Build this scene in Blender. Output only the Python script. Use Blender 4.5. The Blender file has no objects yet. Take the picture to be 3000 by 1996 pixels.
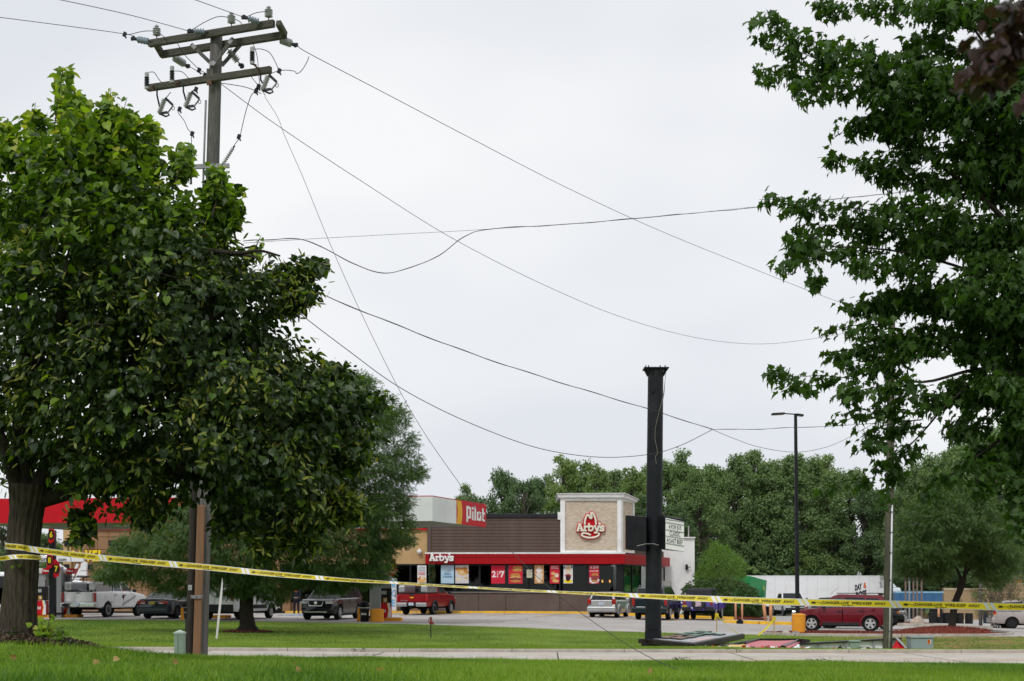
import bpy, math, random
import numpy as np
from mathutils import Vector, Matrix

# ------------------------------------------------------------------ camera, sky, sun, exposure
SC = bpy.context.scene
COL = SC.collection
EYE, F, HOR = 1.6, 4167.0, 1725.0
cam_d = bpy.data.cameras.new("camera"); cam = bpy.data.objects.new("camera", cam_d); COL.objects.link(cam)
cam.location = (0, 0, EYE); cam.rotation_euler = (math.pi/2, 0, 0)
cam_d.lens = 50.0; cam_d.sensor_width = 36.0; cam_d.shift_y = (HOR-998)/3000.0
cam_d.clip_start = .1; cam_d.clip_end = 3000
cam_d.dof.use_dof = True; cam_d.dof.focus_distance = 22.0; cam_d.dof.aperture_fstop = 4.5
SC.camera = cam

world = bpy.data.worlds.new("World"); SC.world = world; world.use_nodes = True
nt = world.node_tree; nt.nodes.clear()
wo = nt.nodes.new("ShaderNodeOutputWorld"); mixs = nt.nodes.new("ShaderNodeMixShader")
b1 = nt.nodes.new("ShaderNodeBackground"); b2 = nt.nodes.new("ShaderNodeBackground")
sky = nt.nodes.new("ShaderNodeTexSky"); sky.sky_type = 'NISHITA'; sky.sun_disc = False
SUN_EL, SUN_AZ = math.radians(48), math.radians(202)      # azimuth clockwise from +Y
sky.sun_elevation = SUN_EL; sky.sun_rotation = SUN_AZ
b1.inputs[1].default_value = .1
tc = nt.nodes.new("ShaderNodeTexCoord"); mp = nt.nodes.new("ShaderNodeMapping"); mp.inputs['Scale'].default_value = (1.6, 1.6, 3.6)
nz = nt.nodes.new("ShaderNodeTexNoise"); nz.inputs['Scale'].default_value = 1.3; nz.inputs['Detail'].default_value = 3.0; nz.inputs['Roughness'].default_value = .42
cr = nt.nodes.new("ShaderNodeValToRGB")
cr.color_ramp.elements[0].position = .40; cr.color_ramp.elements[0].color = (.785, .81, .86, 1)
cr.color_ramp.elements[1].position = .60; cr.color_ramp.elements[1].color = (.97, .975, .985, 1)
nt.links.new(tc.outputs['Generated'], mp.inputs[0]); nt.links.new(mp.outputs[0], nz.inputs[0])
nt.links.new(nz.outputs[0], cr.inputs[0]); nt.links.new(cr.outputs[0], b2.inputs[0]); b2.inputs[1].default_value = 1.0
nt.links.new(sky.outputs[0], b1.inputs[0]); mixs.inputs[0].default_value = .95
nt.links.new(b1.outputs[0], mixs.inputs[1]); nt.links.new(b2.outputs[0], mixs.inputs[2]); nt.links.new(mixs.outputs[0], wo.inputs[0])

sd = bpy.data.lights.new("sun", 'SUN'); sd.energy = 1.5; sd.angle = math.radians(12); sd.color = (1, .975, .94)
sun = bpy.data.objects.new("sun", sd); COL.objects.link(sun)
sdir = Vector((math.sin(SUN_AZ)*math.cos(SUN_EL), math.cos(SUN_AZ)*math.cos(SUN_EL), math.sin(SUN_EL)))
sun.rotation_euler = sdir.to_track_quat('Z', 'Y').to_euler()
SC.view_settings.view_transform = 'Standard'; SC.view_settings.look = 'None'
SC.view_settings.exposure = 0.0; SC.view_settings.gamma = 1.0; SC.view_settings.use_curve_mapping = False
SC.render.engine = 'CYCLES'
SC.cycles.max_bounces = 6; SC.cycles.transparent_max_bounces = 8; SC.cycles.diffuse_bounces = 3

# ------------------------------------------------------------------ helpers
PI = math.pi
def at(px, py, Y): return Vector(((px-1500.)/F*Y, Y, EYE+(HOR-py)/F*Y))
def gx(px, Y): return (px-1500.)/F*Y
def rad(a): return math.radians(a)
RNG = np.random.default_rng(7); random.seed(7)

_mats = {}
def mat(name, col, rough=.6, metal=0., var=.12, scale=4., bump=0., bscale=40., coat=0., dirt=None, dscale=1.2, stretch=None, spec=.2):
    if name in _mats: return _mats[name]
    m = bpy.data.materials.new(name); m.use_nodes = True; t = m.node_tree; N = t.nodes; L = t.links
    p = N['Principled BSDF']; p.inputs['Roughness'].default_value = rough; p.inputs['Metallic'].default_value = metal
    p.inputs['Specular IOR Level'].default_value = spec
    p.inputs['Coat Weight'].default_value = coat; p.inputs['Coat Roughness'].default_value = .06
    c = N.new('ShaderNodeTexCoord'); mpn = N.new('ShaderNodeMapping'); L.new(c.outputs['Object'], mpn.inputs[0])
    if stretch: mpn.inputs['Scale'].default_value = stretch
    n = N.new('ShaderNodeTexNoise'); n.inputs['Scale'].default_value = scale; n.inputs['Detail'].default_value = 5
    L.new(mpn.outputs[0], n.inputs[0])
    r = N.new('ShaderNodeValToRGB'); e = r.color_ramp.elements
    e[0].position = .3; e[1].position = .7
    e[0].color = tuple(max(0, x*(1-var)) for x in col)+(1,); e[1].color = tuple(x*(1+var) for x in col)+(1,)
    L.new(n.outputs[0], r.inputs[0]); src = r.outputs[0]
    if dirt:
        n2 = N.new('ShaderNodeTexNoise'); n2.inputs['Scale'].default_value = dscale; n2.inputs['Detail'].default_value = 8; n2.inputs['Roughness'].default_value = .7
        L.new(mpn.outputs[0], n2.inputs[0])
        r2 = N.new('ShaderNodeValToRGB'); r2.color_ramp.elements[0].position = .48; r2.color_ramp.elements[1].position = .72
        r2.color_ramp.elements[1].color = (dirt[3],)*3+(1,)
        L.new(n2.outputs[0], r2.inputs[0])
        mx = N.new('ShaderNodeMixRGB'); mx.inputs[2].default_value = tuple(dirt[:3])+(1,)
        L.new(r2.outputs[0], mx.inputs[0]); L.new(src, mx.inputs[1]); src = mx.outputs[0]
    L.new(src, p.inputs['Base Color'])
    if bump:
        n3 = N.new('ShaderNodeTexNoise'); n3.inputs['Scale'].default_value = bscale; n3.inputs['Detail'].default_value = 6
        L.new(mpn.outputs[0], n3.inputs[0]); bp = N.new('ShaderNodeBump'); bp.inputs['Strength'].default_value = bump; bp.inputs['Distance'].default_value = .03
        L.new(n3.outputs[0], bp.inputs['Height']); L.new(bp.outputs[0], p.inputs['Normal'])
    _mats[name] = m; return m

def leafmat(name, cols, rough=.45, trans=.35, tcol=None):
    """cols: list of colours picked at random for each leaf"""
    m = bpy.data.materials.new(name); m.use_nodes = True; t = m.node_tree; N = t.nodes; L = t.links
    p = N['Principled BSDF']; p.inputs['Roughness'].default_value = rough; p.inputs['Specular IOR Level'].default_value = .4
    g = N.new('ShaderNodeNewGeometry'); oi = N.new('ShaderNodeObjectInfo'); ad = N.new('ShaderNodeMath'); ad.operation = 'ADD'
    fr = N.new('ShaderNodeMath'); fr.operation = 'FRACT'
    L.new(g.outputs['Random Per Island'], ad.inputs[0]); L.new(oi.outputs['Random'], ad.inputs[1]); L.new(ad.outputs[0], fr.inputs[0])
    r = N.new('ShaderNodeValToRGB'); e = r.color_ramp.elements
    k = len(cols); e[0].position = 0; e[0].color = cols[0]+(1,); e[1].position = 1; e[1].color = cols[-1]+(1,)
    for i in range(1, k-1):
        q = e.new(i/(k-1)); q.color = cols[i]+(1,)
    L.new(fr.outputs[0], r.inputs[0]); L.new(r.outputs[0], p.inputs['Base Color'])
    if trans:
        tr = N.new('ShaderNodeBsdfTranslucent'); mx = N.new('ShaderNodeMixShader'); mx.inputs[0].default_value = trans
        gm = N.new('ShaderNodeMixRGB'); gm.blend_type = 'MULTIPLY'; gm.inputs[0].default_value = 1; gm.inputs[2].default_value = (1.5, 1.6, .5, 1)
        L.new(r.outputs[0], gm.inputs[1]); L.new(gm.outputs[0], tr.inputs[0])
        out = N['Material Output']; L.new(p.outputs[0], mx.inputs[1]); L.new(tr.outputs[0], mx.inputs[2]); L.new(mx.outputs[0], out.inputs[0])
    return m

def props(o, label=None, cat=None, group=None, kind=None):
    if label: o['label'] = label
    if cat: o['category'] = cat
    if group: o['group'] = group
    if kind: o['kind'] = kind
    return o

def thing(name, label, cat, loc=(0, 0, 0), rz=0, group=None):
    o = bpy.data.objects.new(name, None); o.empty_display_size = .2; COL.objects.link(o)
    o.location = loc; o.rotation_euler = (0, 0, rz)
    return props(o, label, cat, group)

def dup(root, loc=None, rz=None, label=None):
    def cp(o, parent):
        c = o.copy(); COL.objects.link(c)
        if parent is not None: c.parent = parent
        for ch in o.children: cp(ch, c)
        return c
    r = cp(root, None)
    if loc is not None: r.location = loc
    if rz is not None: r.rotation_euler = (0, 0, rz)
    if label: r['label'] = label
    return r

class MB:
    def __init__(s): s.v = []; s.f = []; s.m = []; s.cur = 0
    def add(s, vs, fs):
        n = len(s.v); s.v += [tuple(v) for v in vs]; s.f += [tuple(i+n for i in f) for f in fs]; s.m += [s.cur]*len(fs); return s
    def box(s, c, d, rz=0, ry=0, rx=0, taper=1.):
        hx, hy, hz = d[0]/2, d[1]/2, d[2]/2
        R = Matrix.Rotation(rz, 3, 'Z') @ Matrix.Rotation(ry, 3, 'Y') @ Matrix.Rotation(rx, 3, 'X')
        vs = []
        for z in (-1, 1):
            k = taper if z > 0 else 1.
            for x, y in ((-1, -1), (1, -1), (1, 1), (-1, 1)):
                vs.append(Vector(c)+R @ Vector((x*hx*k, y*hy*k, z*hz)))
        return s.add(vs, [(3, 2, 1, 0), (4, 5, 6, 7), (0, 1, 5, 4), (1, 2, 6, 5), (2, 3, 7, 6), (3, 0, 4, 7)])
    def hexa(s, p): # eight corners: bottom four, top four
        return s.add(p, [(3, 2, 1, 0), (4, 5, 6, 7), (0, 1, 5, 4), (1, 2, 6, 5), (2, 3, 7, 6), (3, 0, 4, 7)])
    def bar(s, a, b, w, h, up=(0, 0, 1)):
        a, b = Vector(a), Vector(b); d = (b-a).normalized(); u = Vector(up); sd = d.cross(u)
        if sd.length < 1e-4: sd = d.cross(Vector((1, 0, 0)))
        sd.normalize(); u = sd.cross(d)
        q = [sd*x*w/2+u*z*h/2 for x, z in ((-1, -1), (1, -1), (1, 1), (-1, 1))]
        return s.add([a+k for k in q]+[b+k for k in q], [(3, 2, 1, 0), (4, 5, 6, 7), (0, 1, 5, 4), (1, 2, 6, 5), (2, 3, 7, 6), (3, 0, 4, 7)])
    def tube(s, pts, r, n=6, flat=1., fdir=None, cap=True):
        pts = [Vector(p) for p in pts]; k = len(pts)
        rs = [r]*k if not hasattr(r, '__len__') else r
        base = len(s.v); ref = None; vs = []
        for i, p in enumerate(pts):
            d = (pts[min(i+1, k-1)]-pts[max(i-1, 0)])
            d = d.normalized() if d.length > 1e-9 else Vector((0, 0, 1))
            if ref is None:
                ref = d.orthogonal().normalized() if fdir is None else Vector(fdir)
            a = (ref-d*ref.dot(d))
            a = a.normalized() if a.length > 1e-6 else d.orthogonal().normalized()
            ref = a if fdir is None else Vector(fdir); b = d.cross(a)
            for j in range(n):
                t = 2*PI*j/n; vs.append(p+(a*math.cos(t)*flat+b*math.sin(t))*rs[i])
        fs = [(i*n+j, i*n+(j+1) % n, (i+1)*n+(j+1) % n, (i+1)*n+j) for i in range(k-1) for j in range(n)]
        if cap: fs += [tuple(range(n-1, -1, -1)), tuple((k-1)*n+j for j in range(n))]
        return s.add(vs, fs)
    def lathe(s, prof, n=16, o=(0, 0, 0), axis=(0, 0, 1)):
        """prof: (radius, height) pairs along the axis"""
        o = Vector(o); ax = Vector(axis).normalized(); a = ax.orthogonal().normalized(); b = ax.cross(a); vs = []
        for r_, h in prof:
            for j in range(n):
                t = 2*PI*j/n; vs.append(o+ax*h+(a*math.cos(t)+b*math.sin(t))*r_)
        k = len(prof)
        fs = [(i*n+j, i*n+(j+1) % n, (i+1)*n+(j+1) % n, (i+1)*n+j) for i in range(k-1) for j in range(n)]
        fs += [tuple(range(n-1, -1, -1)), tuple((k-1)*n+j for j in range(n))]
        return s.add(vs, fs)
    def prism(s, poly, o, ux, uy, th):
        """poly in (u,v), extruded by th along ux x uy"""
        o, ux, uy = Vector(o), Vector(ux), Vector(uy); n = ux.cross(uy).normalized(); k = len(poly)
        vs = [o+ux*u+uy*v for u, v in poly]+[o+ux*u+uy*v+n*th for u, v in poly]
        return s.add(vs, [tuple(range(k-1, -1, -1)), tuple(range(k, 2*k))]+[(i, (i+1) % k, (i+1) % k+k, i+k) for i in range(k)])
    def build(s, name, mats, parent=None, loc=None, rz=0, smooth=False, bevel=0., org=None):
        me = bpy.data.meshes.new(name)
        vs = s.v
        if org is not None: vs = [(x-org[0], y-org[1], z-org[2]) for x, y, z in vs]
        me.from_pydata(vs, [], s.f)
        if not isinstance(mats, (list, tuple)): mats = [mats]
        for m in mats: me.materials.append(m)
        if len(mats) > 1: me.polygons.foreach_set('material_index', s.m)
        if smooth: me.polygons.foreach_set('use_smooth', [True]*len(s.f))
        me.update()
        o = bpy.data.objects.new(name, me); COL.objects.link(o)
        if parent is not None: o.parent = parent
        if loc is not None: o.location = loc
        if rz: o.rotation_euler = (0, 0, rz)
        if bevel:
            b = o.modifiers.new('bevel', 'BEVEL'); b.width = bevel; b.segments = 2; b.limit_method = 'ANGLE'; b.angle_limit = rad(40)
        return o

def smooth_pts(pts, n=6):
    """Catmull-Rom through points"""
    P = [Vector(p) for p in pts]; P = [P[0]*2-P[1]]+P+[P[-1]*2-P[-2]]; out = []
    for i in range(1, len(P)-2):
        a, b, c, d = P[i-1:i+3]
        for k in range(n):
            t = k/n; out.append(.5*((2*b)+(c-a)*t+(2*a-5*b+4*c-d)*t*t+(3*b-a-3*c+d)*t**3))
    out.append(P[-2]); return out

def np_mesh(name, V, Fc, mats, mi=None, parent=None, smooth=False):
    """V (n,3) float, Fc (m,k) int"""
    me = bpy.data.meshes.new(name); m, k = Fc.shape
    me.vertices.add(len(V)); me.vertices.foreach_set('co', np.ascontiguousarray(V, dtype=np.float32).ravel())
    me.loops.add(m*k); me.loops.foreach_set('vertex_index', np.ascontiguousarray(Fc, dtype=np.int32).ravel())
    me.polygons.add(m); me.polygons.foreach_set('loop_start', np.arange(0, m*k, k, dtype=np.int32))
    if not isinstance(mats, (list, tuple)): mats = [mats]
    for q in mats: me.materials.append(q)
    if mi is not None: me.polygons.foreach_set('material_index', np.asarray(mi, dtype=np.int32))
    if smooth: me.polygons.foreach_set('use_smooth', np.ones(m, dtype=bool))
    me.update(calc_edges=True)
    o = bpy.data.objects.new(name, me); COL.objects.link(o)
    if parent is not None: o.parent = parent
    return o

def basis(d, n):
    d = d/np.linalg.norm(d, axis=1, keepdims=True); z = n-(n*d).sum(1, keepdims=True)*d
    z /= np.linalg.norm(z, axis=1, keepdims=True)+1e-9; y = np.cross(z, d)
    return np.stack([d, y, z], axis=2)

def scatter(name, tv, tf, pos, R, sc, mats, mi=None, parent=None, org=(0, 0, 0)):
    tv = np.asarray(tv, float); tf = np.asarray(tf); K = len(tv); N = len(pos)
    sc = np.asarray(sc, float)
    V = np.einsum('nij,kj->nki', R, tv)*sc[:, None, None]+pos[:, None, :]-np.asarray(org)[None, None]
    Fc = (tf[None]+(np.arange(N)*K)[:, None, None]).reshape(-1, tf.shape[1])
    m2 = None if mi is None else np.repeat(mi, len(tf))
    return np_mesh(name, V.reshape(-1, 3), Fc, mats, m2, parent)

_tx = {}
def text_geo(s, bold=.02, shear=0.):
    key = (s, bold, shear)
    if key in _tx: return _tx[key]
    c = bpy.data.curves.new('txt', 'FONT'); c.body = s; c.size = 1.; c.offset = bold; c.resolution_u = 2; c.extrude = 0.; c.shear = shear
    o = bpy.data.objects.new('txt', c); me = bpy.data.meshes.new_from_object(o)
    vs = [(v.co.x, v.co.y) for v in me.vertices]; fs = [tuple(p.vertices) for p in me.polygons]
    bpy.data.meshes.remove(me); bpy.data.objects.remove(o); bpy.data.curves.remove(c)
    x0 = min(v[0] for v in vs); x1 = max(v[0] for v in vs)
    vs = [((x-x0), y/.69) for x, y in vs]
    _tx[key] = (vs, fs, x1-x0); return _tx[key]

def text(name, s, m, parent, o, ux, uz, h, w=None, bold=.02, align='C', off=.006, shear=0., slant=0.):
    """flat lettering. o = baseline point, ux right, uz up, h = cap height, w = full width"""
    vs, fs, W = text_geo(s, bold, shear)
    if w is None: w = W/.69*h
    o, ux, uz = Vector(o), Vector(ux).normalized(), Vector(uz).normalized(); n = ux.cross(uz)
    x0 = {'C': -w/2, 'L': 0, 'R': -w}[align]
    mb = MB(); mb.add([o+ux*(x0+x/W*w)+uz*(y*h+slant*(x0+x/W*w))+n*off for x, y in vs], fs)
    return mb.build(name, m, parent)

# ------------------------------------------------------------------ terrain heights
U = np.array([-.36, -.28, -.2, -.08, 0, .05, .13, .2, .36])
ROWS = [
 (4,   [.95, .93, .9, .88, .86, .85, .84, .83, .82]),
 (12,  [.93, .90, .86, .83, .81, .80, .79, .78, .76]),
 (20,  [.60, .58, .54, .49, .47, .46, .45, .44, .43]),
 (28.4,[.20, .245, .184, .163, .143, .13, .115, .10, .075]),
 (28.9,[-.05, -.06, -.07, -.08, -.08, -.08, -.08, -.08, -.08]),
 (38,  [-.05, -.07, -.09, -.12, -.126, -.13, -.135, -.14, -.144]),
 (38.25,[.03, .01, -.01, -.04, -.045, -.05, -.055, -.06, -.065]),
 (42,  [-.08, -.08, -.09, -.115, -.115, -.115, -.125, -.19, -.225]),
 (46,  [-.14, -.15, -.17, -.25, -.28, -.29, -.34, -.42, -.45]),
 (55,  [-.03, -.05, -.06, -.16, -.21, -.26, -.34, -.40, -.45]),
 (60,  [-.03, -.05, -.06, -.15, -.19, -.25, -.36, -.43, -.44]),
 (65,  [-.0, -.02, -.05, -.13, -.17, -.22, -.33, -.38, -.42]),
 (73,  [.0, .0, -.04, -.10, -.14, -.17, -.30, -.40, -.60]),
 (84,  [.0, .0, .0, -.03, -.06, -.12, -.26, -.42, -.82]),
 (92,  [.0, .0, .0, .0, .0, -.02, -.30, -.5, -.90]),
 (112, [.0, .0, .0, .0, .0, -.1, -.45, -.6, -1.0]),
 (130, [.0, .0, .0, .0, -.2, -.5, -.9, -1.08, -1.2]),
 (300, [1.5, 1.5, 1., 1., 1., 1., 1., 1., 1.]),
 (2500,[14., 14., 14., 14., 14., 14., 14., 14., 14.]),
]
RY = np.array([r[0] for r in ROWS], float); RZ = np.array([r[1] for r in ROWS])
TREE0 = at(52, 1870, 18.0)
def g(x, y):
    x = np.asarray(x, float); y = np.asarray(y, float); x, y = np.broadcast_arrays(x, y)
    u = np.clip(x/np.maximum(y, 8), U[0], U[-1]); yy = np.clip(y, RY[0], RY[-1])
    i = np.clip(np.searchsorted(RY, yy, side='right')-1, 0, len(RY)-2); t = (yy-RY[i])/(RY[i+1]-RY[i])
    j = np.clip(np.searchsorted(U, u, side='right')-1, 0, len(U)-2); s = (u-U[j])/(U[j+1]-U[j])
    z = (RZ[i, j]*(1-s)+RZ[i, j+1]*s)*(1-t)+(RZ[i+1, j]*(1-s)+RZ[i+1, j+1]*s)*t
    dx = x-TREE0.x; dy = y-TREE0.y
    z = z+.30*np.exp(-(dx/1.25)**2*np.where(dx > 0, 1., .15)-(dy/1.9)**2)
    return z
def gz(x, y): return float(g(x, y))
ASPH = .035
# ------------------------------------------------------------------ ground, road, lot, kerbs
def heightfield(name, xs, yfun, nrow, zoff, m, kind='structure', parent=None, ys=None):
    """grid over xs; yfun(x) -> (y0,y1)"""
    V = []; nx = len(xs)
    for x in xs:
        if ys is None:
            y0, y1 = yfun(x); col = np.linspace(y0, y1, nrow)
        else: col = ys
        zc_ = g(np.full(len(col), x), col)+zoff
        if name == 'parking_lot': zc_[0] -= .12; col = col.copy(); col[1] = col[0]+.06; zc_[1] = g(x, col[1])+.012
        V.append(np.stack([np.full(len(col), x), col, zc_], 1))
    n = len(V[0]); V = np.concatenate(V)
    Fc = np.array([(i*n+j, (i+1)*n+j, (i+1)*n+j+1, i*n+j+1) for i in range(nx-1) for j in range(n-1)])
    o = np_mesh(name, V, Fc, m, None, parent, smooth=True)
    if kind: o['kind'] = kind
    return o

def grass_ground():
    m = bpy.data.materials.new('lawn_soil'); m.use_nodes = True; t = m.node_tree; N = t.nodes; L = t.links
    p = N['Principled BSDF']; p.inputs['Roughness'].default_value = .95; p.inputs['Specular IOR Level'].default_value = .1
    c = N.new('ShaderNodeTexCoord')
    a = N.new('ShaderNodeTexNoise'); a.inputs['Scale'].default_value = .35; a.inputs['Detail'].default_value = 6; L.new(c.outputs['Object'], a.inputs[0])
    r = N.new('ShaderNodeValToRGB'); e = r.color_ramp.elements
    e[0].position = .35; e[0].color = (.085, .155, .018, 1); e[1].position = .65; e[1].color = (.18, .265, .04, 1)
    L.new(a.outputs[0], r.inputs[0])
    b = N.new('ShaderNodeTexNoise'); b.inputs['Scale'].default_value = 9; b.inputs['Detail'].default_value = 8; L.new(c.outputs['Object'], b.inputs[0])
    mm = N.new('ShaderNodeMixRGB'); mm.blend_type = 'MULTIPLY'; mm.inputs[0].default_value = .8
    r2 = N.new('ShaderNodeValToRGB'); r2.color_ramp.elements[0].color = (.5, .5, .45, 1); r2.color_ramp.elements[1].color = (1.25, 1.25, 1.1, 1)
    r2.color_ramp.elements[0].position = .35; r2.color_ramp.elements[1].position = .65
    L.new(b.outputs[0], r2.inputs[0]); L.new(r.outputs[0], mm.inputs[1]); L.new(r2.outputs[0], mm.inputs[2])
    # dry patch of lawn on the right, in world metres
    sx = N.new('ShaderNodeSeparateXYZ'); L.new(c.outputs['Object'], sx.inputs[0])
    ma = N.new('ShaderNodeMapRange'); ma.inputs[1].default_value = 12; ma.inputs[2].default_value = 15.5; L.new(sx.outputs[0], ma.inputs[0])
    mb_ = N.new('ShaderNodeMapRange'); mb_.inputs[1].default_value = 43.5; mb_.inputs[2].default_value = 46; L.new(sx.outputs[1], mb_.inputs[0])
    d = N.new('ShaderNodeTexNoise'); d.inputs['Scale'].default_value = .8; d.inputs['Detail'].default_value = 7; L.new(c.outputs['Object'], d.inputs[0])
    r3 = N.new('ShaderNodeValToRGB'); r3.color_ramp.elements[0].position = .4; r3.color_ramp.elements[1].position = .6; L.new(d.outputs[0], r3.inputs[0])
    m1 = N.new('ShaderNodeMath'); m1.operation = 'MULTIPLY'; L.new(ma.outputs[0], m1.inputs[0]); L.new(mb_.outputs[0], m1.inputs[1])
    m2 = N.new('ShaderNodeMath'); m2.operation = 'MULTIPLY'; L.new(m1.outputs[0], m2.inputs[0]); L.new(r3.outputs[0], m2.inputs[1])
    mx = N.new('ShaderNodeMixRGB'); mx.inputs[2].default_value = (.30, .20, .09, 1)
    L.new(m2.outputs[0], mx.inputs[0]); L.new(mm.outputs[0], mx.inputs[1]); L.new(mx.outputs[0], p.inputs['Base Color'])
    return m
M_lawn = grass_ground()
xs = np.concatenate([np.linspace(-2000, -80, 9), np.linspace(-70, -32, 12), np.arange(-30, 30.1, .5), np.linspace(32, 70, 12), np.linspace(80, 2000, 9)])
ys = np.unique(np.concatenate([np.linspace(-200, 0, 5), np.arange(2, 12, 2.), np.arange(12, 28, .5), RY, np.arange(29, 70, 1.), np.arange(70, 140, 4), np.linspace(150, 2500, 10)]))
heightfield('ground', xs, None, 0, 0, M_lawn, ys=ys)

M_conc = mat('pale_concrete', (.49, .45, .40), .9, var=.10, scale=1.5, bump=.15, bscale=60, dirt=(.33, .29, .25, .7), dscale=.9)
M_kerb = mat('kerb_concrete', (.42, .38, .33), .9, var=.12, scale=3, bump=.2, bscale=50, dirt=(.16, .15, .12, .6), dscale=2)
M_asph = mat('worn_asphalt', (.42, .395, .375), .93, var=.10, scale=.5, bump=.2, bscale=80, dirt=(.27, .255, .24, .8), dscale=.6)
M_ylw = mat('yellow_paint', (.72, .40, .03), .7, var=.12, scale=5, dirt=(.35, .28, .16, .7), dscale=3)
M_blue = mat('blue_paint', (.16, .42, .68), .8, var=.1, dirt=(.4, .4, .4, .7), dscale=2)
rx = np.arange(-60, 60.1, 1.)
o = heightfield('road', rx, lambda x: (28.9, 37.97), 12, .03, M_conc)
for i, y in enumerate((33.4,)):
    heightfield('road_marking', rx, lambda x: (y, y+.12), 2, .034, M_ylw)
# road-edge yellow line by the far kerb (right of the pole)
heightfield('road_marking', np.arange(4.5, 16, .5), lambda x: (37.72, 37.83), 2, .034, M_ylw)
# kerb along the far side, in separate lengths
def kerb_run(pts, w=.15, h=.12, m=None, name='kerb', seg=3.0, yoff=0., zoff=0.):
    """kerb stones laid end to end along (x,y) points"""
    m = m or M_kerb
    root = None
    P = [Vector((p[0], p[1])) for p in pts]; k = 0
    root = thing(name, '', '', (P[0].x, P[0].y, gz(P[0].x, P[0].y)))
    for key in ('label', 'category'):
        if key in root: del root[key]
    root['kind'] = 'structure'
    for a, b in zip(P[:-1], P[1:]):
        n = max(1, round((b-a).length/seg)); d = (b-a).normalized(); s = Vector((-d.y, d.x))
        for i in range(n):
            p = a+(b-a)*(i/n)+d*.006; q = a+(b-a)*((i+1)/n)-d*.006
            zp, zq = gz(p.x, p.y+yoff)+zoff, gz(q.x, q.y+yoff)+zoff
            mb = MB(); ww = w/2
            mb.hexa([(p.x-s.x*ww, p.y-s.y*ww, zp-.1), (q.x-s.x*ww, q.y-s.y*ww, zq-.1), (q.x+s.x*ww, q.y+s.y*ww, zq-.1), (p.x+s.x*ww, p.y+s.y*ww, zp-.1),
                     (p.x-s.x*ww*.8, p.y-s.y*ww*.8, zp+h), (q.x-s.x*ww*.8, q.y-s.y*ww*.8, zq+h), (q.x+s.x*ww, q.y+s.y*ww, zq+h), (p.x+s.x*ww, p.y+s.y*ww, zp+h)])
            mb.build('kerb_stone', m, root, org=root.location, bevel=.015); k += 1
    return root
kerb_run([(-24, 38.05), (24, 38.05)], .16, .115, zoff=0, yoff=-.1)
kerb_run([(-20, 28.75), (20, 28.75)], .16, .13, zoff=-.02, yoff=.2)

EDGE = [(-2000/4167*75, 75), (gx(400, 73), 73), (gx(1200, 69), 69), (gx(1700, 62.5), 62.5), (gx(2240, 61.5), 61.5), (gx(2700, 60.4), 60.4), (60, 60.4)]
def edge_y(x): return float(np.interp(x, [e[0] for e in EDGE], [e[1] for e in EDGE]))
heightfield('parking_lot', np.concatenate([np.arange(-70, -30, 4.), np.arange(-30, 32, 1.), np.arange(32, 80, 4.)]), lambda x: (edge_y(x), 134), 40, ASPH, M_asph)
def patch(name, corners, zoff, m, n=8):
    """painted patch between four (x,y) corners"""
    c = [np.array(p, float) for p in corners]; V = []
    for i in range(n+1):
        for j in range(2):
            p = (c[0]*(1-i/n)+c[1]*(i/n))*(1-j)+(c[3]*(1-i/n)+c[2]*(i/n))*j
            V.append((p[0], p[1], gz(p[0], p[1])+zoff))
    Fc = np.array([(2*i, 2*i+2, 2*i+3, 2*i+1) for i in range(n)])
    o = np_mesh(name, np.array(V), Fc, m); o['kind'] = 'structure'; return o
# bay lines in front of the restaurant, slanting to the right
for px, Y0, Y1 in ((1170, 84, 90.5), (1275, 84.5, 90.6), (1420, 84, 90.6), (1560, 83, 90.6), (1690, 82.5, 90.5), (1815, 81, 89), (1955, 80, 88)):
    x0 = gx(px, Y0); x1 = x0+(Y1-Y0)*math.tan(rad(17))
    patch('bay_line', [(x0, Y0), (x1, Y1), (x1+.14, Y1), (x0+.14, Y0)], ASPH+.02, M_ylw)
for k in range(5):
    x0 = gx(812, 84)+k*.62; patch('blue_bay_hatching', [(x0, 83.5), (x0+1.6, 89.5), (x0+1.78, 89.5), (x0+.18, 83.5)], ASPH+.02, M_blue)
patch('blue_bay_hatching', [(gx(812, 83.2), 83.2), (gx(812, 83.2)+4, 83.2), (gx(812, 83.2)+4, 83.6), (gx(812, 83.2), 83.6)], ASPH+.024, M_blue)
# cracks, tar lines and joints
M_tar = mat('crack_filler', (.07, .066, .062), .85, var=.3)
def crack(pts, w, name='crack', zoff=ASPH+.008, m=None):
    mb = MB()
    for a, b in zip(pts[:-1], pts[1:]):
        d = Vector((b[0]-a[0], b[1]-a[1])); d.normalize(); s = Vector((-d.y, d.x))*w/2
        mb.add([(q[0]+k*s.x, q[1]+k*s.y, gz(q[0], q[1])+zoff) for q, k in ((a, -1), (b, -1), (b, 1), (a, 1))], [(0, 1, 2, 3)])
    mb.build(name, m or M_tar)['kind'] = 'structure'
for x0, y0, dx, dy, n_, w in ((-6, 71, 1.7, .12, 7, .05), (-3, 75.5, 1.9, -.1, 8, .06), (2.5, 67, 1.5, .3, 5, .06), (4, 72, 1.6, -.15, 6, .05), (-9, 79, 1.5, .5, 5, .05), (8.5, 66, 1.2, .6, 5, .05), (0, 80, 1.8, .2, 6, .05), (-1, 70, .4, 1.8, 6, .04), (6, 64, .3, 2., 7, .05), (-12, 76, .5, 1.5, 5, .05)):
    pts = [(x0+dx*i+random.uniform(-.3, .3), y0+dy*i+random.uniform(-.35, .35)) for i in range(n_)]; crack(pts, w)
for k in range(-5, 6): crack([(k*4.6+1, 29.1), (k*4.6+1.1, 33.3)], .03, 'road_joint', .036); crack([(k*4.6+1.1, 33.6), (k*4.6+1.2, 37.9)], .03, 'road_joint', .036)
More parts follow.
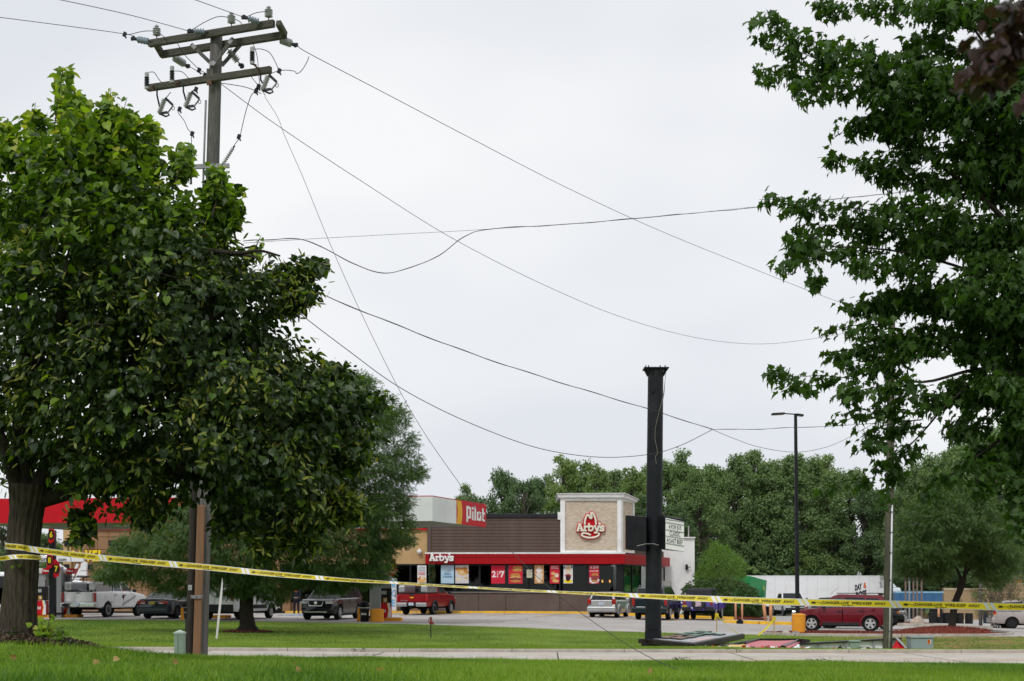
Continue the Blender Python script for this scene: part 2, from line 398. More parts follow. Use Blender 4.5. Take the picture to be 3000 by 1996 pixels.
for x0, y0, n_ in ((-8, 36.4, 7), (3, 35.4, 8), (9, 36.6, 5)): crack([(x0+.8*i, y0+random.uniform(-.25, .25)) for i in range(n_)], .03, 'crack', .036)
# yellow kerbs by the buildings
M_yk = mat('yellow_kerb_paint', (.78, .44, .03), .75, var=.15, scale=2, dirt=(.4, .33, .2, .6), dscale=2.5)
kerb_run([(gx(835, 91), 91), (gx(1735, 91), 91)], .3, .17, M_yk, 'yellow_kerb')
kerb_run([(gx(1735, 91), 91), (gx(2150, 88), 88)], .3, .2, M_yk, 'yellow_kerb')
kerb_run([(gx(2125, 78.5), 78.5), (gx(2225, 77), 77), (gx(2345, 77), 77)], .35, .2, M_yk, 'yellow_kerb')
# sidewalk at the buildings' feet
M_walk = mat('sidewalk_concrete', (.36, .34, .31), .9, var=.1, scale=2, bump=.1)
heightfield('sidewalk', np.arange(-36, 16, 1.), lambda x: (91.15, 92.2), 3, .155, M_walk)

# mulch islands
M_mulch = mat('red_bark_mulch', (.16, .032, .02), .95, var=.5, scale=14, bump=.9, bscale=30, spec=.1)
M_soil = mat('bare_soil', (.05, .033, .022), .95, var=.4, scale=10, bump=.8, bscale=25, spec=.1)
M_chip = leafmat('mulch_chips', [(.10, .018, .012), (.20, .045, .028), (.27, .08, .05), (.13, .03, .02)], .9, 0)
def mound(name, poly, h, m, chips=0, n=36, base=0., chip_m=None):
    """low mound filling a polygon of (x,y)"""
    P = np.array(poly); c = P.mean(0); V = [(c[0], c[1], gz(*c)+h+base)]; rings = 6; k = len(P)
    for r in range(1, rings+1):
        t = r/rings
        for p in P:
            q = c+(p-c)*t; V.append((q[0], q[1], gz(*q)+base+h*(1-t**2.2)+random.uniform(-.012, .012)))
    fs = [(0, 1+i, 1+(i+1) % k) for i in range(k)]
    mb = MB(); mb.v = V; mb.f = fs
    for r in range(rings-1):
        a = 1+r*k; b = a+k
        mb.f += [(a+i, b+i, b+(i+1) % k, a+(i+1) % k) for i in range(k)]
    o = mb.build(name, m, smooth=True); o['kind'] = 'structure'
    if chips:
        t = np.sqrt(RNG.random(chips)); ii = RNG.integers(0, k, chips); f = RNG.random((chips, 1))
        e = P[ii]*(1-f)+P[(ii+1) % k]*f; q = c+(e-c)*t[:, None]
        z = g(q[:, 0], q[:, 1])+base+h*(1-t**2.2)+.01
        R = basis(RNG.normal(size=(chips, 3)), np.array([0, 0, 1.])+RNG.normal(size=(chips, 3))*.7)
        s = scatter(name+'_chips', [(-.5, -.16, 0), (.5, -.14, 0), (.5, .15, .1), (-.5, .16, .05)], [(0, 1, 2, 3)], np.column_stack([q, z]), R, RNG.uniform(.04, .1, chips), chip_m or M_chip)
        s['kind'] = 'stuff'; props(s, 'loose shredded bark chips on '+name.replace('_', ' '), 'mulch chips')
    return o
def smooth_poly(pts, n=5):
    P = [np.array(p, float) for p in pts]; k = len(P); out = []
    for i in range(k):
        a, b, c, d = P[i-1], P[i], P[(i+1) % k], P[(i+2) % k]
        for j in range(n):
            t = j/n; out.append(.5*((2*b)+(c-a)*t+(2*a-5*b+4*c-d)*t*t+(3*b-a-3*c+d)*t**3))
    return out
isl1 = [(gx(2232, 62.6), 62.6), (gx(2330, 61.4), 61.4), (gx(2480, 60.9), 60.9), (gx(2640, 60.6), 60.6), (gx(2650, 62.5), 62.5), (gx(2480, 63.2), 63.2), (gx(2330, 63.4), 63.4)]
mound('mulch_bed', smooth_poly(isl1), .09, M_mulch, 2500, base=.06)
isl2 = [(gx(2590, 61), 61), (gx(2700, 60.8), 60.8), (gx(2890, 61.2), 61.2), (gx(2950, 62.6), 62.6), (gx(2905, 66), 66), (gx(2820, 72), 72), (gx(2760, 73), 73), (gx(2690, 70), 70), (gx(2620, 65), 65)]
mound('tree_island_mulch', smooth_poly(isl2), .2, M_mulch, 4000, base=.06)
isl3 = [(gx(2560, 82), 82), (gx(2740, 82), 82), (gx(2745, 85), 85), (gx(2560, 86), 86)]
mound('far_mulch_bed', smooth_poly(isl3), .15, M_mulch, 900, base=.1)
isl4 = [(gx(1975, 89.5), 89.5), (gx(2210, 88.5), 88.5), (gx(2250, 92), 92), (gx(2200, 97), 97), (gx(2000, 96), 96)]
mound('shrub_bed_mulch', smooth_poly(isl4), .15, M_mulch, 800, base=.1)
kerb_run([(gx(2240, 61.6), 61.6), (gx(2330, 60.7), 60.7), (gx(2640, 60.2), 60.2), (gx(2890, 60.5), 60.5), (gx(2960, 61.8), 61.8), (gx(2965, 63.5), 63.5), (gx(2915, 67), 67), (gx(2850, 71), 71)], .18, .11, zoff=.01)
kerb_run([(gx(2640, 63), 63), (gx(2665, 66), 66), (gx(2735, 72), 72), (gx(2790, 74), 74), (gx(2850, 71.5), 71.5)], .3, .17, M_kerb)
kerb_run([(gx(2600, 81), 81), (gx(2755, 81), 81), (gx(2840, 78), 78), (gx(2900, 76), 76)], .35, .22, M_kerb)
kerb_run([(gx(2270, 118), 118), (gx(2420, 118), 118)], .3, .2)
# bare soil round the near linden
T0 = (TREE0.x, TREE0.y)
soil = [(T0[0]-1.2, T0[1]-.6), (T0[0]-.3, T0[1]-1.0), (T0[0]+.5, T0[1]-.8), (T0[0]+1.0, T0[1]+.2), (T0[0]+.55, T0[1]+.7), (T0[0]-.4, T0[1]+.8), (T0[0]-1.2, T0[1]+.3)]
mound('bare_soil_patch', smooth_poly(soil), .03, M_soil, 2200, base=.015, chip_m=leafmat('soil_crumbs', [(.035, .025, .018), (.07, .05, .03), (.11, .075, .045)], .95, 0))
t2 = (gx(725, 55), 55)
soil2 = [(t2[0]+math.cos(a)*1.0, t2[1]+math.sin(a)*1.1) for a in np.linspace(0, 2*PI, 8)[:-1]]
mound('bare_soil_patch', smooth_poly(soil2), .04, M_soil, 500, base=.015)

# ------------------------------------------------------------------ grass blades
M_grass = leafmat('grass_blades', [(.10, .20, .010), (.14, .26, .016), (.18, .30, .022), (.12, .23, .014), (.24, .33, .04)], .5, .35)
M_grass2 = leafmat('mown_lawn_blades', [(.14, .21, .020), (.19, .275, .030), (.24, .32, .045), (.32, .36, .08)], .55, .3)
M_dry = leafmat('dry_lawn_blades', [(.22, .15, .07), (.28, .19, .09), (.10, .14, .03), (.17, .13, .05)], .7, .2)
def in_poly(px, py, poly):
    poly = np.asarray(poly, float); x0, y0 = poly[:, 0], poly[:, 1]; x1, y1 = np.roll(x0, -1), np.roll(y0, -1)
    ins = np.zeros(len(px), bool)
    for a, b, c, d in zip(x0, y0, x1, y1):
        hit = ((b > py) != (d > py)) & (px < (c-a)*(py-b)/(d-b+1e-12)+a); ins ^= hit
    return ins
_ph = RNG.uniform(0, 6.28, (10, 3))
def patchy(x, y, f=1.):
    s = 0
    for i, (a, b, c) in enumerate(_ph): k = f*(.35+.32*i); s = s+np.sin(x*k*math.cos(a)+y*k*.45*math.sin(a)+b)/(1+.35*i)
    return s/2.6
def blades(name, y0, y1, n, hmin, hmax, w, mats, label, avoid=(), um=.40, dryx=None, yexp=1., ylim=None):
    y = y0+(y1-y0)*RNG.random(n)**yexp; u = RNG.uniform(-um, um, n); keep = RNG.random(n) < (y/y1)**.5
    y, u = y[keep], u[keep]; x = u*y
    ok = np.ones(len(x), bool)
    for poly in avoid: ok &= ~in_poly(x, y, poly)
    if ylim is not None: ok &= y < ylim(x)
    x, y = x[ok], y[ok]; N = len(x)
    h = RNG.uniform(hmin, hmax, N)*np.clip(1+.38*patchy(x, y, 2.4)+.3*patchy(x+9, y, .8), .45, 2.)*np.where(RNG.random(N) < .012, 1.6, 1.); a = RNG.uniform(0, 2*PI, N)
    lean = RNG.normal(0, .35, (N, 2))*h[:, None]; z = g(x, y)-.01
    dx, dy = np.cos(a)*w/2, np.sin(a)*w/2
    V = np.stack([np.stack([x-dx, y-dy, z], 1), np.stack([x+dx, y+dy, z], 1),
                  np.stack([x+lean[:, 0]*.35+dx*.7, y+lean[:, 1]*.35+dy*.7, z+h*.6], 1),
                  np.stack([x+lean[:, 0]*.35-dx*.7, y+lean[:, 1]*.35-dy*.7, z+h*.6], 1),
                  np.stack([x+lean[:, 0], y+lean[:, 1], z+h], 1)], 1).reshape(-1, 3)
    b = (np.arange(N)*5)[:, None]
    Fc = np.concatenate([b+np.array([[0, 1, 2]]), b+np.array([[0, 2, 3]]), b+np.array([[3, 2, 4]])])
    mi = None
    if isinstance(mats, list) and dryx is None:
        v = patchy(x, y, 1.3)+RNG.normal(0, .45, N); k = np.where(v > .45, 2, np.where(v < -.45, 1, 0)); mi = np.concatenate([k, k, k])
    if dryx is not None:
        v = patchy(x, y, .55)+RNG.normal(0, .35, N)
        dry = (RNG.random(N) < np.clip((x-dryx)/4, 0, .8)*np.clip((y-43.5)/2.5, 0, 1)*(.5+.5*np.sin(x*1.7)*np.sin(y*1.1+x))).astype(int)
        dry = np.where(dry == 1, 1, np.where(v > .4, 2, np.where(v < -.4, 3, 0)))
        mi = np.concatenate([dry, dry, dry])
    o = np_mesh(name, V, Fc, mats, mi); o['kind'] = 'stuff'; return props(o, label, 'grass')
M_grass_d = leafmat('grass_blades_dark', [(.05, .135, .008), (.07, .17, .010), (.06, .15, .012)], .5, .35)
M_grass_l = leafmat('grass_blades_light', [(.17, .30, .02), (.22, .34, .03), (.26, .36, .05), (.15, .28, .015)], .5, .35)
blades('grass', 7.5, 28.78, 400000, .045, .10, .009, [M_grass, M_grass_d, M_grass_l], 'tall unmown green grass of the near verge', avoid=[soil])
blades('grass', 38.16, 46, 95000, .03, .06, .014, [M_grass2, M_grass, M_grass_l], 'trimmed bright grass strip beyond the kerb', um=.4)
blades('grass', 46, 73, 150000, .02, .05, .022, [M_grass2, M_dry, M_grass_l, M_grass_d], 'mown lawn between the road and the parking lot', avoid=[soil2], um=.4, dryx=11.5, ylim=lambda x: np.interp(x, [e[0] for e in EDGE], [e[1] for e in EDGE])+.12)
# ------------------------------------------------------------------ buildings
M_red = mat('red_fascia_paint', (.34, .003, .007), .45, var=.06, scale=1, dirt=(.26, .006, .01, .3), dscale=.8)
M_red2 = mat('red_sign_face', (.52, .004, .014), .45, var=.05)
M_white = mat('white_painted_trim', (.80, .80, .79), .6, var=.05, scale=2, dirt=(.45, .44, .42, .45), dscale=1.2)
M_ivory = mat('ivory_sign_face', (.74, .72, .60), .45, var=.03)
M_brown = mat('dark_brown_siding', (.102, .068, .056), .75, var=.10, scale=1.5, dirt=(.13, .105, .095, .5), dscale=.8)
M_brown2 = mat('brown_wall_panel', (.118, .084, .072), .8, var=.08, scale=1.2, bump=.1, dirt=(.15, .125, .11, .5), dscale=.6)
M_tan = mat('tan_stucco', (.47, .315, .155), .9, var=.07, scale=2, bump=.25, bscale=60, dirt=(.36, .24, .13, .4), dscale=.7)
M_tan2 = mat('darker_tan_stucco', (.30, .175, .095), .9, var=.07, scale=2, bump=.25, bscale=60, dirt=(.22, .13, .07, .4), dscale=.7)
M_black = mat('black_frame_metal', (.014, .014, .016), .4, var=.2)
M_capm = mat('dark_parapet_flashing', (.022, .022, .026), .5, var=.2)
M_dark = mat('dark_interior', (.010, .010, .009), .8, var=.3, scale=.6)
M_mortar = mat('pale_mortar', (.48, .42, .34), .95, var=.06, scale=6)
M_brick = leafmat('cream_brick', [(.60, .49, .37), (.68, .58, .46), (.55, .43, .32), (.72, .63, .52), (.63, .51, .40)], .85, 0)
M_wallw = mat('white_block_wall', (.78, .78, .77), .85, var=.05, scale=.5, dirt=(.5, .5, .48, .5), dscale=.6)
def glassmat(name, tint=(.10, .11, .11), tr=.55, rough=.02):
    m = bpy.data.materials.new(name); m.use_nodes = True; t = m.node_tree; N = t.nodes; L = t.links; N.remove(N['Principled BSDF'])
    gl = N.new('ShaderNodeBsdfGlossy'); gl.inputs['Roughness'].default_value = rough; gl.inputs['Color'].default_value = (.5, .52, .52, 1)
    tp = N.new('ShaderNodeBsdfTransparent'); tp.inputs[0].default_value = tuple(c*1. for c in tint)+(1,)
    fr = N.new('ShaderNodeFresnel'); fr.inputs[0].default_value = 1.5; mx = N.new('ShaderNodeMixShader')
    L.new(fr.outputs[0], mx.inputs[0]); L.new(tp.outputs[0], mx.inputs[1]); L.new(gl.outputs[0], mx.inputs[2]); L.new(mx.outputs[0], N['Material Output'].inputs[0]); return m
M_glass = glassmat('window_glass', (.5, .52, .51))
M_white_paper = mat('poster_white', (.74, .74, .74), .5, var=.02)
M_pblue = mat('poster_pale_blue', (.42, .60, .72), .5, var=.04)
M_pred = mat('poster_red', (.58, .02, .05), .5, var=.05)
M_navy = mat('print_navy', (.04, .14, .30), .5)
M_pgrey = mat('print_grey', (.22, .25, .28), .5)
M_bun = mat('print_golden_brown', (.50, .22, .06), .6, var=.4, scale=14)
M_fry = mat('print_pale_gold', (.68, .42, .15), .6, var=.35, scale=18)
M_meat = mat('print_roast_beef', (.26, .05, .05), .6, var=.4, scale=18)
M_cup = mat('print_dark_berry', (.06, .015, .02), .5, var=.3)
M_cream = mat('print_cream', (.72, .60, .45), .6, var=.25, scale=12)
M_yel = mat('bright_yellow_letter', (.85, .62, .01), .45, var=.04)
YB = 92.0; sB = YB/F
def bx(px): return gx(px, YB)
def bz(py): return EYE+(HOR-py)*sB
R0 = Vector((bx(1825), YB, 0)); SD = Vector((math.sin(rad(21)), math.cos(rad(21)), 0)); SN = Vector((SD.y, -SD.x, 0))   # right-hand side wall direction and outward normal
rest = thing('restaurant_building', 'roast beef restaurant with brown siding, red fascia band and cream brick tower', 'restaurant', (0, YB, 0))
ro = rest.location
def P(mb, name, m, **k): return mb.build(name, m, rest, org=ro, **k)
XL = bx(1252)
# lower wall + window band structure
mb = MB(); mb.box(((XL+R0.x)/2, YB+.15, (bz(1737)-.2)/2), (R0.x-XL, .3, bz(1737)+.2)); P(mb, 'wall', M_brown2)
mb = MB()
for px in (1252, 1401, 1482, 1640, 1722): mb.box((bx(px), YB-.012, bz(1764)), (.02, .02, bz(1737)-bz(1790)-.04))
P(mb, 'wall_joint', M_black)
mb = MB(); mb.box(((XL+R0.x)/2, YB-.03, bz(1737)+.03), (R0.x-XL, .1, .06)); P(mb, 'sill', mat('grey_sill', (.20, .19, .18), .6))
# side wall (receding): sill wall
LS = 10.6
def sp(d, z, off=0.): # point on the side wall
    q = R0+SD*d+SN*off; return Vector((q.x, q.y, z))
mb = MB(); mb.hexa([sp(0, -.6, -.3), sp(LS, -.9, -.3), sp(LS, -.9), sp(0, -.6), sp(0, bz(1737), -.3), sp(LS, bz(1737), -.3), sp(LS, bz(1737)), sp(0, bz(1737))]); P(mb, 'side_wall', M_brown2)
# windows on the front: frame + pane for each bay
cuts = [1257, 1330, 1405, 1484, 1563, 1640, 1720, 1808]
zt_, zb_ = bz(1654), bz(1737)+.06
for a, b in zip(cuts[:-1], cuts[1:]):
    x0, x1 = bx(a), bx(b); fw = .055
    mb = MB()
    mb.box((x0+fw/2, YB+.05, (zt_+zb_)/2), (fw, .12, zt_-zb_)); mb.box((x1-fw/2, YB+.05, (zt_+zb_)/2), (fw, .12, zt_-zb_))
    mb.box(((x0+x1)/2, YB+.05, zt_-.035), (x1-x0-2*fw, .11, .07)); mb.box(((x0+x1)/2, YB+.05, zb_+.035), (x1-x0-2*fw, .11, .07))
    fr = P(mb, 'window', M_black)
    mb = MB(); mb.box(((x0+x1)/2, YB+.06, (zt_+zb_)/2), (x1-x0-2*fw+.02, .012, zt_-zb_-.1)); mb.build('pane', M_glass, fr, org=ro)
mb = MB(); mb.box((bx(1816.5), YB+.08, (zt_+zb_)/2), (bx(1825)-bx(1808), .2, zt_-zb_)); P(mb, 'corner_post', M_black)
for k in range(5):
    d0, d1 = .15+k*2.08, .15+(k+1)*2.08; mb = MB()
    for d in (d0+.03, d1-.03): mb.hexa([sp(d-.03, zb_-.1, -.1), sp(d+.03, zb_-.1, -.1), sp(d+.03, zb_-.1), sp(d-.03, zb_-.1), sp(d-.03, zt_, -.1), sp(d+.03, zt_, -.1), sp(d+.03, zt_), sp(d-.03, zt_)])
    for z in (zb_-.06, zt_-.06): mb.hexa([sp(d0+.06, z, -.1), sp(d1-.06, z, -.1), sp(d1-.06, z, -.005), sp(d0+.06, z, -.005), sp(d0+.06, z+.06, -.1), sp(d1-.06, z+.06, -.1), sp(d1-.06, z+.06, -.005), sp(d0+.06, z+.06, -.005)])
    fr = P(mb, 'window', M_black)
    mb = MB(); mb.add([sp(d0+.05, zb_-.06, -.05), sp(d1-.05, zb_-.06, -.05), sp(d1-.05, zt_, -.05), sp(d0+.05, zt_, -.05)], [(0, 1, 2, 3)]); mb.build('pane', M_glass, fr, org=ro)
# interior behind the glass
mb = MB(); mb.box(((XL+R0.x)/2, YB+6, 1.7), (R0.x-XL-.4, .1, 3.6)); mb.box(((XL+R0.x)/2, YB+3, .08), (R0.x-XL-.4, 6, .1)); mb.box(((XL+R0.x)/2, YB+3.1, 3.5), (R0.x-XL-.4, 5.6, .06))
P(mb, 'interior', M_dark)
mb = MB()
for k, px in enumerate((1300, 1380, 1450, 1530, 1600, 1690, 1745)):
    mb.box((bx(px)*1.03, YB+3.2+(k % 3)*.5, .95), (1.0, .6, .75)); mb.box((bx(px)*1.03, YB+5.8, 2.2+(k % 2)*.2), (.9, .08, .7))
P(mb, 'dining_furniture', mat('dim_wood', (.22, .12, .06), .5, var=.3))
M_bulb = bpy.data.materials.new('pendant_bulb_glow'); M_bulb.use_nodes = True
M_bulb.node_tree.nodes['Principled BSDF'].inputs['Emission Color'].default_value = (1, .42, .08, 1); M_bulb.node_tree.nodes['Principled BSDF'].inputs['Emission Strength'].default_value = 6
M_clear = glassmat('lamp_glass', (.75, .75, .75), .3)
for i, px in enumerate((1765, 1787)):
    t = thing('pendant_lamp', ('left' if i == 0 else 'right')+' of the two glowing pendant lamps hanging behind the corner window', 'pendant lamp', (bx(px)*1.007, YB+.7, bz(1703)), group='pendant lamps behind the glass')
    mb = MB(); mb.lathe([(.02, -.10), (.055, -.04), (.055, .05), (.02, .09)], 10); mb.build('bulb', M_bulb, t, smooth=True)
    mb = MB(); mb.lathe([(.10, -.18), (.22, -.1), (.24, .0), (.16, .12), (.05, .2)], 14); mb.build('lamp_shade', M_clear, t, smooth=True)
    mb = MB(); mb.tube([(0, 0, .2), (0, 0, 1.25)], .012); mb.build('cord', M_black, t)
# fascia band
fx0 = bx(1247); zf0, zf1 = bz(1653), bz(1623.5)
mb = MB()
mb.hexa([(fx0, YB-.35, zf0), (R0.x+.1, YB-.35, zf0), (R0.x+.1, YB+.2, zf0), (fx0, YB+.2, zf0), (fx0, YB-.35, zf1), (R0.x+.1, YB-.35, zf1), (R0.x+.1, YB+.2, zf1), (fx0, YB+.2, zf1)])
P(mb, 'fascia', M_red, bevel=.02)
E0 = Vector((R0.x+.1, YB-.35, 0)); E1 = Vector((gx(1963, 103.0), 103.0, 0))
dv = (E1-E0).normalized(); nn = Vector((dv.y, -dv.x, 0))
mb = MB(); a = E0+dv*.012; b = E1
mb.hexa([(a.x, a.y, zf0), (b.x, b.y, zf0), (b.x-.9, b.y+.1, zf0), (a.x-.9, a.y+.6, zf0), (a.x, a.y, zf1), (b.x, b.y, zf1), (b.x-.9, b.y+.1, zf1), (a.x-.9, a.y+.6, zf1)]); P(mb, 'side_fascia', M_red, bevel=.02)
mb = MB(); mb.box(((fx0+R0.x)/2+.05, YB-.1, zf1+.05), (R0.x-fx0+.14, .56, .09)); P(mb, 'fascia_cap', M_white)
mb = MB(); mb.box(((fx0+R0.x)/2, YB-.362, zf1-.2), (R0.x-fx0-.05, .02, .03)); P(mb, 'fascia_seam', mat('dark_red_seam', (.2, .006, .01), .5))  # darker red seam line along the fascia
mb = MB()
for px in (1260, 1330): mb.box((bx(px), YB-.36, (zf0+zf1)/2), (.05, .03, zf1-zf0-.03))
P(mb, 'fascia_joint', M_black)
# siding: eleven lap boards
zs0, zs1 = zf1+.1, bz(1516); nb = 11; hb = (zs1-zs0)/nb; xs0, xs1 = bx(1263), bx(1643)
bm = MB(); L_ = xs1-xs0
bm.hexa([(-L_/2, -.044, 0), (L_/2, -.044, 0), (L_/2, .0, 0), (-L_/2, .0, 0), (-L_/2, -.012, hb-.004), (L_/2, -.012, hb-.004), (L_/2, .0, hb-.004), (-L_/2, .0, hb-.004)])
b0 = bm.build('siding_board', M_brown, rest, loc=((xs0+xs1)/2, 0-.0, zs0))
for k in range(1, nb):
    c = b0.copy(); COL.objects.link(c); c.location = ((xs0+xs1)/2, 0, zs0+k*hb)
mb = MB(); mb.box(((xs0+xs1)/2, YB+.15, (zs0+zs1)/2), (L_, .28, zs1-zs0)); P(mb, 'upper_wall', M_brown)
mb = MB(); mb.box((bx(1257.5), YB-.01, (zs0+bz(1518))/2), (bx(1263)-bx(1252), .18, zs1-zs0)); P(mb, 'corner_board', M_brown)
mb = MB(); mb.box(((XL+xs1)/2, YB+.1, bz(1511.5)), (xs1-XL, .45, bz(1506)-bz(1517))); P(mb, 'parapet_cap', M_capm, bevel=.02)
# roof deck and rear volume
mb = MB(); mb.box(((XL+bx(1800))/2, YB+6, 5.9), (bx(1800)-XL, 11.4, .2)); P(mb, 'roof', M_capm)
mb = MB(); mb.box(((XL+bx(1900))/2-.5, YB+11.6, 2.9), (bx(1900)-XL-1, .3, 6)); P(mb, 'back_wall', M_wallw)
# tower
tx0, tx1 = bx(1641.5), bx(1820); tz0, tz1 = bz(1619), bz(1456)
LT = 3.0
tB = Vector((tx1, YB-.05, 0))
def tp(d, z, off=0.): q = tB+SD*d+SN*off; return Vector((q.x, q.y, z))
mb = MB(); mb.hexa([(tx0+.1, YB, tz0), (tx1-.08, YB, tz0), tp(LT, tz0, -.1), (tx0+.1, YB+3, tz0), (tx0+.1, YB, tz1), (tx1-.08, YB, tz1), tp(LT, tz1, -.1), (tx0+.1, YB+3, tz1)]); P(mb, 'tower_wall', M_mortar)
mb = MB()
mb.box(((tx0+bx(1655))/2, YB-.06, (tz0+tz1)/2), (bx(1655)-tx0, .16, tz1-tz0)); mb.box(((bx(1808)+tx1)/2, YB-.06, (tz0+tz1)/2), (tx1-bx(1808), .16, tz1-tz0))
mb.box(((tx0+tx1)/2, YB-.065, (tz0+bz(1613))/2), (bx(1808)-bx(1655)-.01, .14, bz(1613)-tz0)); mb.box(((tx0+tx1)/2, YB-.065, (bz(1468)+bz(1460))/2), (bx(1808)-bx(1655)-.01, .14, bz(1460)-bz(1468)))
P(mb, 'tower_trim', M_white, bevel=.01)
mb = MB()
for d0, d1, z0, z1 in ((0.01, .35, tz0, tz1), (LT-.25, LT, tz0, tz1), (.36, LT-.26, tz0, bz(1613)), (.36, LT-.26, bz(1468), tz1)):
    mb.hexa([tp(d0, z0, -.12), tp(d1, z0, -.12), tp(d1, z0, .03), tp(d0, z0, .03), tp(d0, z1, -.12), tp(d1, z1, -.12), tp(d1, z1, .03), tp(d0, z1, .03)])
P(mb, 'tower_side_trim', M_white, bevel=.01)
mb = MB()
mb.hexa([(tx0-.12, YB-.3, bz(1459)), (tx1+.12, YB-.3, bz(1459)), tp(LT+.1, bz(1465), .16), (tx0-.12, YB+3.2, bz(1462)), (tx0-.2, YB-.36, bz(1449)), (tx1+.18, YB-.36, bz(1448)), tp(LT+.15, bz(1458), .24), (tx0-.2, YB+3.3, bz(1454))]); P(mb, 'tower_cornice', M_white, bevel=.015)
mb = MB()
mb.hexa([(tx0-.26, YB-.42, bz(1448.5)), (tx1+.22, YB-.42, bz(1447.5)), tp(LT+.2, bz(1457), .3), (tx0-.26, YB+3.4, bz(1453)), (tx0-.26, YB-.42, bz(1447)), (tx1+.22, YB-.42, bz(1445.5)), tp(LT+.2, bz(1455), .3), (tx0-.26, YB+3.4, bz(1451))]); P(mb, 'tower_roof_sheet', M_white)
mb = MB(); mb.box(((tx0-.05+bx(1642))/2, YB+.1, bz(1512)), (.3, .5, .5)); P(mb, 'tower_step', M_white)
# bricks of the tower: the front face, 300 of them single, the rest one joined mesh
bw, bh, jt = .193, .057, .0105
bxa, bxb, bza, bzb = bx(1655), bx(1808), bz(1613), bz(1468)
bmesh_ = MB(); bmesh_.box((0, 0, 0), (bw, .03, bh)); brick0 = None; rest_b = MB(); cnt = 0
rows = int((bzb-bza)/(bh+jt))
cells = []
for r in range(rows):
    z = bza+(r+.5)*(bh+jt)+.004; x = bxa-(bw/2 if r % 2 else 0)
    while x < bxb:
        a_, b_ = max(x+jt/2, bxa+.004), min(x+bw+jt/2, bxb-.004)
        if b_-a_ > .03: cells.append(((a_+b_)/2, z, b_-a_, r))
        x += bw+jt
random.shuffle(cells)
full = [c for c in cells if abs(c[2]-bw) < 1e-3]
single = set(id(c) for c in full[:300])
for c in cells:
    y = YB-.018+random.uniform(-.003, .003)
    if id(c) in single:
        if brick0 is None: brick0 = bmesh_.build('brick', M_brick, rest, loc=(c[0], y-YB, c[1])); continue
        q = brick0.copy(); COL.objects.link(q); q.location = (c[0], y-YB, c[1])
    else: rest_b.box((c[0], y, c[1]), (c[2], .03, bh))
for r in range(rows):
    z = bza+(r+.5)*(bh+jt)+.004; d = .36-(bw/2 if r % 2 else 0)
    while d < LT-.26:
        a_, b_ = max(d, .36), min(d+bw, LT-.27)
        if b_-a_ > .02: rest_b.hexa([tp(a_, z-bh/2, -.1), tp(b_, z-bh/2, -.1), tp(b_, z-bh/2, -.06), tp(a_, z-bh/2, -.06), tp(a_, z+bh/2, -.1), tp(b_, z+bh/2, -.1), tp(b_, z+bh/2, -.06), tp(a_, z+bh/2, -.06)])
        d += bw+jt
o = P(rest_b, 'brickwork', M_brick); o['kind'] = 'stuff'
# small siding piece above the side fascia, white rear block, wall light, AC unit
mb = MB(); mb.hexa([tp(LT+.02, zf1+.02, -.4), tp(LS, zf1+.02, -.4), tp(LS, zf1+.02), tp(LT+.02, zf1+.02), tp(LT+.02, bz(1605), -.4), tp(LS, bz(1605), -.4), tp(LS, bz(1605)), tp(LT+.02, bz(1605))]); P(mb, 'side_upper_wall', M_brown)
YW = 103.5
wx0, wx1 = gx(1905, YW), gx(2035, YW); wzt = EYE+(HOR-1577)*YW/F
mb = MB(); mb.hexa([(wx0, YW, -1), (wx1, YW, -1), (wx1+.1, YW+8, -1), (wx0, YW+8, -1), (wx0, YW, wzt), (wx1, YW, wzt), (wx1+.1, YW+8, wzt), (wx0, YW+8, wzt)]); P(mb, 'rear_wing', M_wallw)
mb = MB(); mb.box(((wx0+wx1)/2, YW-.02, wzt+.04), (wx1-wx0+.1, .3, .08)); P(mb, 'rear_wing_cap', M_white)
mb = MB(); mb.tube([(gx(2018, YW), YW+.1, wzt), (gx(2018, YW), YW+.1, EYE+(HOR-1541)*YW/F)], .045, 8); P(mb, 'vent_pipe', mat('galvanised', (.5, .5, .5), .4, .6))
mb = MB(); mb.box((gx(2011, YW), YW-.12, EYE+(HOR-1662)*YW/F), (.16, .24, .38)); mb.box((gx(2017, YW), YW-.2, EYE+(HOR-1662)*YW/F), (.28, .05, .05)); P(mb, 'wall_light', M_black)
mb = MB(); mb.box((gx(1950, 101), 101, EYE+(HOR-1712)*101/F), (.65, .6, .5)); mb.box((gx(1961, 101), 101.2, EYE+(HOR-1714)*101/F), (.3, .5, .45)); P(mb, 'meter_box', mat('beige_box', (.38, .37, .34), .6))
text('lettering', '195', M_white, rest, (bx(1797), YB-.02-YB, bz(1661)-0), (1, 0, 0), (0, 0, 1), .13)

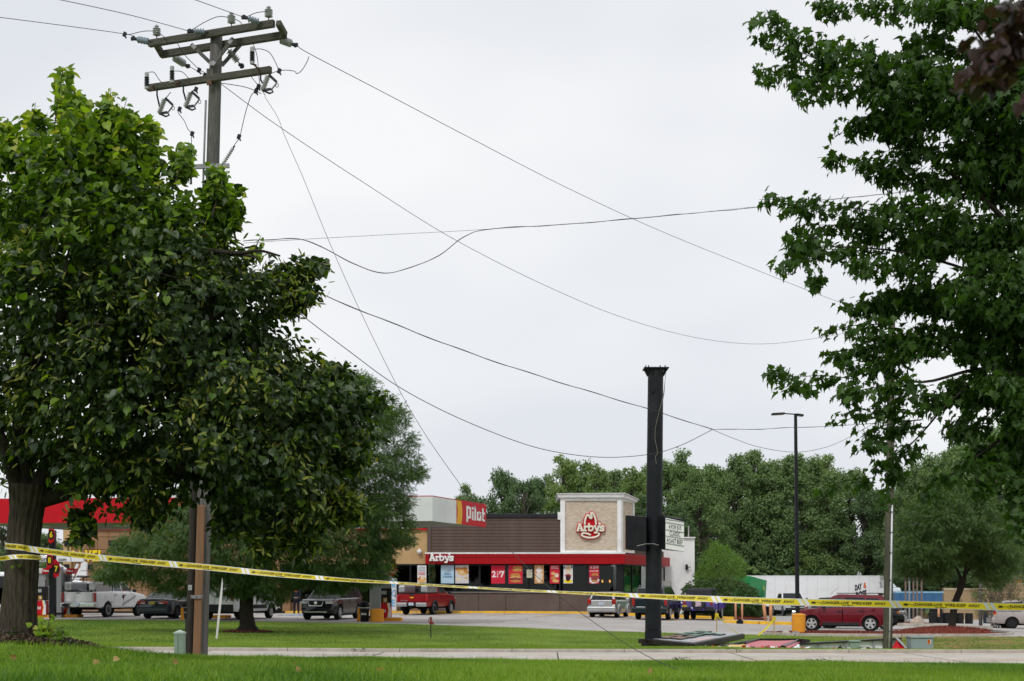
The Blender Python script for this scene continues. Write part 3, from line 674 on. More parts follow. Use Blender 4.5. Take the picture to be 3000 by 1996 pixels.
# ---- the hat sign on the tower, drawn as raised strokes
def logo(name, label, origin, k, hat=True, parentless=True):
    """k = metres per drawing unit; drawing is 1829 units across"""
    t = thing(name, label, 'sign', origin)
    def S(pts, r): return [((x-915)*k, 0, (780-y)*k) for x, y in pts], r*k
    R_ = 37
    L_ = [[(492, 735), (420, 960)], [(500, 735), (600, 960)], [(440, 905), (580, 905)], [(455, 738), (535, 738)], [(395, 982), (455, 982)], [(550, 982), (640, 982)],
          [(692, 822), (692, 960)], [(670, 820), (700, 820)], [(655, 982), (745, 982)], [(700, 870), (740, 828), (782, 826)], [(782, 826), (790, 850)],
          [(848, 735), (848, 982)], [(828, 735), (862, 735)], [(860, 850), (905, 820), (960, 822), (995, 865), (998, 920), (965, 968), (910, 985), (850, 975)],
          [(1075, 820), (1145, 985)], [(1222, 820), (1165, 1000), (1130, 1062), (1095, 1070), (1058, 1052)], [(1050, 818), (1100, 818)], [(1195, 818), (1250, 818)],
          [(1225, 712), (1262, 712), (1268, 755)],
          [(1405, 825), (1345, 818), (1290, 840), (1300, 885), (1365, 905), (1408, 935), (1400, 975), (1345, 988), (1270, 975)], [(1412, 822), (1412, 858)], [(1270, 955), (1270, 985)]]
    H_ = [[(690, 745), (697, 620), (725, 500), (770, 410), (815, 385), (850, 420), (885, 490), (925, 515), (955, 480), (945, 420), (920, 350), (935, 315), (975, 310), (1035, 380), (1085, 500), (1110, 620), (1120, 745)],
          [(900, 1145), (830, 1115), (750, 1090), (670, 1078), (600, 1095), (572, 1135), (600, 1185), (690, 1225), (820, 1250), (960, 1252), (1080, 1232), (1180, 1190), (1232, 1130), (1215, 1085)]] if hat else []
    fg = MB(); bg = MB()
    for j, (pts, big) in enumerate([(p, 0) for p in L_]+[(p, 1) for p in H_]):
        q, r = S(pts, R_ if not big else 38)
        if len(q) > 2: q = smooth_pts(q, 3)
        dy = -.03*(j % 7)/7
        for mb, rr, y0, fl in ((fg, r, -.13, .8), (bg, r+38*k, .0, 1.4 if hat else .3)):
            if mb is bg and not hat: continue
            pp = [(a[0], y0+dy*.2, a[2]) for a in q]
            e0 = Vector(pp[0])+(Vector(pp[0])-Vector(pp[1])).normalized()*rr*.6; e1 = Vector(pp[-1])+(Vector(pp[-1])-Vector(pp[-2])).normalized()*rr*.6
            rs = [rr*.75]+[rr]*len(pp)+[rr*.75]
            mb.tube([e0]+pp+[e1], rs, 10, flat=.6, fdir=(0, 1, 0))
    if hat:
        poly = [(640, 740), (660, 560), (720, 440), (800, 380), (930, 440), (960, 320), (1040, 380), (1120, 560), (1150, 740), (1400, 790), (1440, 990), (1250, 1080), (1180, 1200), (960, 1250), (700, 1230), (560, 1140), (600, 1010), (400, 1000), (440, 750)]
        bg.prism([((x-915)*k, (780-y)*k) for x, y in reversed(poly)], (0, .03, 0), (1, 0, 0), (0, 0, 1), .045)
        bg.build('sign_back', M_red2, t, smooth=False)
    fg.build('lettering', M_ivory if hat else M_white, t, smooth=True)
    return t
logo('hat_sign', 'red and cream cowboy hat outline sign reading Arby\'s on the brick tower', (bx(1730), YB-.12, bz(1540)), sB/13.06)
sg = logo('fascia_sign', 'white Arby\'s slab letters on the left end of the red fascia', (bx(1295), YB-.36, bz(1631)+.04), sB/15.0, hat=False)

# posters on the windows
def poster(px0, px1, py0, py1, label, m, dec=None):
    x0, x1, z1, z0 = bx(px0), bx(px1), bz(py0), bz(py1); w, h = x1-x0, z1-z0
    t = thing('poster', label, 'poster', ((x0+x1)/2, YB-.03, z0)); mb = MB(); mb.box((0, 0, h/2), (w, .012, h)); mb.build('sheet', m, t)
    for i, d in enumerate(dec or []):
        if d[0] == 'e':   # printed ellipse: cx, cz, rx, rz, material
            _, cx, cz, rx_, rz_, mm = d; mb = MB(); n = 14
            mb.prism([((cx+rx_*math.cos(a)*(1+.12*math.sin(5*a+i)))*w, (cz+rz_*math.sin(a)*(1+.1*math.cos(4*a+i)))*h) for a in [2*PI*j/n for j in range(n)]], (0, -.007-.0012*i, 0), (1, 0, 0), (0, 0, 1), .0008)
            mb.build('print', mm, t)
        else:
            _, s, cz, hh, ww, mm = d; text('print', s, mm, t, (0, -.0075-.0012*i, cz*h), (1, 0, 0), (0, 0, 1), hh*h, None if ww is None else ww*w, bold=.03, off=0.0006)
    return t
poster(1223, 1249, 1657, 1708, 'narrow white poster reading CHICKEN BACON RANCH LOADED FRIES on the left window', M_white_paper, [
    ('t', 'NEW', .93, .035, .2, M_pred), ('t', 'CHICKEN', .84, .06, .74, M_navy), ('t', 'BACON', .76, .06, .74, M_pgrey), ('t', 'RANCH', .67, .06, .74, M_navy), ('t', 'LOADED', .57, .06, .74, M_pred), ('t', 'FRIES', .45, .09, .76, M_pred),
    ('e', -.15, .2, .33, .17, M_bun), ('e', .2, .2, .26, .15, M_fry), ('e', 0, .1, .42, .1, M_fry), ('e', .02, .27, .2, .07, M_cream)])
poster(1292, 1330, 1656, 1709.5, 'pale blue poster reading FISH STRIPS', M_pblue, [('t', 'KING\'S HAWAIIAN', .70, .035, .62, M_pgrey), ('t', 'BATTERED', .61, .035, .4, M_pgrey), ('t', 'FISH', .46, .10, .48, M_navy), ('t', 'STRIPS', .31, .10, .72, M_navy)])
poster(1334, 1373, 1656, 1709.5, 'picture poster of golden fried food in a paper tray', mat('poster_grey_white', (.60, .58, .60), .5), [
    ('e', -.3, .78, .2, .1, M_bun), ('e', .15, .8, .3, .09, M_bun), ('e', -.1, .66, .3, .1, M_fry), ('e', .3, .62, .2, .13, M_bun), ('e', .05, .52, .3, .09, M_fry), ('e', 0, .6, .14, .05, M_cream), ('e', .3, .3, .14, .06, M_fry), ('e', -.25, .24, .2, .1, M_cream)])
t = poster(1439, 1479, 1657, 1710, 'red poster reading 2 FOR $7 in white', M_pred)
w_, h_ = bx(1479)-bx(1439), bz(1657)-bz(1710)
for s, cx, cz, hh in (('2', -.3, .36, .32), ('$', .12, .56, .11), ('7', .32, .36, .32), ('F', -.02, .58, .09), ('O', -.02, .46, .09), ('R', -.02, .34, .09)):
    text('print', s, M_white_paper, t, (cx*w_, -.008, cz*h_), (1, 0, 0), (0, 0, 1), hh*h_, bold=.03, off=.0006)
poster(1490, 1531, 1656, 1710, 'red picture poster of two stacked sandwiches', M_pred, [
    ('e', .15, .88, .34, .08, M_bun), ('e', .12, .76, .36, .05, M_fry), ('e', .12, .69, .34, .05, M_bun), ('e', -.02, .46, .36, .1, M_bun), ('e', 0, .34, .4, .05, M_fry), ('e', 0, .25, .42, .08, M_meat), ('e', .02, .13, .38, .07, M_bun)])
poster(1543, 1559, 1669, 1693, 'small pale notice taped between the sandwich and shake posters', mat('poster_beige', (.55, .52, .38), .5), [('t', 'OPEN', .6, .15, .6, M_pgrey), ('t', 'HOURS', .3, .15, .7, M_pgrey)])
poster(1566, 1593, 1656, 1709.5, 'orange picture poster of a whipped cream shake reading ORANGE CREAM', mat('poster_orange', (.62, .33, .14), .5, var=.2), [
    ('e', 0, .35, .36, .3, M_cream), ('e', 0, .72, .34, .12, M_white_paper), ('e', 0, .84, .22, .07, M_cream), ('t', 'ORANGE', .46, .07, .8, M_white_paper), ('t', 'CREAM', .36, .07, .7, M_white_paper)])
poster(1611, 1639, 1656.5, 1710, 'narrow red poster reading HAPPY HOURS', M_pred, [('t', 'HAPPY', .9, .055, .7, M_white_paper), ('t', 'HOURS', .81, .055, .75, M_white_paper), ('e', -.15, .55, .22, .09, M_fry), ('e', .2, .45, .22, .12, M_cream), ('e', -.12, .3, .3, .1, M_bun), ('e', .1, .14, .34, .08, M_fry)])
poster(1651, 1678, 1656.5, 1709.5, 'poster of a dark berry drink with white foam on yellow ground', M_white_paper, [
    ('e', 0, .12, .5, .1, M_yel), ('e', 0, .34, .3, .22, M_cup), ('e', 0, .68, .3, .14, M_cream), ('e', 0, .85, .24, .08, M_fry), ('e', .38, .9, .09, .07, M_navy), ('e', -.4, .86, .07, .07, M_navy), ('t', 'SIMPLY', .5, .05, .8, M_white_paper), ('t', 'SHAKES', .42, .05, .8, M_pred)])
poster(1726, 1755, 1656.5, 1710, 'red poster reading 4 FOR $10 ROAST BEEF above a sandwich', M_pred, [('t', '4 $10', .82, .14, .86, M_white_paper), ('t', 'ROAST BEEF', .66, .055, .86, M_white_paper),
    ('e', 0, .2, .5, .2, M_white_paper), ('e', .08, .48, .36, .09, M_bun), ('e', .05, .35, .4, .09, M_meat), ('e', .02, .24, .4, .07, M_meat), ('e', .05, .13, .36, .06, M_bun)])

# ------------------------------------------------------------------ travel centre store (left, tan)
store = thing('travel_center_building', 'tan stucco travel center with grid joints, square lamps and yellow letters', 'store', (0, YB, 0)); so = store.location
def Q(mb, name, m, **k): return mb.build(name, m, store, org=so, **k)
sx0, sx1 = bx(188), XL-.012
ztop = bz(1553)
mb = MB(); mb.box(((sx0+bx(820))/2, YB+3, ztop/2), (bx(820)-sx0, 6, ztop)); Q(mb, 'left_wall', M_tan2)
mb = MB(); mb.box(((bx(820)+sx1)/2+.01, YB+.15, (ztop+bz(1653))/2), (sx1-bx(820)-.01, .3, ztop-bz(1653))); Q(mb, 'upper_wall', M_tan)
mb = MB(); mb.box((sx0+.25, YB-.06, ztop/2), (.5, .3, ztop-.01)); Q(mb, 'pilaster', M_tan)
mb = MB(); mb.box(((sx0+sx1)/2, YB+.02, ztop+.05), (sx1-sx0, .36, .1)); Q(mb, 'roof_edge', M_red2)
mb = MB()
for px in [221+32.5*i for i in range(19)]:
    if px < 815: mb.box((bx(px), YB-.004, ztop/2), (.022, .016, ztop-.05))
for py in (1573, 1610, 1650, 1690, 1730): mb.box(((sx0+bx(820))/2+.4, YB-.007, bz(py)), (bx(820)-sx0-.9, .014, .022))
Q(mb, 'control_joint', mat('dark_joint_sealant', (.10, .055, .03), .9))  # brown joint lines, darker than the stucco
for px, py in ((200, 1593), (266, 1592), (329, 1592), (393, 1592), (457, 1592), (198, 1662), (264, 1662), (329, 1662), (393, 1662)):
    t = thing('wall_lamp', 'dark square lamp box on the tan wall, %s row, %s from the left' % ('upper' if py < 1630 else 'lower', {198: 'first', 200: 'first', 264: 'second', 266: 'second', 329: 'third', 393: 'fourth', 457: 'fifth'}[px]), 'wall lamp', (bx(px), YB-.01, bz(py)), group='square lamp boxes on the tan wall')
    mb = MB(); mb.box((0, -.14, 0), (.36, .28, .37)); mb.build('housing', M_black, t, bevel=.01)
    mb = MB(); mb.box((0, -.14, -.19), (.26, .2, .012)); mb.build('lens', M_white_paper, t)
tcs = thing('store_letters', 'raised yellow TRAVEL CENTER letters on the tan wall', 'sign lettering', (bx(188), YB-.1, bz(1644)))
for s, px0, px1 in (('T', 189, 207), ('R', 209, 225), ('A', 226, 247), ('V', 250, 269), ('E', 272, 286), ('L', 289, 304), ('C', 330, 347), ('E', 350, 363), ('N', 366, 383), ('T', 385, 400), ('E', 403, 416), ('R', 419, 436)):
    vs, fs, W = text_geo(s, .05); w = bx(px1)-bx(px0); mb = MB(); x0 = bx(px0)-bx(188)
    mb.add([(x0+x/W*w, -.002, y*.66) for x, y in vs]+[(x0+x/W*w, .08, y*.66) for x, y in vs], fs+[tuple(i+len(vs) for i in f) for f in fs]); mb.build('letter', M_yel, tcs)
# store front windows right of the tan wall + its entrance side
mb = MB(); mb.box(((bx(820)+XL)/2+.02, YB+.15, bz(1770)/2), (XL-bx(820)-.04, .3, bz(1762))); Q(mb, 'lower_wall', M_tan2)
mb = MB()
for px in (826, 880, 935, 990, 1045, 1100, 1150, 1202, 1248): mb.box((bx(px), YB+.05, (bz(1653)+bz(1762))/2), (.09, .14, bz(1653)-bz(1762)))
mb.box(((bx(820)+XL)/2+.02, YB+.05, bz(1655)), (XL-bx(820)-.05, .13, .1)); Q(mb, 'window_frame', M_black)
for a, b in zip((826, 880, 935, 990, 1045, 1100, 1150, 1202), (880, 935, 990, 1045, 1100, 1150, 1202, 1248)):
    mb = MB(); mb.box(((bx(a)+bx(b))/2, YB+.08, (bz(1656)+bz(1762))/2), (bx(b)-bx(a)-.1, .012, bz(1656)-bz(1762))); Q(mb, 'pane', M_glass)
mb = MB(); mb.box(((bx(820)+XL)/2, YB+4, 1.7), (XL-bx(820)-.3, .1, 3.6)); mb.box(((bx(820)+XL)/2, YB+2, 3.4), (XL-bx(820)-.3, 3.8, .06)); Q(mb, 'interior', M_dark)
mb = MB(); mb.box(((bx(820)+XL)/2, YB+4.2, ztop-.2), (XL-bx(820)-.3, 7.9, .2)); Q(mb, 'roof', M_capm)
mb = MB(); mb.box((bx(832), YB-.2, bz(1760)), (.9, .5, 2.0)); Q(mb, 'pillar', M_tan2)
cm = thing('security_camera', 'small white dome security camera on the tan wall corner', 'security camera', (bx(1229), YB, bz(1616)))
mb = MB(); mb.lathe([(.04, 0), (.04, .12)], 8, (0, 0, .12), (0, -1, 0)); mb.box((0, -.14, .1), (.1, .08, .16)); mb.build('bracket', M_white, cm)
mb = MB(); mb.lathe([(.02, -.18), (.11, -.14), (.16, -.02), (.15, .08), (.05, .1)], 12, (0, -.18, 0)); mb.build('dome', M_white, cm, smooth=True)
ice = thing('ice_box', 'white ice merchandiser with blue ICE letters beside the windows', 'ice chest', (gx(1152, 90.9), 91.4, .17))
mb = MB(); mb.box((0, 0, 1.05), (.36, .7, 2.1)); mb.build('body', mat('white_enamel', (.62, .64, .66), .4), ice, bevel=.02)
for i, s in enumerate('ICE'): text('lettering', s, M_blue, ice, (0, -.36, 1.55-.62*i), (1, 0, 0), (0, 0, 1), .42, .22)
mb = MB(); mb.box((.12, -.365, 1.1), (.03, .02, .5)); mb.build('handle', M_black, ice)

def pilot(parent, o, ux, h, w, off=.008):
    o, ux = Vector(o), Vector(ux).normalized(); up = Vector((0, 0, 1)); n = ux.cross(up); mb = MB()
    for x0, y0, x1, y1 in ((0, -.18, .2, 1.), (.2, .8, .4, 1.), (.4, .12, .6, .94), (.2, .06, .4, .26), (.72, 0, .92, .66), (.72, .78, .92, .98), (1.04, 0, 1.24, 1.06), (1.36, .04, 1.56, .68), (1.76, .04, 1.96, .68), (1.56, .52, 1.76, .72), (1.56, 0, 1.76, .2), (2.08, .04, 2.28, .98), (2.28, .52, 2.46, .7), (2.28, 0, 2.46, .18)):
        mb.prism([(x0*w/2.46, y0*h), (x1*w/2.46, y0*h), (x1*w/2.46, y1*h), (x0*w/2.46, y1*h)], o+n*off, ux, up, .004)
    return mb.build('lettering', M_pw, parent)
M_pw = mat('pilot_white', (.80, .80, .78), .4)
# ------------------------------------------------------------------ fuel canopy
canopy = thing('fuel_canopy', 'white and red fuel station canopy with a red Pilot end panel', 'canopy', at(1267, 1526.6, 65)); co = canopy.location
A_ = at(1267, 1526.6, 65); B_ = at(1424, 1546, 71.7); zc = A_.z; hc = 1.12
K_ = Vector((gx(-150, 67.5), 67.5, zc)); Bk = Vector((K_.x+3.0, K_.y+8.2, zc))
def can(mb, name, m, **k): return mb.build(name, m, canopy, org=co, **k)
inn = Vector((B_.x, B_.y, 0))
def strip(a, b, z0, z1, th, nrm):
    a, b = Vector(a), Vector(b); n = Vector(nrm)*th
    return [(a.x, a.y, z0), (b.x, b.y, z0), (b.x+n.x, b.y+n.y, z0), (a.x+n.x, a.y+n.y, z0), (a.x, a.y, z1), (b.x, b.y, z1), (b.x+n.x, b.y+n.y, z1), (a.x+n.x, a.y+n.y, z1)]
dF = (A_-K_); dF.z = 0; LF = dF.length; dF.normalize(); nF = Vector((dF.y, -dF.x, 0))    # outward, towards the camera
dS = (B_-A_); dS.z = 0; LSd = dS.length; dS.normalize(); nS = Vector((dS.y, -dS.x, 0))
M_canw = mat('white_canopy_panel', (.74, .75, .755), .4, var=.03, scale=.5, dirt=(.42, .42, .40, .4), dscale=.7)
M_can_y = mat('canopy_yellow', (.78, .40, .02), .4, var=.04)
def fpt(t): return K_+dF*t
cutp = (gx(850, 66)-K_.x)/dF.x
mb = MB(); mb.hexa(strip(fpt(0), fpt(cutp-1.0), zc, zc+hc, -.12, nF)); can(mb, 'red_fascia', M_red2)
mb = MB(); mb.hexa(strip(fpt(cutp-.995), fpt(cutp-.3), zc, zc+hc, -.12, nF)); can(mb, 'yellow_band', M_can_y)
n_p = 4
for k in range(n_p):
    a, b = cutp-.29+(LF-cutp+.28)*k/n_p, cutp-.29+(LF-cutp+.28)*(k+1)/n_p
    mb = MB(); mb.hexa(strip(fpt(a+.006), fpt(b-.006), zc, zc+hc, -.12, nF)); can(mb, 'panel', M_canw)
c1 = 3.0; c2 = 3.55
def spt(t): return A_+dS*t
for a, b in ((.0, c1*.5), (c1*.5+.01, c1-.005)):
    mb = MB(); mb.hexa(strip(spt(a), spt(b), zc, zc+hc, -.12, nS)); can(mb, 'panel', M_canw)
arc = [(c1+.35*math.sin(PI*t)*.5, t) for t in np.linspace(0, 1, 9)]
mb = MB(); poly = [(c1+.16*math.sin(PI*t), t*hc) for t in np.linspace(0, 1, 9)]+[(c1+.62+.16*math.sin(PI*t), t*hc) for t in np.linspace(1, 0, 9)]
mb.prism(poly, A_+nS*-.10, dS, (0, 0, 1), .105); can(mb, 'yellow_band', M_can_y)
mb = MB(); mb.hexa(strip(spt(c1+.01), spt(LSd), zc, zc+hc, -.12, nS)); can(mb, 'red_panel', M_red2)
mb = MB()
mb.hexa(strip(fpt(0), fpt(LF), zc+hc+.003, zc+hc+.04, -.14, nF)); mb.hexa(strip(spt(0), spt(LSd), zc+hc+.005, zc+hc+.042, -.14, nS)); can(mb, 'edge_trim', M_red2)
pilot(canopy, spt(4.3)+Vector((0, 0, .27))-co, dS, .66, 2.6)
mb = MB(); mb.add([(K_.x, K_.y+.13, zc+.03), (A_.x, A_.y+.13, zc+.03), (B_.x-.1, B_.y, zc+.03), (Bk.x, Bk.y, zc+.03), (K_.x, K_.y+.13, zc+.9), (A_.x, A_.y+.13, zc+.9), (B_.x-.1, B_.y, zc+.9), (Bk.x, Bk.y, zc+.9)],
              [(0, 1, 2, 3), (7, 6, 5, 4), (3, 2, 6, 7), (0, 3, 7, 4)]); can(mb, 'soffit', mat('canopy_soffit', (.30, .30, .29), .7, var=.1, scale=.6))
for t0 in (3, 7, 11, 15, 19):
    mb = MB(); q = fpt(t0)+Vector((.6, 3., .0)); mb.box((q.x, q.y, zc+.0), (.6, .6, .05)); can(mb, 'soffit_light', M_white)
M_galv = mat('grey_column_cladding', (.30, .31, .32), .45, .3, var=.1, stretch=(8, 8, .4))
M_blk = mat('black_column_paint', (.012, .013, .016), .45, var=.3)
M_or = mat('orange_island_paint', (.80, .33, .03), .55, var=.1, scale=3, dirt=(.5, .2, .05, .5), dscale=3)
M_steel = mat('brushed_aluminium', (.42, .43, .44), .38, .7, var=.15, scale=2, stretch=(1, 1, 12))
M_rub = mat('black_rubber', (.014, .014, .015), .65, var=.3)
def gnd(px, Y): x = gx(px, Y); return (x, Y, gz(x, Y)+ASPH)
# islands, columns, pumps
def island(px0, px1, Y, label):
    x0, x1 = gx(px0, Y), gx(px1, Y); z = gz((x0+x1)/2, Y)+ASPH; t = thing('pump_island', label, 'pump island', ((x0+x1)/2, Y, z)); mb = MB(); L = x1-x0
    n = 10; poly = [(-L/2+.0, -.55), (L/2, -.55), (L/2, .55), (-L/2, .55)]
    mb.prism(poly, (0, 0, -.05), (1, 0, 0), (0, 1, 0), .21); mb.build('island_kerb', M_or, t, bevel=.04)
    mb = MB(); mb.box((0, 0, .168), (L-.2, .9, .01)); mb.build('island_top', M_conc, t); return t
island(96, 236, 77.8, 'orange edged concrete pump island behind the near tree trunk')
island(1048, 1178, 73.5, 'orange edged concrete pump island by the big orange drum guard')
island(612, 672, 77, 'orange edged island end seen under the white van')
def column(name, label, px, Y, w, m, ztop_):
    x, y, z = gnd(px, Y); t = thing(name, label, 'column', (x, y, z)); mb = MB(); H = ztop_-z; mb.box((0, 0, H/2), (w, .35, H)); mb.build('shaft', m, t, bevel=.02)
    mb = MB()
    for sx_ in (-.25, 0, .25): mb.box((sx_*w, -.18, H/2), (.02, .02, H-.1))
    mb.build('flute', m, t)
    mb = MB(); mb.box((0, 0, .22), (w+.12, .47, .1)); mb.build('base_plate', M_blk, t); return t
column('canopy_column', 'black steel canopy column carrying the numbered flags', 154, 76, .30, M_blk, zc+.03)
column('canopy_column', 'grey clad canopy column beside the black one', 173, 77.2, .38, M_galv, zc-1.9)
column('canopy_column', 'wide grey canopy column right of the black crossover', 1100, 72.8, .56, M_galv, zc+.03)
def flag(px, py, Y, num, label, tilt=0.):
    p = at(px, py, Y); t = thing('pump_number_flag', label, 'pump number sign', p, group='pump number flags'); mb = MB(); k = .27
    mb.prism([(-k*.5, k*1.6), (-k*.1, k*1.9), (k*.55, k*1.2), (k*.75, 0), (k*.45, -k*1.4), (-k*.2, -k*1.75), (-k*.5, -k*1.5)][::-1] if False else [(-k*.5, -k*1.5), (-k*.2, -k*1.75), (k*.45, -k*1.4), (k*.75, 0), (k*.55, k*1.2), (-k*.1, k*1.9), (-k*.5, k*1.6)], (0, .02, 0), (1, 0, 0), (0, 0, 1), .05); mb.build('panel', M_red2, t)
    mb = MB(); n = 16; mb.prism([(k*.62*math.cos(2*PI*i/n), k*.95*math.sin(2*PI*i/n)) for i in range(n)], (0, -.035, 0), (1, 0, 0), (0, 0, 1), .008); mb.build('disc', M_blk, t)
    text('numeral', num, M_yel, t, (.01, -.046, -k*.5), (1, 0, 0), (0, 0, 1), k*1.05, k*.62, bold=.04); return t
flag(150, 1567, 75.5, '6', 'red and black pump number flag reading 6, topmost on the black column')
flag(145, 1642, 75.5, '8', 'red and black pump number flag reading 8 under the yellow tape')
flag(165, 1667, 75.4, '7', 'red and black pump number flag reading 7 right of the black column')
flag(1150, 1661, 73, '1', 'red and black pump number flag reading 1 by the grey column')
def pump(px, Y, label, rz=0., w=.62):
    x, y, z = gnd(px, Y); t = thing('fuel_pump', label, 'fuel pump', (x, y, z+.16), rz)
    mb = MB(); mb.box((0, 0, .38), (w, .5, .76)); mb.build('lower_panel', M_red2, t, bevel=.02)
    mb = MB(); mb.prism([(w*.22, -.38), (w*.5, -.38), (w*.5, .38), (w*.22, .38), (w*.32, 0)][::1], (0, -.253, .38), (1, 0, 0), (0, 0, 1), .006); mb.build('white_stripe', M_white_paper, t)
    mb = MB(); mb.prism([(w*.16, -.38), (w*.22, -.38), (w*.32, 0), (w*.22, .38), (w*.16, .38), (w*.26, 0)], (0, -.254, .38), (1, 0, 0), (0, 0, 1), .008); mb.build('yellow_stripe', M_can_y, t)
    mb = MB(); mb.box((0, 0, 1.14), (w, .5, .74)); mb.build('dispenser_head', M_blk, t, bevel=.02)
    mb = MB(); mb.box((-.05, -.256, 1.3), (w*.4, .012, .18)); mb.build('screen', M_steel, t)
    for i, m in enumerate((M_can_y, M_white_paper, M_can_y)):
        mb = MB(); mb.box((-.06+.07*i, -.262, .92), (.05, .014, .2)); mb.build('grade_button', m, t)
    mb = MB(); mb.box((0, .02, 1.86), (w*.96, .4, .7)); mb.build('valance_panel', M_galv, t, bevel=.02)
    for s in (-1, 1):
        mb = MB(); mb.tube(smooth_pts([(s*w*.42, -.22, 1.9), (s*w*.55, -.36, 1.3), (s*w*.5, -.38, .55), (s*w*.45, -.3, 1.0)], 5), .018, 6); mb.build('hose', M_rub, t)
        mb = MB(); mb.box((s*w*.44, -.3, 1.08), (.06, .12, .2), rx=.4); mb.build('nozzle', M_rub, t)
    pilot(t, (-w*.42, -.252, .28), (1, 0, 0), .17, w*.5)
    tp_ = MB(); tp_.hexa([(-w*.72, -.3, 2.22), (w*.72, -.3, 2.22), (w*.72, .3, 2.22), (-w*.72, .3, 2.22), (-w*.95, -.36, 2.5), (w*.95, -.36, 2.5), (w*.95, .36, 2.5), (-w*.95, .36, 2.5)]); tp_.build('topper', M_white_paper, t, bevel=.04)
    mb = MB(); mb.hexa([(w*.2, -.345, 2.215), (w*.735, -.345, 2.215), (w*.735, .31, 2.215), (w*.2, .31, 2.215), (w*.3, -.385, 2.51), (w*.975, -.385, 2.51), (w*.975, .37, 2.51), (w*.3, .37, 2.51)]); mb.build('topper_end', M_red2, t)
    text('lettering', 'Pilot', M_white_paper, t, (w*.6, -.39, 2.32), (1, 0, 0), (0, 0, 1), .1, .3, bold=.04)
    return t
pump(122, 77.4, 'fuel pump with red skirt just right of the near tree trunk')
pump(192, 77.9, 'fuel pump half hidden behind the white pickup tailgate')
pump(1129, 73.2, 'fuel pump with red skirt right of the big orange drum')

# orange drum guard, bins
def drum(px, Y, r, h, label, base=0.):
    x, y, z = gnd(px, Y); t = thing('drum_guard', label, 'bollard cover', (x, y, z+base)); prof = [(r*1.03, 0), (r, .04)]
    n = 6
    for i in range(n): prof += [(r, .04+(h-.1)*(i+.45)/n), (r*.985, .04+(h-.1)*(i+.5)/n), (r, .04+(h-.1)*(i+.55)/n)]
    prof += [(r, h-.04), (r*.96, h-.01), (r*.3, h+.02), (0.01, h+.02)]
    mb = MB(); mb.lathe(prof, 28); mb.build('shell', M_or, t, smooth=False); return t
drum(1105, 71.6, .33, .64, 'large orange drum beside the black litter bin')
mb = MB(); xx, yy, zz = gnd(1051, 72.4); t = thing('orange_post', 'narrow orange guard post left of the black litter bin', 'guard post', (xx, yy, zz)); mb.box((0, 0, .33), (.12, .12, .66)); mb.box((0, 0, .04), (.2, .2, .08)); mb.build('post', M_or, t, bevel=.01)
xx, yy, zz = gnd(534, 73.0); t = thing('orange_post', 'tapered orange guard block behind the dark sedan', 'guard post', (xx, yy, zz)); mb = MB(); mb.box((0, 0, .31), (.16, .16, .62), taper=.75); mb.build('post', M_or, t, bevel=.01)
mb = MB(); mb.box((0, 0, .05), (.2, .2, .1)); mb.build('base', M_or, t, bevel=.01)
def bin_(px, Y, label, k=1.):
    x, y, z = gnd(px, Y); t = thing('litter_bin', label, 'trash can', (x, y, z))
    mb = MB(); mb.lathe([(.2*k, 0), (.235*k, .6*k), (.25*k, .66*k)], 20); mb.build('barrel', M_rub, t, smooth=True)
    mb = MB(); mb.lathe([(.262*k, .665*k), (.262*k, .7*k)], 20); mb.build('rim_band', M_steel, t)
    mb = MB(); mb.lathe([(.25*k, .702*k), (.24*k, .86*k), (.18*k, .97*k), (.08*k, 1.02*k), (.01, 1.03*k)], 20); mb.build('lid', M_rub, t, smooth=True)
    mb = MB(); mb.prism([(-.1*k, 0), (.1*k, 0), (.1*k, .1*k), (.06*k, .16*k), (-.06*k, .16*k), (-.1*k, .1*k)], (0, -.252*k, .74*k), (1, 0, 0), (0, 0, 1), .01); mb.build('opening', mat('void_black', (.002, .002, .002), .9), t)
    pilot(t, (-.14*k, -.25*k, .33*k), (1, 0, 0), .1*k, .26*k); return t
bin_(1068, 71.7, 'black domed litter bin in front of the big orange drum', 1.02)
bin_(817, 90.6, 'black domed litter bin against the travel center wall', 1.0)
bin_(548, 74.5, 'black litter bin half hidden behind the old dark post', .9)
# ------------------------------------------------------------------ vehicles
def paint(name, col, coat=.8, dirt=None, metal=.15): return mat(name, col, .34, metal, var=.05, scale=2, coat=coat, dirt=dirt, dscale=2.2)
C_white = paint('white_car_paint', (.74, .75, .76), .5, (.42, .41, .38, .35), 0)
C_van = paint('van_white_paint', (.76, .77, .78), .5, (.45, .44, .42, .3), 0)
C_redt = paint('truck_red_paint', (.24, .003, .008), .35, (.2, .02, .015, .4), 0.)
C_esc = paint('dark_red_car_paint', (.13, .002, .010), .5, None, 0.)
C_silver = paint('silver_car_paint', (.46, .47, .48), .7, (.42, .34, .24, .4), .5)
C_navy = paint('slate_blue_car_paint', (.022, .032, .052), .9)
C_teal = paint('dark_teal_car_paint', (.008, .018, .024), .9)
C_blk = paint('black_car_paint', (.006, .007, .009), .7)
C_dusty = paint('road_dust_over_black', (.09, .082, .075), .3)
C_purp = paint('purple_car_paint', (.085, .06, .28), .8)
C_beige = paint('light_bronze_car_paint', (.40, .355, .34), .7, None, .4)
M_tyre = mat('tyre_rubber', (.012, .012, .012), .85, var=.3)
M_plast = mat('dark_plastic_trim', (.022, .023, .025), .6, var=.15)
M_chrome = mat('chrome', (.62, .63, .65), .15, 1., var=.1, scale=3)
M_alloy = mat('alloy_rim', (.50, .50, .51), .4, .35, var=.1)
M_tail = mat('red_tail_lens', (.34, .006, .01), .2, var=.3, scale=20, coat=1)
M_lamp = mat('clear_lamp_lens', (.55, .57, .6), .12, .3, var=.2, scale=20, coat=1)
M_amber = mat('amber_lens', (.75, .2, .02), .2, coat=1)
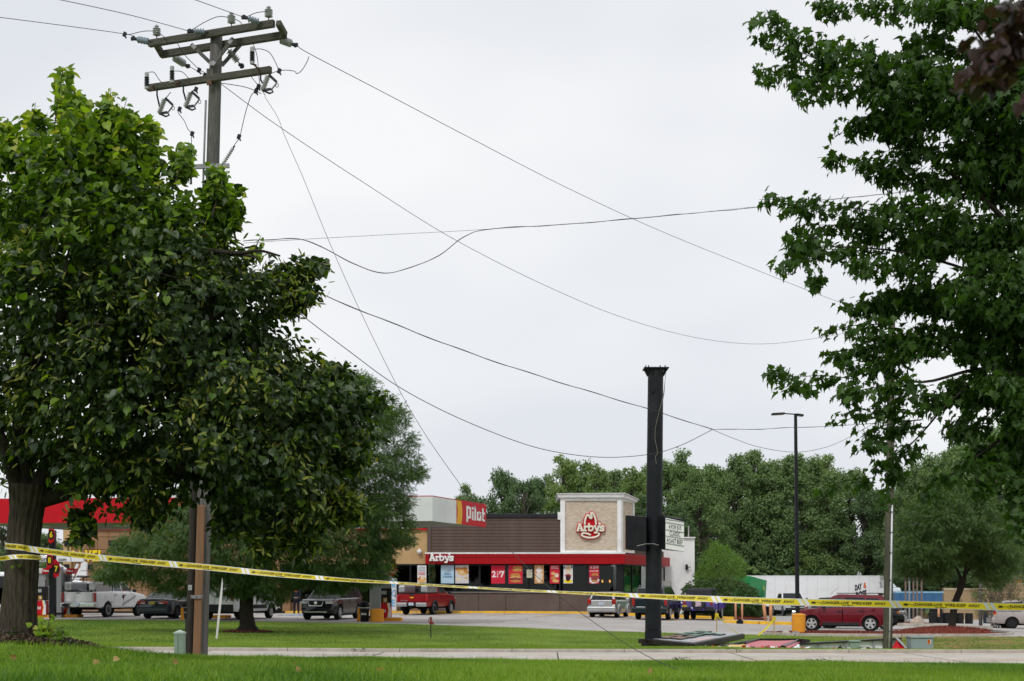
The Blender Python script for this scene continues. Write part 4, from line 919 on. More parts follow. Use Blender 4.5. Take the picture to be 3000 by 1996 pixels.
M_tint = mat('tinted_car_glass', (.010, .012, .014), .08, var=.2, spec=.4)
M_tint2 = mat('light_car_glass', (.035, .045, .05), .08, var=.5, scale=3, spec=.5)
M_tapeink = mat('black_vinyl_print', (.02, .02, .025), .5)
M_plate = mat('licence_plate', (.45, .52, .62), .4, var=.25, scale=25)
M_platey = mat('yellow_licence_plate', (.50, .38, .06), .4, var=.25, scale=25)
M_under = mat('dark_underbody', (.006, .006, .006), .9)
M_softtop = mat('black_soft_top', (.03, .032, .036), .8, var=.15)

def vehicle(label, cat, loc, rz, S, name='car'):
    t = thing(name, label, cat, loc, rz)
    L, W, zb, R = S['L'], S['W'], S['zb'], S['R']; pc = S['paint']; axles = S['ax']
    tx, tz = [p[0] for p in S['top']], [p[1] for p in S['top']]
    lev = [0, .10, .32, .58, .80, .93, 1.0]; wf = S.get('wf', [.93, .975, 1., 1., .985, .965, .915])
    gaps = sorted(set([d for dr in S.get('doors', []) for d in dr])); xs = list(np.linspace(-L/2, L/2, 46))
    for a in axles:
        Ra = R*1.2; xs += [a+Ra*math.cos(q) for q in np.linspace(0, PI, 13)]
    xs = [x for x in xs if all(abs(x-q) > .03 for q in gaps)]+[q+s*.009 for q in gaps for s in (-1, 1)]; xs = sorted(set(round(x, 4) for x in xs))
    endl = S.get('round', .45)
    def hw(x):
        e = max(0, abs(x)-(L/2-endl))/endl; return W/2*(1-S.get('plan', .10)*e*e)
    def zbot(x):
        z = zb+.04*max(0, abs(x)-(L/2-.5))/.5
        for a in axles:
            Ra = R*1.2
            if abs(x-a) < Ra: z = max(z, R+math.sqrt(max(0, Ra*Ra-(x-a)**2)))
        return z
    def ztop(x): return float(np.interp(x, tx, tz))
    rings = []
    for x in xs:
        z1 = ztop(x); z0 = zb; zz = zbot(x); ring = []
        for f, w in zip(lev, wf):
            z = max(z0+f*(z1-z0), zz+.012*f); e = max(0, abs(x)-(L/2-.3))/.3; xo = x-math.copysign(1, x)*e*.9*S.get('bulge', .5)*((f-.42)**2)
            ring.append((xo, hw(x)*w, z))
        ring.append((ring[-1][0], hw(x)*.62, z1+.012)); ring.append((ring[-1][0], 0, z1+.02)); rings.append(ring)
    K = len(rings[0]); body = MB(); doors = [[MB(), MB()] for _ in S.get('doors', [])]
    for s in (0, 1):
        sg = 1 if s == 0 else -1
        def quad(m_, i, k):
            q = [rings[i][k], rings[i+1][k], rings[i+1][k+1], rings[i][k+1]]; q = [(a, sg*b, c) for a, b, c in q]
            m_.add(q, [(0, 1, 2, 3) if sg < 0 else (3, 2, 1, 0)])
        for i in range(len(xs)-1):
            xm = (xs[i]+xs[i+1])/2; ingap = any(abs(xm-q) < .0092 for q in gaps); di = next((j for j, dr in enumerate(S.get('doors', [])) if dr[0] < xm < dr[1]), None)
            for k in range(K-1):
                if 1 <= k <= 4:
                    if ingap: continue
                    if di is not None: quad(doors[di][s], i, k); continue
                quad(body, i, k)
    for i in (0, len(xs)-1):
        r = rings[i]; body.add([(a, b, c) for a, b, c in r]+[(a, -b, c) for a, b, c in r[-2::-1]], [tuple(range(2*K-1)) if i == 0 else tuple(range(2*K-2, -1, -1))])
    body.build('body', pc, t, smooth=False)
    dobj = []
    for j, pr in enumerate(doors):
        for s in (0, 1):
            if pr[s].f:
                d = pr[s].build('door', S.get('door_paint', pc), t); dr = S['doors'][j]; xh = dr[0]+.14 if S.get('handle_rear', True) else dr[1]-.14
                zt = ztop((dr[0]+dr[1])/2); zh = zb+.80*(zt-zb); sg = 1 if s == 0 else -1
                mb = MB(); mb.box((xh, sg*(W/2+.012), zh), (.2, .035, .035)); mb.build('handle', S.get('handle_m', M_plast), d)
    mb = MB(); core_top = min(tz)-.08
    mb.box((0, 0, (zb+.02+core_top)/2), (L-.5, W-.62, core_top-zb-.04)); mb.box(((axles[0]+axles[1])/2, 0, zb+.16), (abs(axles[0]-axles[1])-2.6*R, W-.12, .2)); mb.box((0, 0, zb-.02), (L*.8, W*.55, .16)); mb.build('underbody', M_under, t)
    # greenhouse
    gh = S['gh']; zb0 = min(gh[0][1], gh[-1][1]); zr = max(p[1] for p in gh); wb, wr = S.get('gw', (W*.46, W*.38))
    def gwid(z): return wb+(wr-wb)*max(0, (z-zb0))/(zr-zb0)
    G = MB(); n = len(gh); V = [(x, gwid(z), z) for x, z in gh]+[(x, -gwid(z), z) for x, z in gh]
    G.add(V, [tuple(range(n))[::-1], tuple(range(n, 2*n))]+[(i, i+1, n+i+1, n+i) for i in range(n-1)]); G.build('cabin', S.get('cabin_paint', pc), t, bevel=S.get('cbev', .035))
    def strip_glass(i, name, a=.06, b=.94, wi=.90, m=M_tint, th=.01):
        p, q = Vector((gh[i][0], 0, gh[i][1])), Vector((gh[i+1][0], 0, gh[i+1][1])); d = q-p; nrm = Vector((-d.z, 0, d.x)).normalized()
        p1, q1 = p+d*a, p+d*b; o_ = nrm*th; mb = MB()
        mb.add([(p1+o_)+Vector((0, s*gwid(p1.z)*wi, 0)) for s in (1, -1)]+[(q1+o_)+Vector((0, s*gwid(q1.z)*wi, 0)) for s in (-1, 1)], [(0, 1, 2, 3)]); mb.build(name, m, t)
    for i, nm, a, b, wi in S['strips']: strip_glass(i, nm, a, b, wi)
    for poly in S['side']:
        for s in (1, -1):
            mb = MB(); v = [(x, s*(gwid(z)+.012), z) for x, z in poly]; mb.add(v, [tuple(range(len(v)))[::s]]); mb.build('window', S.get('glass', M_tint), t)
    # wheels
    tw = S.get('tw', .24); prof = [(R*.62, -tw/2), (R*.93, -tw/2), (R, -tw*.38), (R, tw*.38), (R*.93, tw/2), (R*.62, tw/2)]
    wm = None
    for a in axles:
        for s in (1, -1):
            loc2 = (a, s*(W/2-tw/2-.015), R)
            if wm is None:
                mb = MB(); mb.lathe(prof, 26, axis=(0, 1, 0)); w0 = mb.build('wheel', M_tyre, t, loc=loc2, smooth=False); wm = w0.data
                rb = MB(); ri = R*.64
                rb.lathe([(ri, -.02), (ri, .02), (ri*.88, .02), (ri*.88, -.02)], 24, axis=(0, 1, 0)); ns = S.get('spokes', 5)
                for k in range(ns):
                    q = 2*PI*k/ns+.3; rb.bar((math.cos(q)*ri*.12, 0, math.sin(q)*ri*.12), (math.cos(q)*ri*.92, 0, math.sin(q)*ri*.92), ri*S.get('sw', .3), .025, up=(0, 1, 0))
                rb.lathe([(ri*.26, -.02), (ri*.26, .028), (ri*.1, .035)], 12, axis=(0, 1, 0))
                disc = MB(); disc.lathe([(ri*.95, -.004), (ri*.95, .004)], 20, axis=(0, 1, 0))
                r0 = rb.build('rim', S.get('rim_m', M_alloy), w0, loc=(0, s*(tw/2+.004), 0)); d0 = disc.build('brake_disc', M_under, w0, loc=(0, s*(tw/2), 0)); rm, dm = r0.data, d0.data
            else:
                w0 = bpy.data.objects.new('wheel', wm); COL.objects.link(w0); w0.parent = t; w0.location = loc2
                for nm, me, yy in (('rim', rm, tw/2+.004), ('brake_disc', dm, tw/2)):
                    q = bpy.data.objects.new(nm, me); COL.objects.link(q); q.parent = w0; q.location = (0, s*yy, 0)
    # boxes: (name, cx, cy, cz, dx, dy, dz, material, mirror, bevel)
    for b in S.get('boxes', []):
        nm, cx, cy, cz, dx, dy, dz, m = b[:8]; mir = b[8] if len(b) > 8 else True
        for s in ((1, -1) if (mir and cy) else (1,)):
            mb = MB(); mb.box((cx, s*cy, cz), (dx, dy, dz)); mb.build(nm, m, t, bevel=b[9] if len(b) > 9 else min(dx, dy, dz)*.2)
    for f in S.get('flares', []):  # wheel arch flares: (axle, material, width)
        a, m, fw = f
        for s in (1, -1):
            mb = MB(); Ra = R*1.2; pts = [(a+Ra*math.cos(q), s*(W/2+.015), R+Ra*math.sin(q)) for q in np.linspace(-.25, PI+.25, 13)]; mb.tube(pts, fw, 6); mb.build('wheel_arch', m, t)
    return t
def mirrors(x, z, y, m): return ('mirror', x, y, z, .12, .2, .17, m)
def dirz(th): return rad(90-th)
def rear_at(px, Y, L, th):
    p = Vector((gx(px, Y), Y, 0))+Vector((math.sin(rad(th)), math.cos(rad(th)), 0))*L/2; return (p.x, p.y, gz(p.x, p.y)+ASPH)

# white pickup with ladder rack (left)
L = 6.0
S = dict(L=L, W=2.03, zb=.52, R=.41, paint=C_white, ax=(1.98, -1.62), top=[(-3, 1.40), (-1.05, 1.42), (-1.0, 1.40), (1.5, 1.36), (2.7, 1.22), (3, 1.05)], doors=[(-.95, .05), (.08, 1.35)], bulge=.25, round=.3, plan=.05,
         gh=[(-1.0, 1.38), (-.88, 1.93), (.62, 1.95), (1.45, 1.36)], gw=(.93, .76), strips=[(0, 'rear_window', .12, .85, .85), (2, 'windshield', .06, .93, .9)],
         side=[[(-.82, 1.44), (.02, 1.44), (.02, 1.86), (-.74, 1.86)], [(.12, 1.44), (1.2, 1.44), (.62, 1.86), (.12, 1.86)]], rim_m=M_alloy, spokes=8, sw=.25, glass=M_tint2,
         boxes=[('bumper', -3.06, 0, .68, .22, 2.0, .24, M_chrome), ('tail_light', -2.98, .95, 1.1, .1, .14, .5, M_tail), ('tailgate_panel', -3.012, 0, 1.13, .03, 1.62, .50, C_white, False, .01), ('licence_plate', -3.19, 0, .72, .02, .32, .16, M_plate, False),
                ('tow_hitch', -3.15, 0, .5, .25, .1, .1, M_under, False), ('tailgate_handle', -3.035, 0, 1.33, .02, .26, .05, M_plast, False), mirrors(1.15, 1.45, 1.12, M_plast), ('headlight', 2.93, .82, 1.0, .16, .3, .2, M_lamp), ('mud_flap', -2.15, .86, .42, .03, .3, .32, M_rub),
                ('toolbox', -2.0, .72, 1.68, 1.75, .42, .52, M_steel), ('bed_liner', -2.0, 0, 1.405, 1.9, 1.5, .04, M_under, False)])
ram = vehicle('white pickup truck with tool boxes and a black ladder rack, tailgate to the lawn', 'pickup truck', rear_at(230, 76.6, L, 12.5), dirz(12.5), S, 'pickup_truck')
mb = MB()
for x in (-2.85, -.95, 1.2):
    for s in (1, -1): mb.bar((x, s*.9, 1.42 if x < 1 else 1.95), (x+(.15 if x < -2 else 0), s*.86, 2.18), .05, .05)
    mb.bar((x+(.15 if x < -2 else 0), -.86, 2.19), (x+(.15 if x < -2 else 0), .86, 2.19), .05, .05)
for s in (1, -1): mb.bar((-2.8, s*.86, 2.2), (2.0, s*.86, 2.2), .06, .06); mb.bar((-2.8, s*.86, 2.08), (2.0, s*.86, 2.08), .03, .03)
mb.bar((-2.8, .2, 2.25), (1.9, .25, 2.26), .05, .05); mb.bar((-2.85, -.9, 1.42), (-1.9, -.86, 2.15), .04, .04); mb.build('ladder_rack', M_plast, ram)
text('lettering', 'DEXTER BLOCK', M_tapeink, ram, (.72, -1.035, .84), (1, 0, 0), (0, 0, 1), .13, 1.5, bold=.005, slant=.32)
mb = MB(); mb.lathe([(.11, 0), (.11, .01)], 8, (.05, -1.03, 1.12), (0, -1, 0)); mb.build('emblem', mat('maroon_print', (.06, .01, .03), .5), ram)
text('lettering', 'CUMMINS', M_pgrey, ram, (-1.35, -1.035, .8), (1, 0, 0), (0, 0, 1), .05, .5)

# dark sedan
L = 4.8
S = dict(L=L, W=1.83, zb=.24, R=.33, paint=C_navy, ax=(1.42, -1.33), top=[(-2.4, .95), (-2.3, 1.02), (-1.7, 1.06), (-1.1, .99), (1.1, .98), (2.1, .80), (2.4, .66)], doors=[(-1.0, .0), (.02, 1.1)],
         gh=[(-1.85, 1.02), (-1.05, 1.41), (-.3, 1.46), (.25, 1.43), (1.2, .96)], gw=(.82, .60), strips=[(0, 'rear_window', .1, .95, .88), (3, 'windshield', .06, .93, .9)],
         side=[[(-1.35, 1.06), (-.02, 1.04), (-.02, 1.38), (-.9, 1.35)], [(.03, 1.04), (.95, 1.02), (.28, 1.36), (.03, 1.38)]], rim_m=M_plast, spokes=6,
         boxes=[('bumper', -2.40, 0, .50, .1, 1.70, .26, C_navy, False, .04), ('tail_light', -2.37, .62, .86, .12, .46, .17, M_tail), ('reverse_light', -2.415, .50, .82, .05, .24, .06, M_lamp), ('licence_plate', -2.42, 0, .84, .03, .32, .15, M_platey, False),
                mirrors(.9, 1.0, .98, C_navy), ('headlight', 2.28, .68, .68, .16, .3, .14, M_lamp), ('window_trim', -.2, .84, 1.035, 2.3, .015, .02, M_chrome)])
vehicle('dark slate blue sedan with red tail lights parked behind the dark post', 'sedan', rear_at(446, 74, L, 12), dirz(12), S)

# white cargo van
L = 5.9
S = dict(L=L, W=2.05, zb=.42, R=.36, paint=C_van, ax=(2.0, -1.75), top=[(-2.95, 1.45), (1.6, 1.42), (2.3, 1.18), (2.95, .9)], doors=[(.75, 1.85)], bulge=.15, round=.25, plan=.04,
         gh=[(-2.93, 1.40), (-2.86, 2.42), (-2.7, 2.5), (1.0, 2.52), (1.35, 2.4), (2.25, 1.25)], gw=(1.0, .90), strips=[(0, 'rear_door_panel', .08, .12, .01), (4, 'windshield', .04, .9, .9)],
         side=[[(.85, 1.5), (1.9, 1.45), (1.35, 2.15), (.85, 2.2)]], rim_m=M_steel, spokes=10, sw=.25, wf=[.95, .99, 1., 1., .995, .99, .98], flares=[(2.0, M_plast, .07), (-1.75, M_plast, .05)],
         boxes=[('bumper', -2.97, 0, .60, .16, 2.06, .40, M_plast, False, .04), ('tail_light', -2.94, .98, 1.45, .1, .12, .95, M_tail), ('rear_handle', -2.97, .32, 1.62, .03, .1, .28, M_plast), ('plate_housing', -2.965, .62, 1.18, .04, .42, .3, M_plast, False),
                ('side_moulding', .05, 1.03, .66, 2.6, .03, .2, M_plast), ('licence_plate', -2.99, .62, 1.15, .02, .3, .14, M_plate, False), ('door_seam', -2.955, 0, 1.5, .012, .012, 1.5, M_plast, False), mirrors(1.75, 1.55, 1.15, M_plast), ('headlight', 2.75, .85, 1.05, .3, .22, .24, M_lamp)])
vehicle('white cargo van with black bumper parked behind the honeylocust trunk', 'van', rear_at(628, 72.3, L, 13), dirz(13), S, 'cargo_van')

# black SUV facing the lawn, dusty doors
L = 5.0
S = dict(L=L, W=1.96, zb=.30, R=.38, paint=C_blk, ax=(1.5, -1.4), top=[(-2.5, 1.1), (-2.3, 1.15), (1.2, 1.12), (2.1, 1.06), (2.42, .98), (2.5, .85)], doors=[(-1.1, -.02), (.0, 1.05)], door_paint=C_dusty, round=.7, plan=.2,
         gh=[(-2.4, 1.12), (-2.05, 1.68), (.35, 1.76), (.62, 1.70), (1.45, 1.10)], gw=(.90, .68), strips=[(0, 'rear_window', .1, .9, .88), (3, 'windshield', .05, .93, .9)],
         side=[[(-2.0, 1.2), (-1.15, 1.18), (-1.15, 1.62), (-1.85, 1.6)], [(-1.1, 1.18), (-.04, 1.17), (-.04, 1.66), (-1.1, 1.64)], [(.03, 1.17), (1.1, 1.16), (.6, 1.6), (.03, 1.66)]], rim_m=M_alloy, spokes=10, sw=.16,
         boxes=[('grille', 2.47, 0, .86, .06, .74, .26, M_plast, False), ('headlight', 2.34, .70, .90, .26, .40, .13, M_lamp), ('turn_signal', 2.26, .90, .92, .14, .06, .08, M_amber), ('bumper_trim', 2.50, 0, .42, .05, 1.25, .05, M_chrome, False), ('fog_light', 2.42, .68, .58, .1, .16, .1, M_plast),
                ('licence_plate', 2.52, 0, .58, .01, .01, .01, M_plast, False), mirrors(1.0, 1.22, 1.08, C_blk), ('roof_rail', -.6, .62, 1.80, 2.4, .04, .04, M_steel)])
p = Vector((gx(925, 73.6), 73.6, 0))+Vector((math.sin(rad(13)), math.cos(rad(13)), 0))*2.5
pf = vehicle('black sport utility vehicle facing the lawn with dusty grey doors', 'suv', (p.x, p.y, gz(p.x, p.y)+ASPH), dirz(13)+PI, S)
mb = MB(); mb.tube([(2.52, .42, .98), (2.53, .34, .74), (2.53, -.34, .74), (2.52, -.42, .98)], .03, 6); mb.build('grille_surround', M_chrome, pf)
mb = MB(); mb.lathe([(.085, 0), (.085, .015), (.065, .016), (.065, .002)], 18, (2.52, 0, .88), (1, 0, 0)); mb.build('badge', M_chrome, pf)
mb = MB(); mb.box((2.535, 0, .88), (.012, .2, .03)); mb.build('badge_bar', M_chrome, pf)

# red pickup
L = 5.25
S = dict(L=L, W=2.0, zb=.48, R=.38, paint=C_redt, ax=(1.65, -1.38), top=[(-2.62, 1.30), (-.55, 1.32), (-.5, 1.28), (1.2, 1.26), (2.35, 1.14), (2.62, 1.0)], doors=[(-.35, 1.0)], bulge=.25, round=.3, plan=.05, flares=[(1.65, M_plast, .07), (-1.38, M_plast, .07)],
         gh=[(-.5, 1.28), (-.38, 1.80), (.42, 1.84), (1.25, 1.26)], gw=(.9, .72), strips=[(0, 'rear_window', .12, .85, .86), (2, 'windshield', .06, .93, .9)], side=[[(-.28, 1.33), (1.0, 1.33), (.42, 1.75), (-.22, 1.75)]], rim_m=M_alloy, glass=M_tint2,
         boxes=[('bumper', -2.68, .62, .62, .2, .66, .24, M_steel), ('bumper_step', -2.68, 0, .62, .2, .6, .2, M_plast, False), ('tail_light', -2.59, .92, 1.02, .12, .14, .38, M_tail), ('tailgate_panel', -2.635, 0, 1.02, .03, 1.56, .48, C_redt, False, .01), ('licence_plate', -2.79, 0, .66, .02, .32, .17, M_plate, False),
                ('tailgate_handle', -2.655, 0, 1.22, .02, .28, .1, M_plast, False), ('rail_cap', -1.6, .9, 1.325, 2.05, .1, .03, M_plast), ('tailgate_cap', -2.61, 0, 1.32, .07, 1.6, .05, M_plast, False), ('tow_hitch', -2.8, 0, .44, .2, .1, .2, M_under, False),
                mirrors(.95, 1.35, 1.12, M_plast), ('headlight', 2.55, .8, .92, .16, .3, .26, M_lamp), ('toolbox', -1.6, .72, 1.56, 1.9, .40, .46, M_steel), ('high_brake_light', -.45, 0, 1.83, .05, .25, .05, M_tail, False), ('bed_liner', -1.6, 0, 1.3, 2., 1.5, .03, M_under, False)])
rp = vehicle('red pickup truck with two silver tool boxes, tailgate to the lawn', 'pickup truck', rear_at(1207, 85.6, L, 17), dirz(17), S, 'pickup_truck')
mb = MB()
for x in (-.9, -1.2, -1.9, -2.2): mb.box((x, -.925, 1.66), (.05, .012, .12))
mb.build('latch', M_plast, rp)
mb = MB(); mb.prism([(-.14, -.02), (-.05, -.02), (-.05, -.05), (.05, -.05), (.05, -.02), (.14, -.02), (.14, .02), (.05, .02), (.05, .05), (-.05, .05), (-.05, .02), (-.14, .02)], (-2.66, 0, 1.05), (0, -1, 0), (0, 0, 1), .012); mb.build('badge', M_can_y, rp)
text('lettering', 'SILVERADO', M_pgrey, rp, (-2.66, .48, .84), (0, -1, 0), (0, 0, 1), .05, .45)

# silver hatchback
L = 4.4
S = dict(L=L, W=1.76, zb=.27, R=.34, paint=C_silver, ax=(1.3, -1.3), top=[(-2.2, 1.0), (-2.1, 1.03), (.9, 1.0), (1.8, .92), (2.2, .76)], doors=[(-1.0, -.02), (.0, 1.0)],
         gh=[(-2.15, .98), (-1.85, 1.42), (-1.3, 1.50), (.2, 1.53), (.5, 1.46), (1.2, .98)], gw=(.8, .58), strips=[(0, 'rear_window', .12, .92, .86), (4, 'windshield', .06, .93, .9)],
         side=[[(-1.75, 1.08), (-1.15, 1.06), (-1.15, 1.40), (-1.55, 1.38)], [(-1.08, 1.05), (-.04, 1.04), (-.04, 1.44), (-1.08, 1.42)], [(.02, 1.04), (.9, 1.03), (.45, 1.4), (.02, 1.44)]], rim_m=M_alloy, flares=[(1.3, C_silver, .06), (-1.3, C_silver, .06)],
         boxes=[('bumper', -2.2, 0, .5, .16, 1.72, .30, C_silver, False, .05), ('tail_light', -2.13, .74, .95, .14, .22, .30, M_tail), ('licence_plate', -2.24, 0, .83, .02, .32, .16, M_plate, False), ('tailgate', -2.2, 0, .84, .05, 1.22, .36, C_silver, False, .02), ('rear_wiper', -2.08, 0, 1.1, .02, .3, .02, M_plast, False),
                mirrors(.85, 1.05, .95, C_silver), ('headlight', 2.12, .66, .75, .16, .28, .18, M_lamp), ('spoiler', -1.85, 0, 1.46, .18, 1.1, .04, C_silver, False), ('bumper_seam', -2.27, 0, .56, .02, 1.6, .012, M_plast, False)])
vehicle('silver hatchback with red tail lights left of the black sign pole', 'hatchback', rear_at(1762, 83.5, L, 16), dirz(16), S)

# dark SUV behind the sign pole
L = 5.15
S = dict(L=L, W=2.01, zb=.38, R=.40, paint=C_teal, ax=(1.55, -1.4), top=[(-2.57, 1.22), (-2.4, 1.25), (1.2, 1.22), (2.3, 1.12), (2.57, .95)], doors=[(-1.1, -.02), (.0, 1.15)], round=.3, plan=.08, bulge=.25,
         gh=[(-2.52, 1.2), (-2.3, 1.80), (-2.1, 1.88), (.4, 1.92), (.62, 1.84), (1.4, 1.2)], gw=(.93, .72), strips=[(0, 'rear_window', .1, .95, .9), (4, 'windshield', .06, .93, .9)],
         side=[[(-2.25, 1.3), (-1.2, 1.28), (-1.2, 1.78), (-2.12, 1.76)], [(-1.12, 1.28), (-.04, 1.28), (-.04, 1.8), (-1.12, 1.79)], [(.02, 1.27), (1.1, 1.27), (.58, 1.76), (.02, 1.8)]], rim_m=M_alloy, spokes=6, handle_m=M_chrome,
         boxes=[('bumper', -2.6, 0, .56, .16, 1.98, .30, C_teal, False, .04), ('tail_light', -2.55, .92, 1.05, .1, .14, .45, M_tail), ('licence_plate', -2.60, 0, 1.0, .02, .32, .16, M_plate, False), ('bumper_trim', -2.69, 0, .74, .02, 1.5, .05, M_steel, False),
                ('running_board', .05, .98, .42, 2.0, .14, .05, M_chrome), mirrors(1.1, 1.32, 1.1, C_teal), ('headlight', 2.5, .82, .95, .16, .3, .25, M_lamp), ('roof_rail', -.8, .66, 1.95, 2.8, .04, .04, M_steel)])
vehicle('dark teal sport utility vehicle half hidden by the black sign pole', 'suv', rear_at(1903, 80.5, L, 16), dirz(16), S)

# purple off-roader
L = 4.55
S = dict(L=L, W=1.88, zb=.52, R=.41, paint=C_purp, ax=(1.45, -1.35), top=[(-2.25, 1.22), (1.0, 1.22), (2.2, 1.15), (2.27, 1.1)], doors=[(-.95, -.08), (-.05, .85)], round=.15, plan=.03, bulge=.1, cabin_paint=M_softtop, cbev=.05,
         gh=[(-2.2, 1.2), (-2.12, 1.78), (-1.9, 1.86), (.5, 1.88), (.65, 1.80), (.98, 1.2)], gw=(.78, .70), strips=[(0, 'rear_window', .12, .88, .78), (4, 'windshield', .06, .93, .9)],
         side=[[(-2.0, 1.28), (-1.05, 1.28), (-1.05, 1.74), (-1.95, 1.74)], [(-.95, 1.28), (-.1, 1.28), (-.1, 1.76), (-.95, 1.76)], [(-.02, 1.28), (.82, 1.28), (.62, 1.74), (-.02, 1.76)]], rim_m=M_alloy, handle_m=M_plast,
         boxes=[('bumper', -2.33, .66, .66, .22, .54, .24, M_plast), ('bumper_beam', -2.33, 0, .66, .18, .8, .18, C_purp, False), ('tail_light', -2.29, .78, 1.02, .08, .14, .24, M_tail), ('licence_plate', -2.31, .78, .82, .03, .3, .14, M_platey, False), ('fender', -1.35, .98, 1.0, .98, .22, .08, C_purp), ('fender', 1.45, .98, 1.02, .98, .26, .08, C_purp),
                ('fender_drop', -1.83, .98, .83, .08, .2, .34, C_purp), ('fender_drop', -.87, .98, .83, .08, .2, .34, C_purp), ('fender_drop', .96, .98, .83, .08, .2, .36, C_purp), ('fender_drop', 1.93, .98, .83, .08, .2, .3, C_purp),
                ('running_board', .05, .95, .5, 1.5, .12, .06, M_plast), mirrors(.8, 1.3, 1.02, M_plast), ('headlight', 2.27, .55, .98, .05, .2, .2, M_lamp)])
jp = vehicle('purple off-road car with black top and spare wheel on its back', 'off-road car', rear_at(2045, 82.6, L, 15.5), dirz(15.5), S)
mb = MB(); mb.lathe([(.25, 0), (.39, .02), (.41, .08), (.41, .2), (.38, .25), (.02, .26)], 26, (-2.27, -.05, 1.0), (-1, 0, 0)); sw_ = mb.build('spare_wheel', M_softtop, jp, smooth=False)
mb = MB(); mb.box((-2.54, -.05, 1.06), (.012, .34, .5)); mb.build('cover_print', mat('mottled_cover_print', (.45, .35, .42), .6, var=.9, scale=16), sw_)

# red SUV, side on, facing left
L = 4.44
S = dict(L=L, W=1.81, zb=.32, R=.365, paint=C_esc, ax=(1.30, -1.32), top=[(-2.22, 1.08), (-2.05, 1.12), (-1.0, 1.12), (.95, 1.05), (1.75, 1.0), (2.1, .92), (2.22, .75)], doors=[(-1.02, -.10), (-.08, .92)], bulge=.35, round=.5, plan=.14,
         gh=[(-2.12, 1.08), (-1.90, 1.55), (-1.75, 1.66), (.10, 1.70), (.35, 1.62), (1.12, 1.02)], gw=(.82, .64), strips=[(0, 'rear_window', .15, .9, .88), (4, 'windshield', .06, .93, .9)],
         side=[[(-1.82, 1.2), (-1.16, 1.17), (-1.14, 1.52), (-1.65, 1.52)], [(-1.04, 1.16), (-.16, 1.13), (-.16, 1.56), (-1.04, 1.54)]], rim_m=M_alloy, spokes=5, sw=.42, flares=[(1.30, C_esc, .055), (-1.32, C_esc, .055)],
         boxes=[('bumper', -2.2, 0, .5, .14, 1.7, .26, C_esc, False, .05), ('tail_light', -2.10, .80, .98, .18, .14, .20, M_tail), ('lamp_surround', -2.06, .792, .99, .27, .14, .27, M_lamp), ('sill', 0, .89, .34, 1.9, .06, .13, M_plast), ('roof_rail', -.8, .56, 1.745, 2.0, .04, .035, M_plast), ('fuel_cap', -1.45, .912, 1.0, .15, .01, .15, C_esc),
                mirrors(.75, 1.14, 1.0, M_plast), ('headlight', 2.1, .66, .84, .2, .3, .2, M_lamp), ('rail_foot', -1.75, .56, 1.70, .2, .05, .09, M_plast)])
Mc = Vector((15.25, 65.75, 0))
ec = vehicle('dark red sport utility vehicle side-on behind the orange bollard', 'suv', (Mc.x, Mc.y, gz(Mc.x, Mc.y)+ASPH), PI-rad(17), S)
for s in (1, -1):
    mb = MB(); v = [(-.06, 1.13), (.78, 1.08), (.28, 1.52), (-.06, 1.56)]; v = [(x, s*(.82+(.64-.82)*(z-1.02)/(1.70-1.02)+.012), z) for x, z in v]; mb.add(v, [tuple(range(4))[::s]]); mb.build('window', M_tint2, ec)
mb = MB(); mb.tube([(.5, .5, 1.68), (.15, .52, 2.0)], .006, 5); mb.build('aerial', M_plast, ec)

# black car behind it, nose to the right
L = 4.7
S = dict(L=L, W=1.85, zb=.3, R=.35, paint=C_blk, ax=(1.4, -1.35), top=[(-2.35, 1.0), (1.0, 1.06), (1.9, 1.0), (2.25, .92), (2.35, .8)], doors=[(-1.0, -.02), (.0, 1.05)], round=.6, plan=.16,
         gh=[(-2.25, 1.0), (-1.8, 1.55), (.1, 1.64), (.4, 1.58), (1.3, 1.0)], gw=(.83, .64), strips=[(0, 'rear_window', .1, .9, .88), (3, 'windshield', .05, .93, .9)],
         side=[[(-1.7, 1.1), (-.04, 1.08), (-.04, 1.52), (-1.5, 1.48)], [(.02, 1.08), (1.0, 1.07), (.4, 1.48), (.02, 1.52)]],
         boxes=[('headlight', 2.18, .72, .84, .26, .32, .16, M_lamp), ('turn_signal', 2.05, .88, .84, .14, .06, .1, M_amber), ('grille', 2.36, 0, .72, .05, .8, .2, M_chrome, False), mirrors(.9, 1.12, 1.0, C_blk), ('painted_hood_gloss', 1.65, 0, 1.06, 1.0, 1.2, .03, C_silver, False)])  # silver hood plate paints in the gloss of the black bodywork
p = at(2618, 1847, 70.0)
vehicle('black car with chrome nose peeking from behind the weathered right pole', 'car', (p.x-1.5, p.y+1.1, gz(p.x-1.5, p.y+1.1)+ASPH), rad(-20), S)

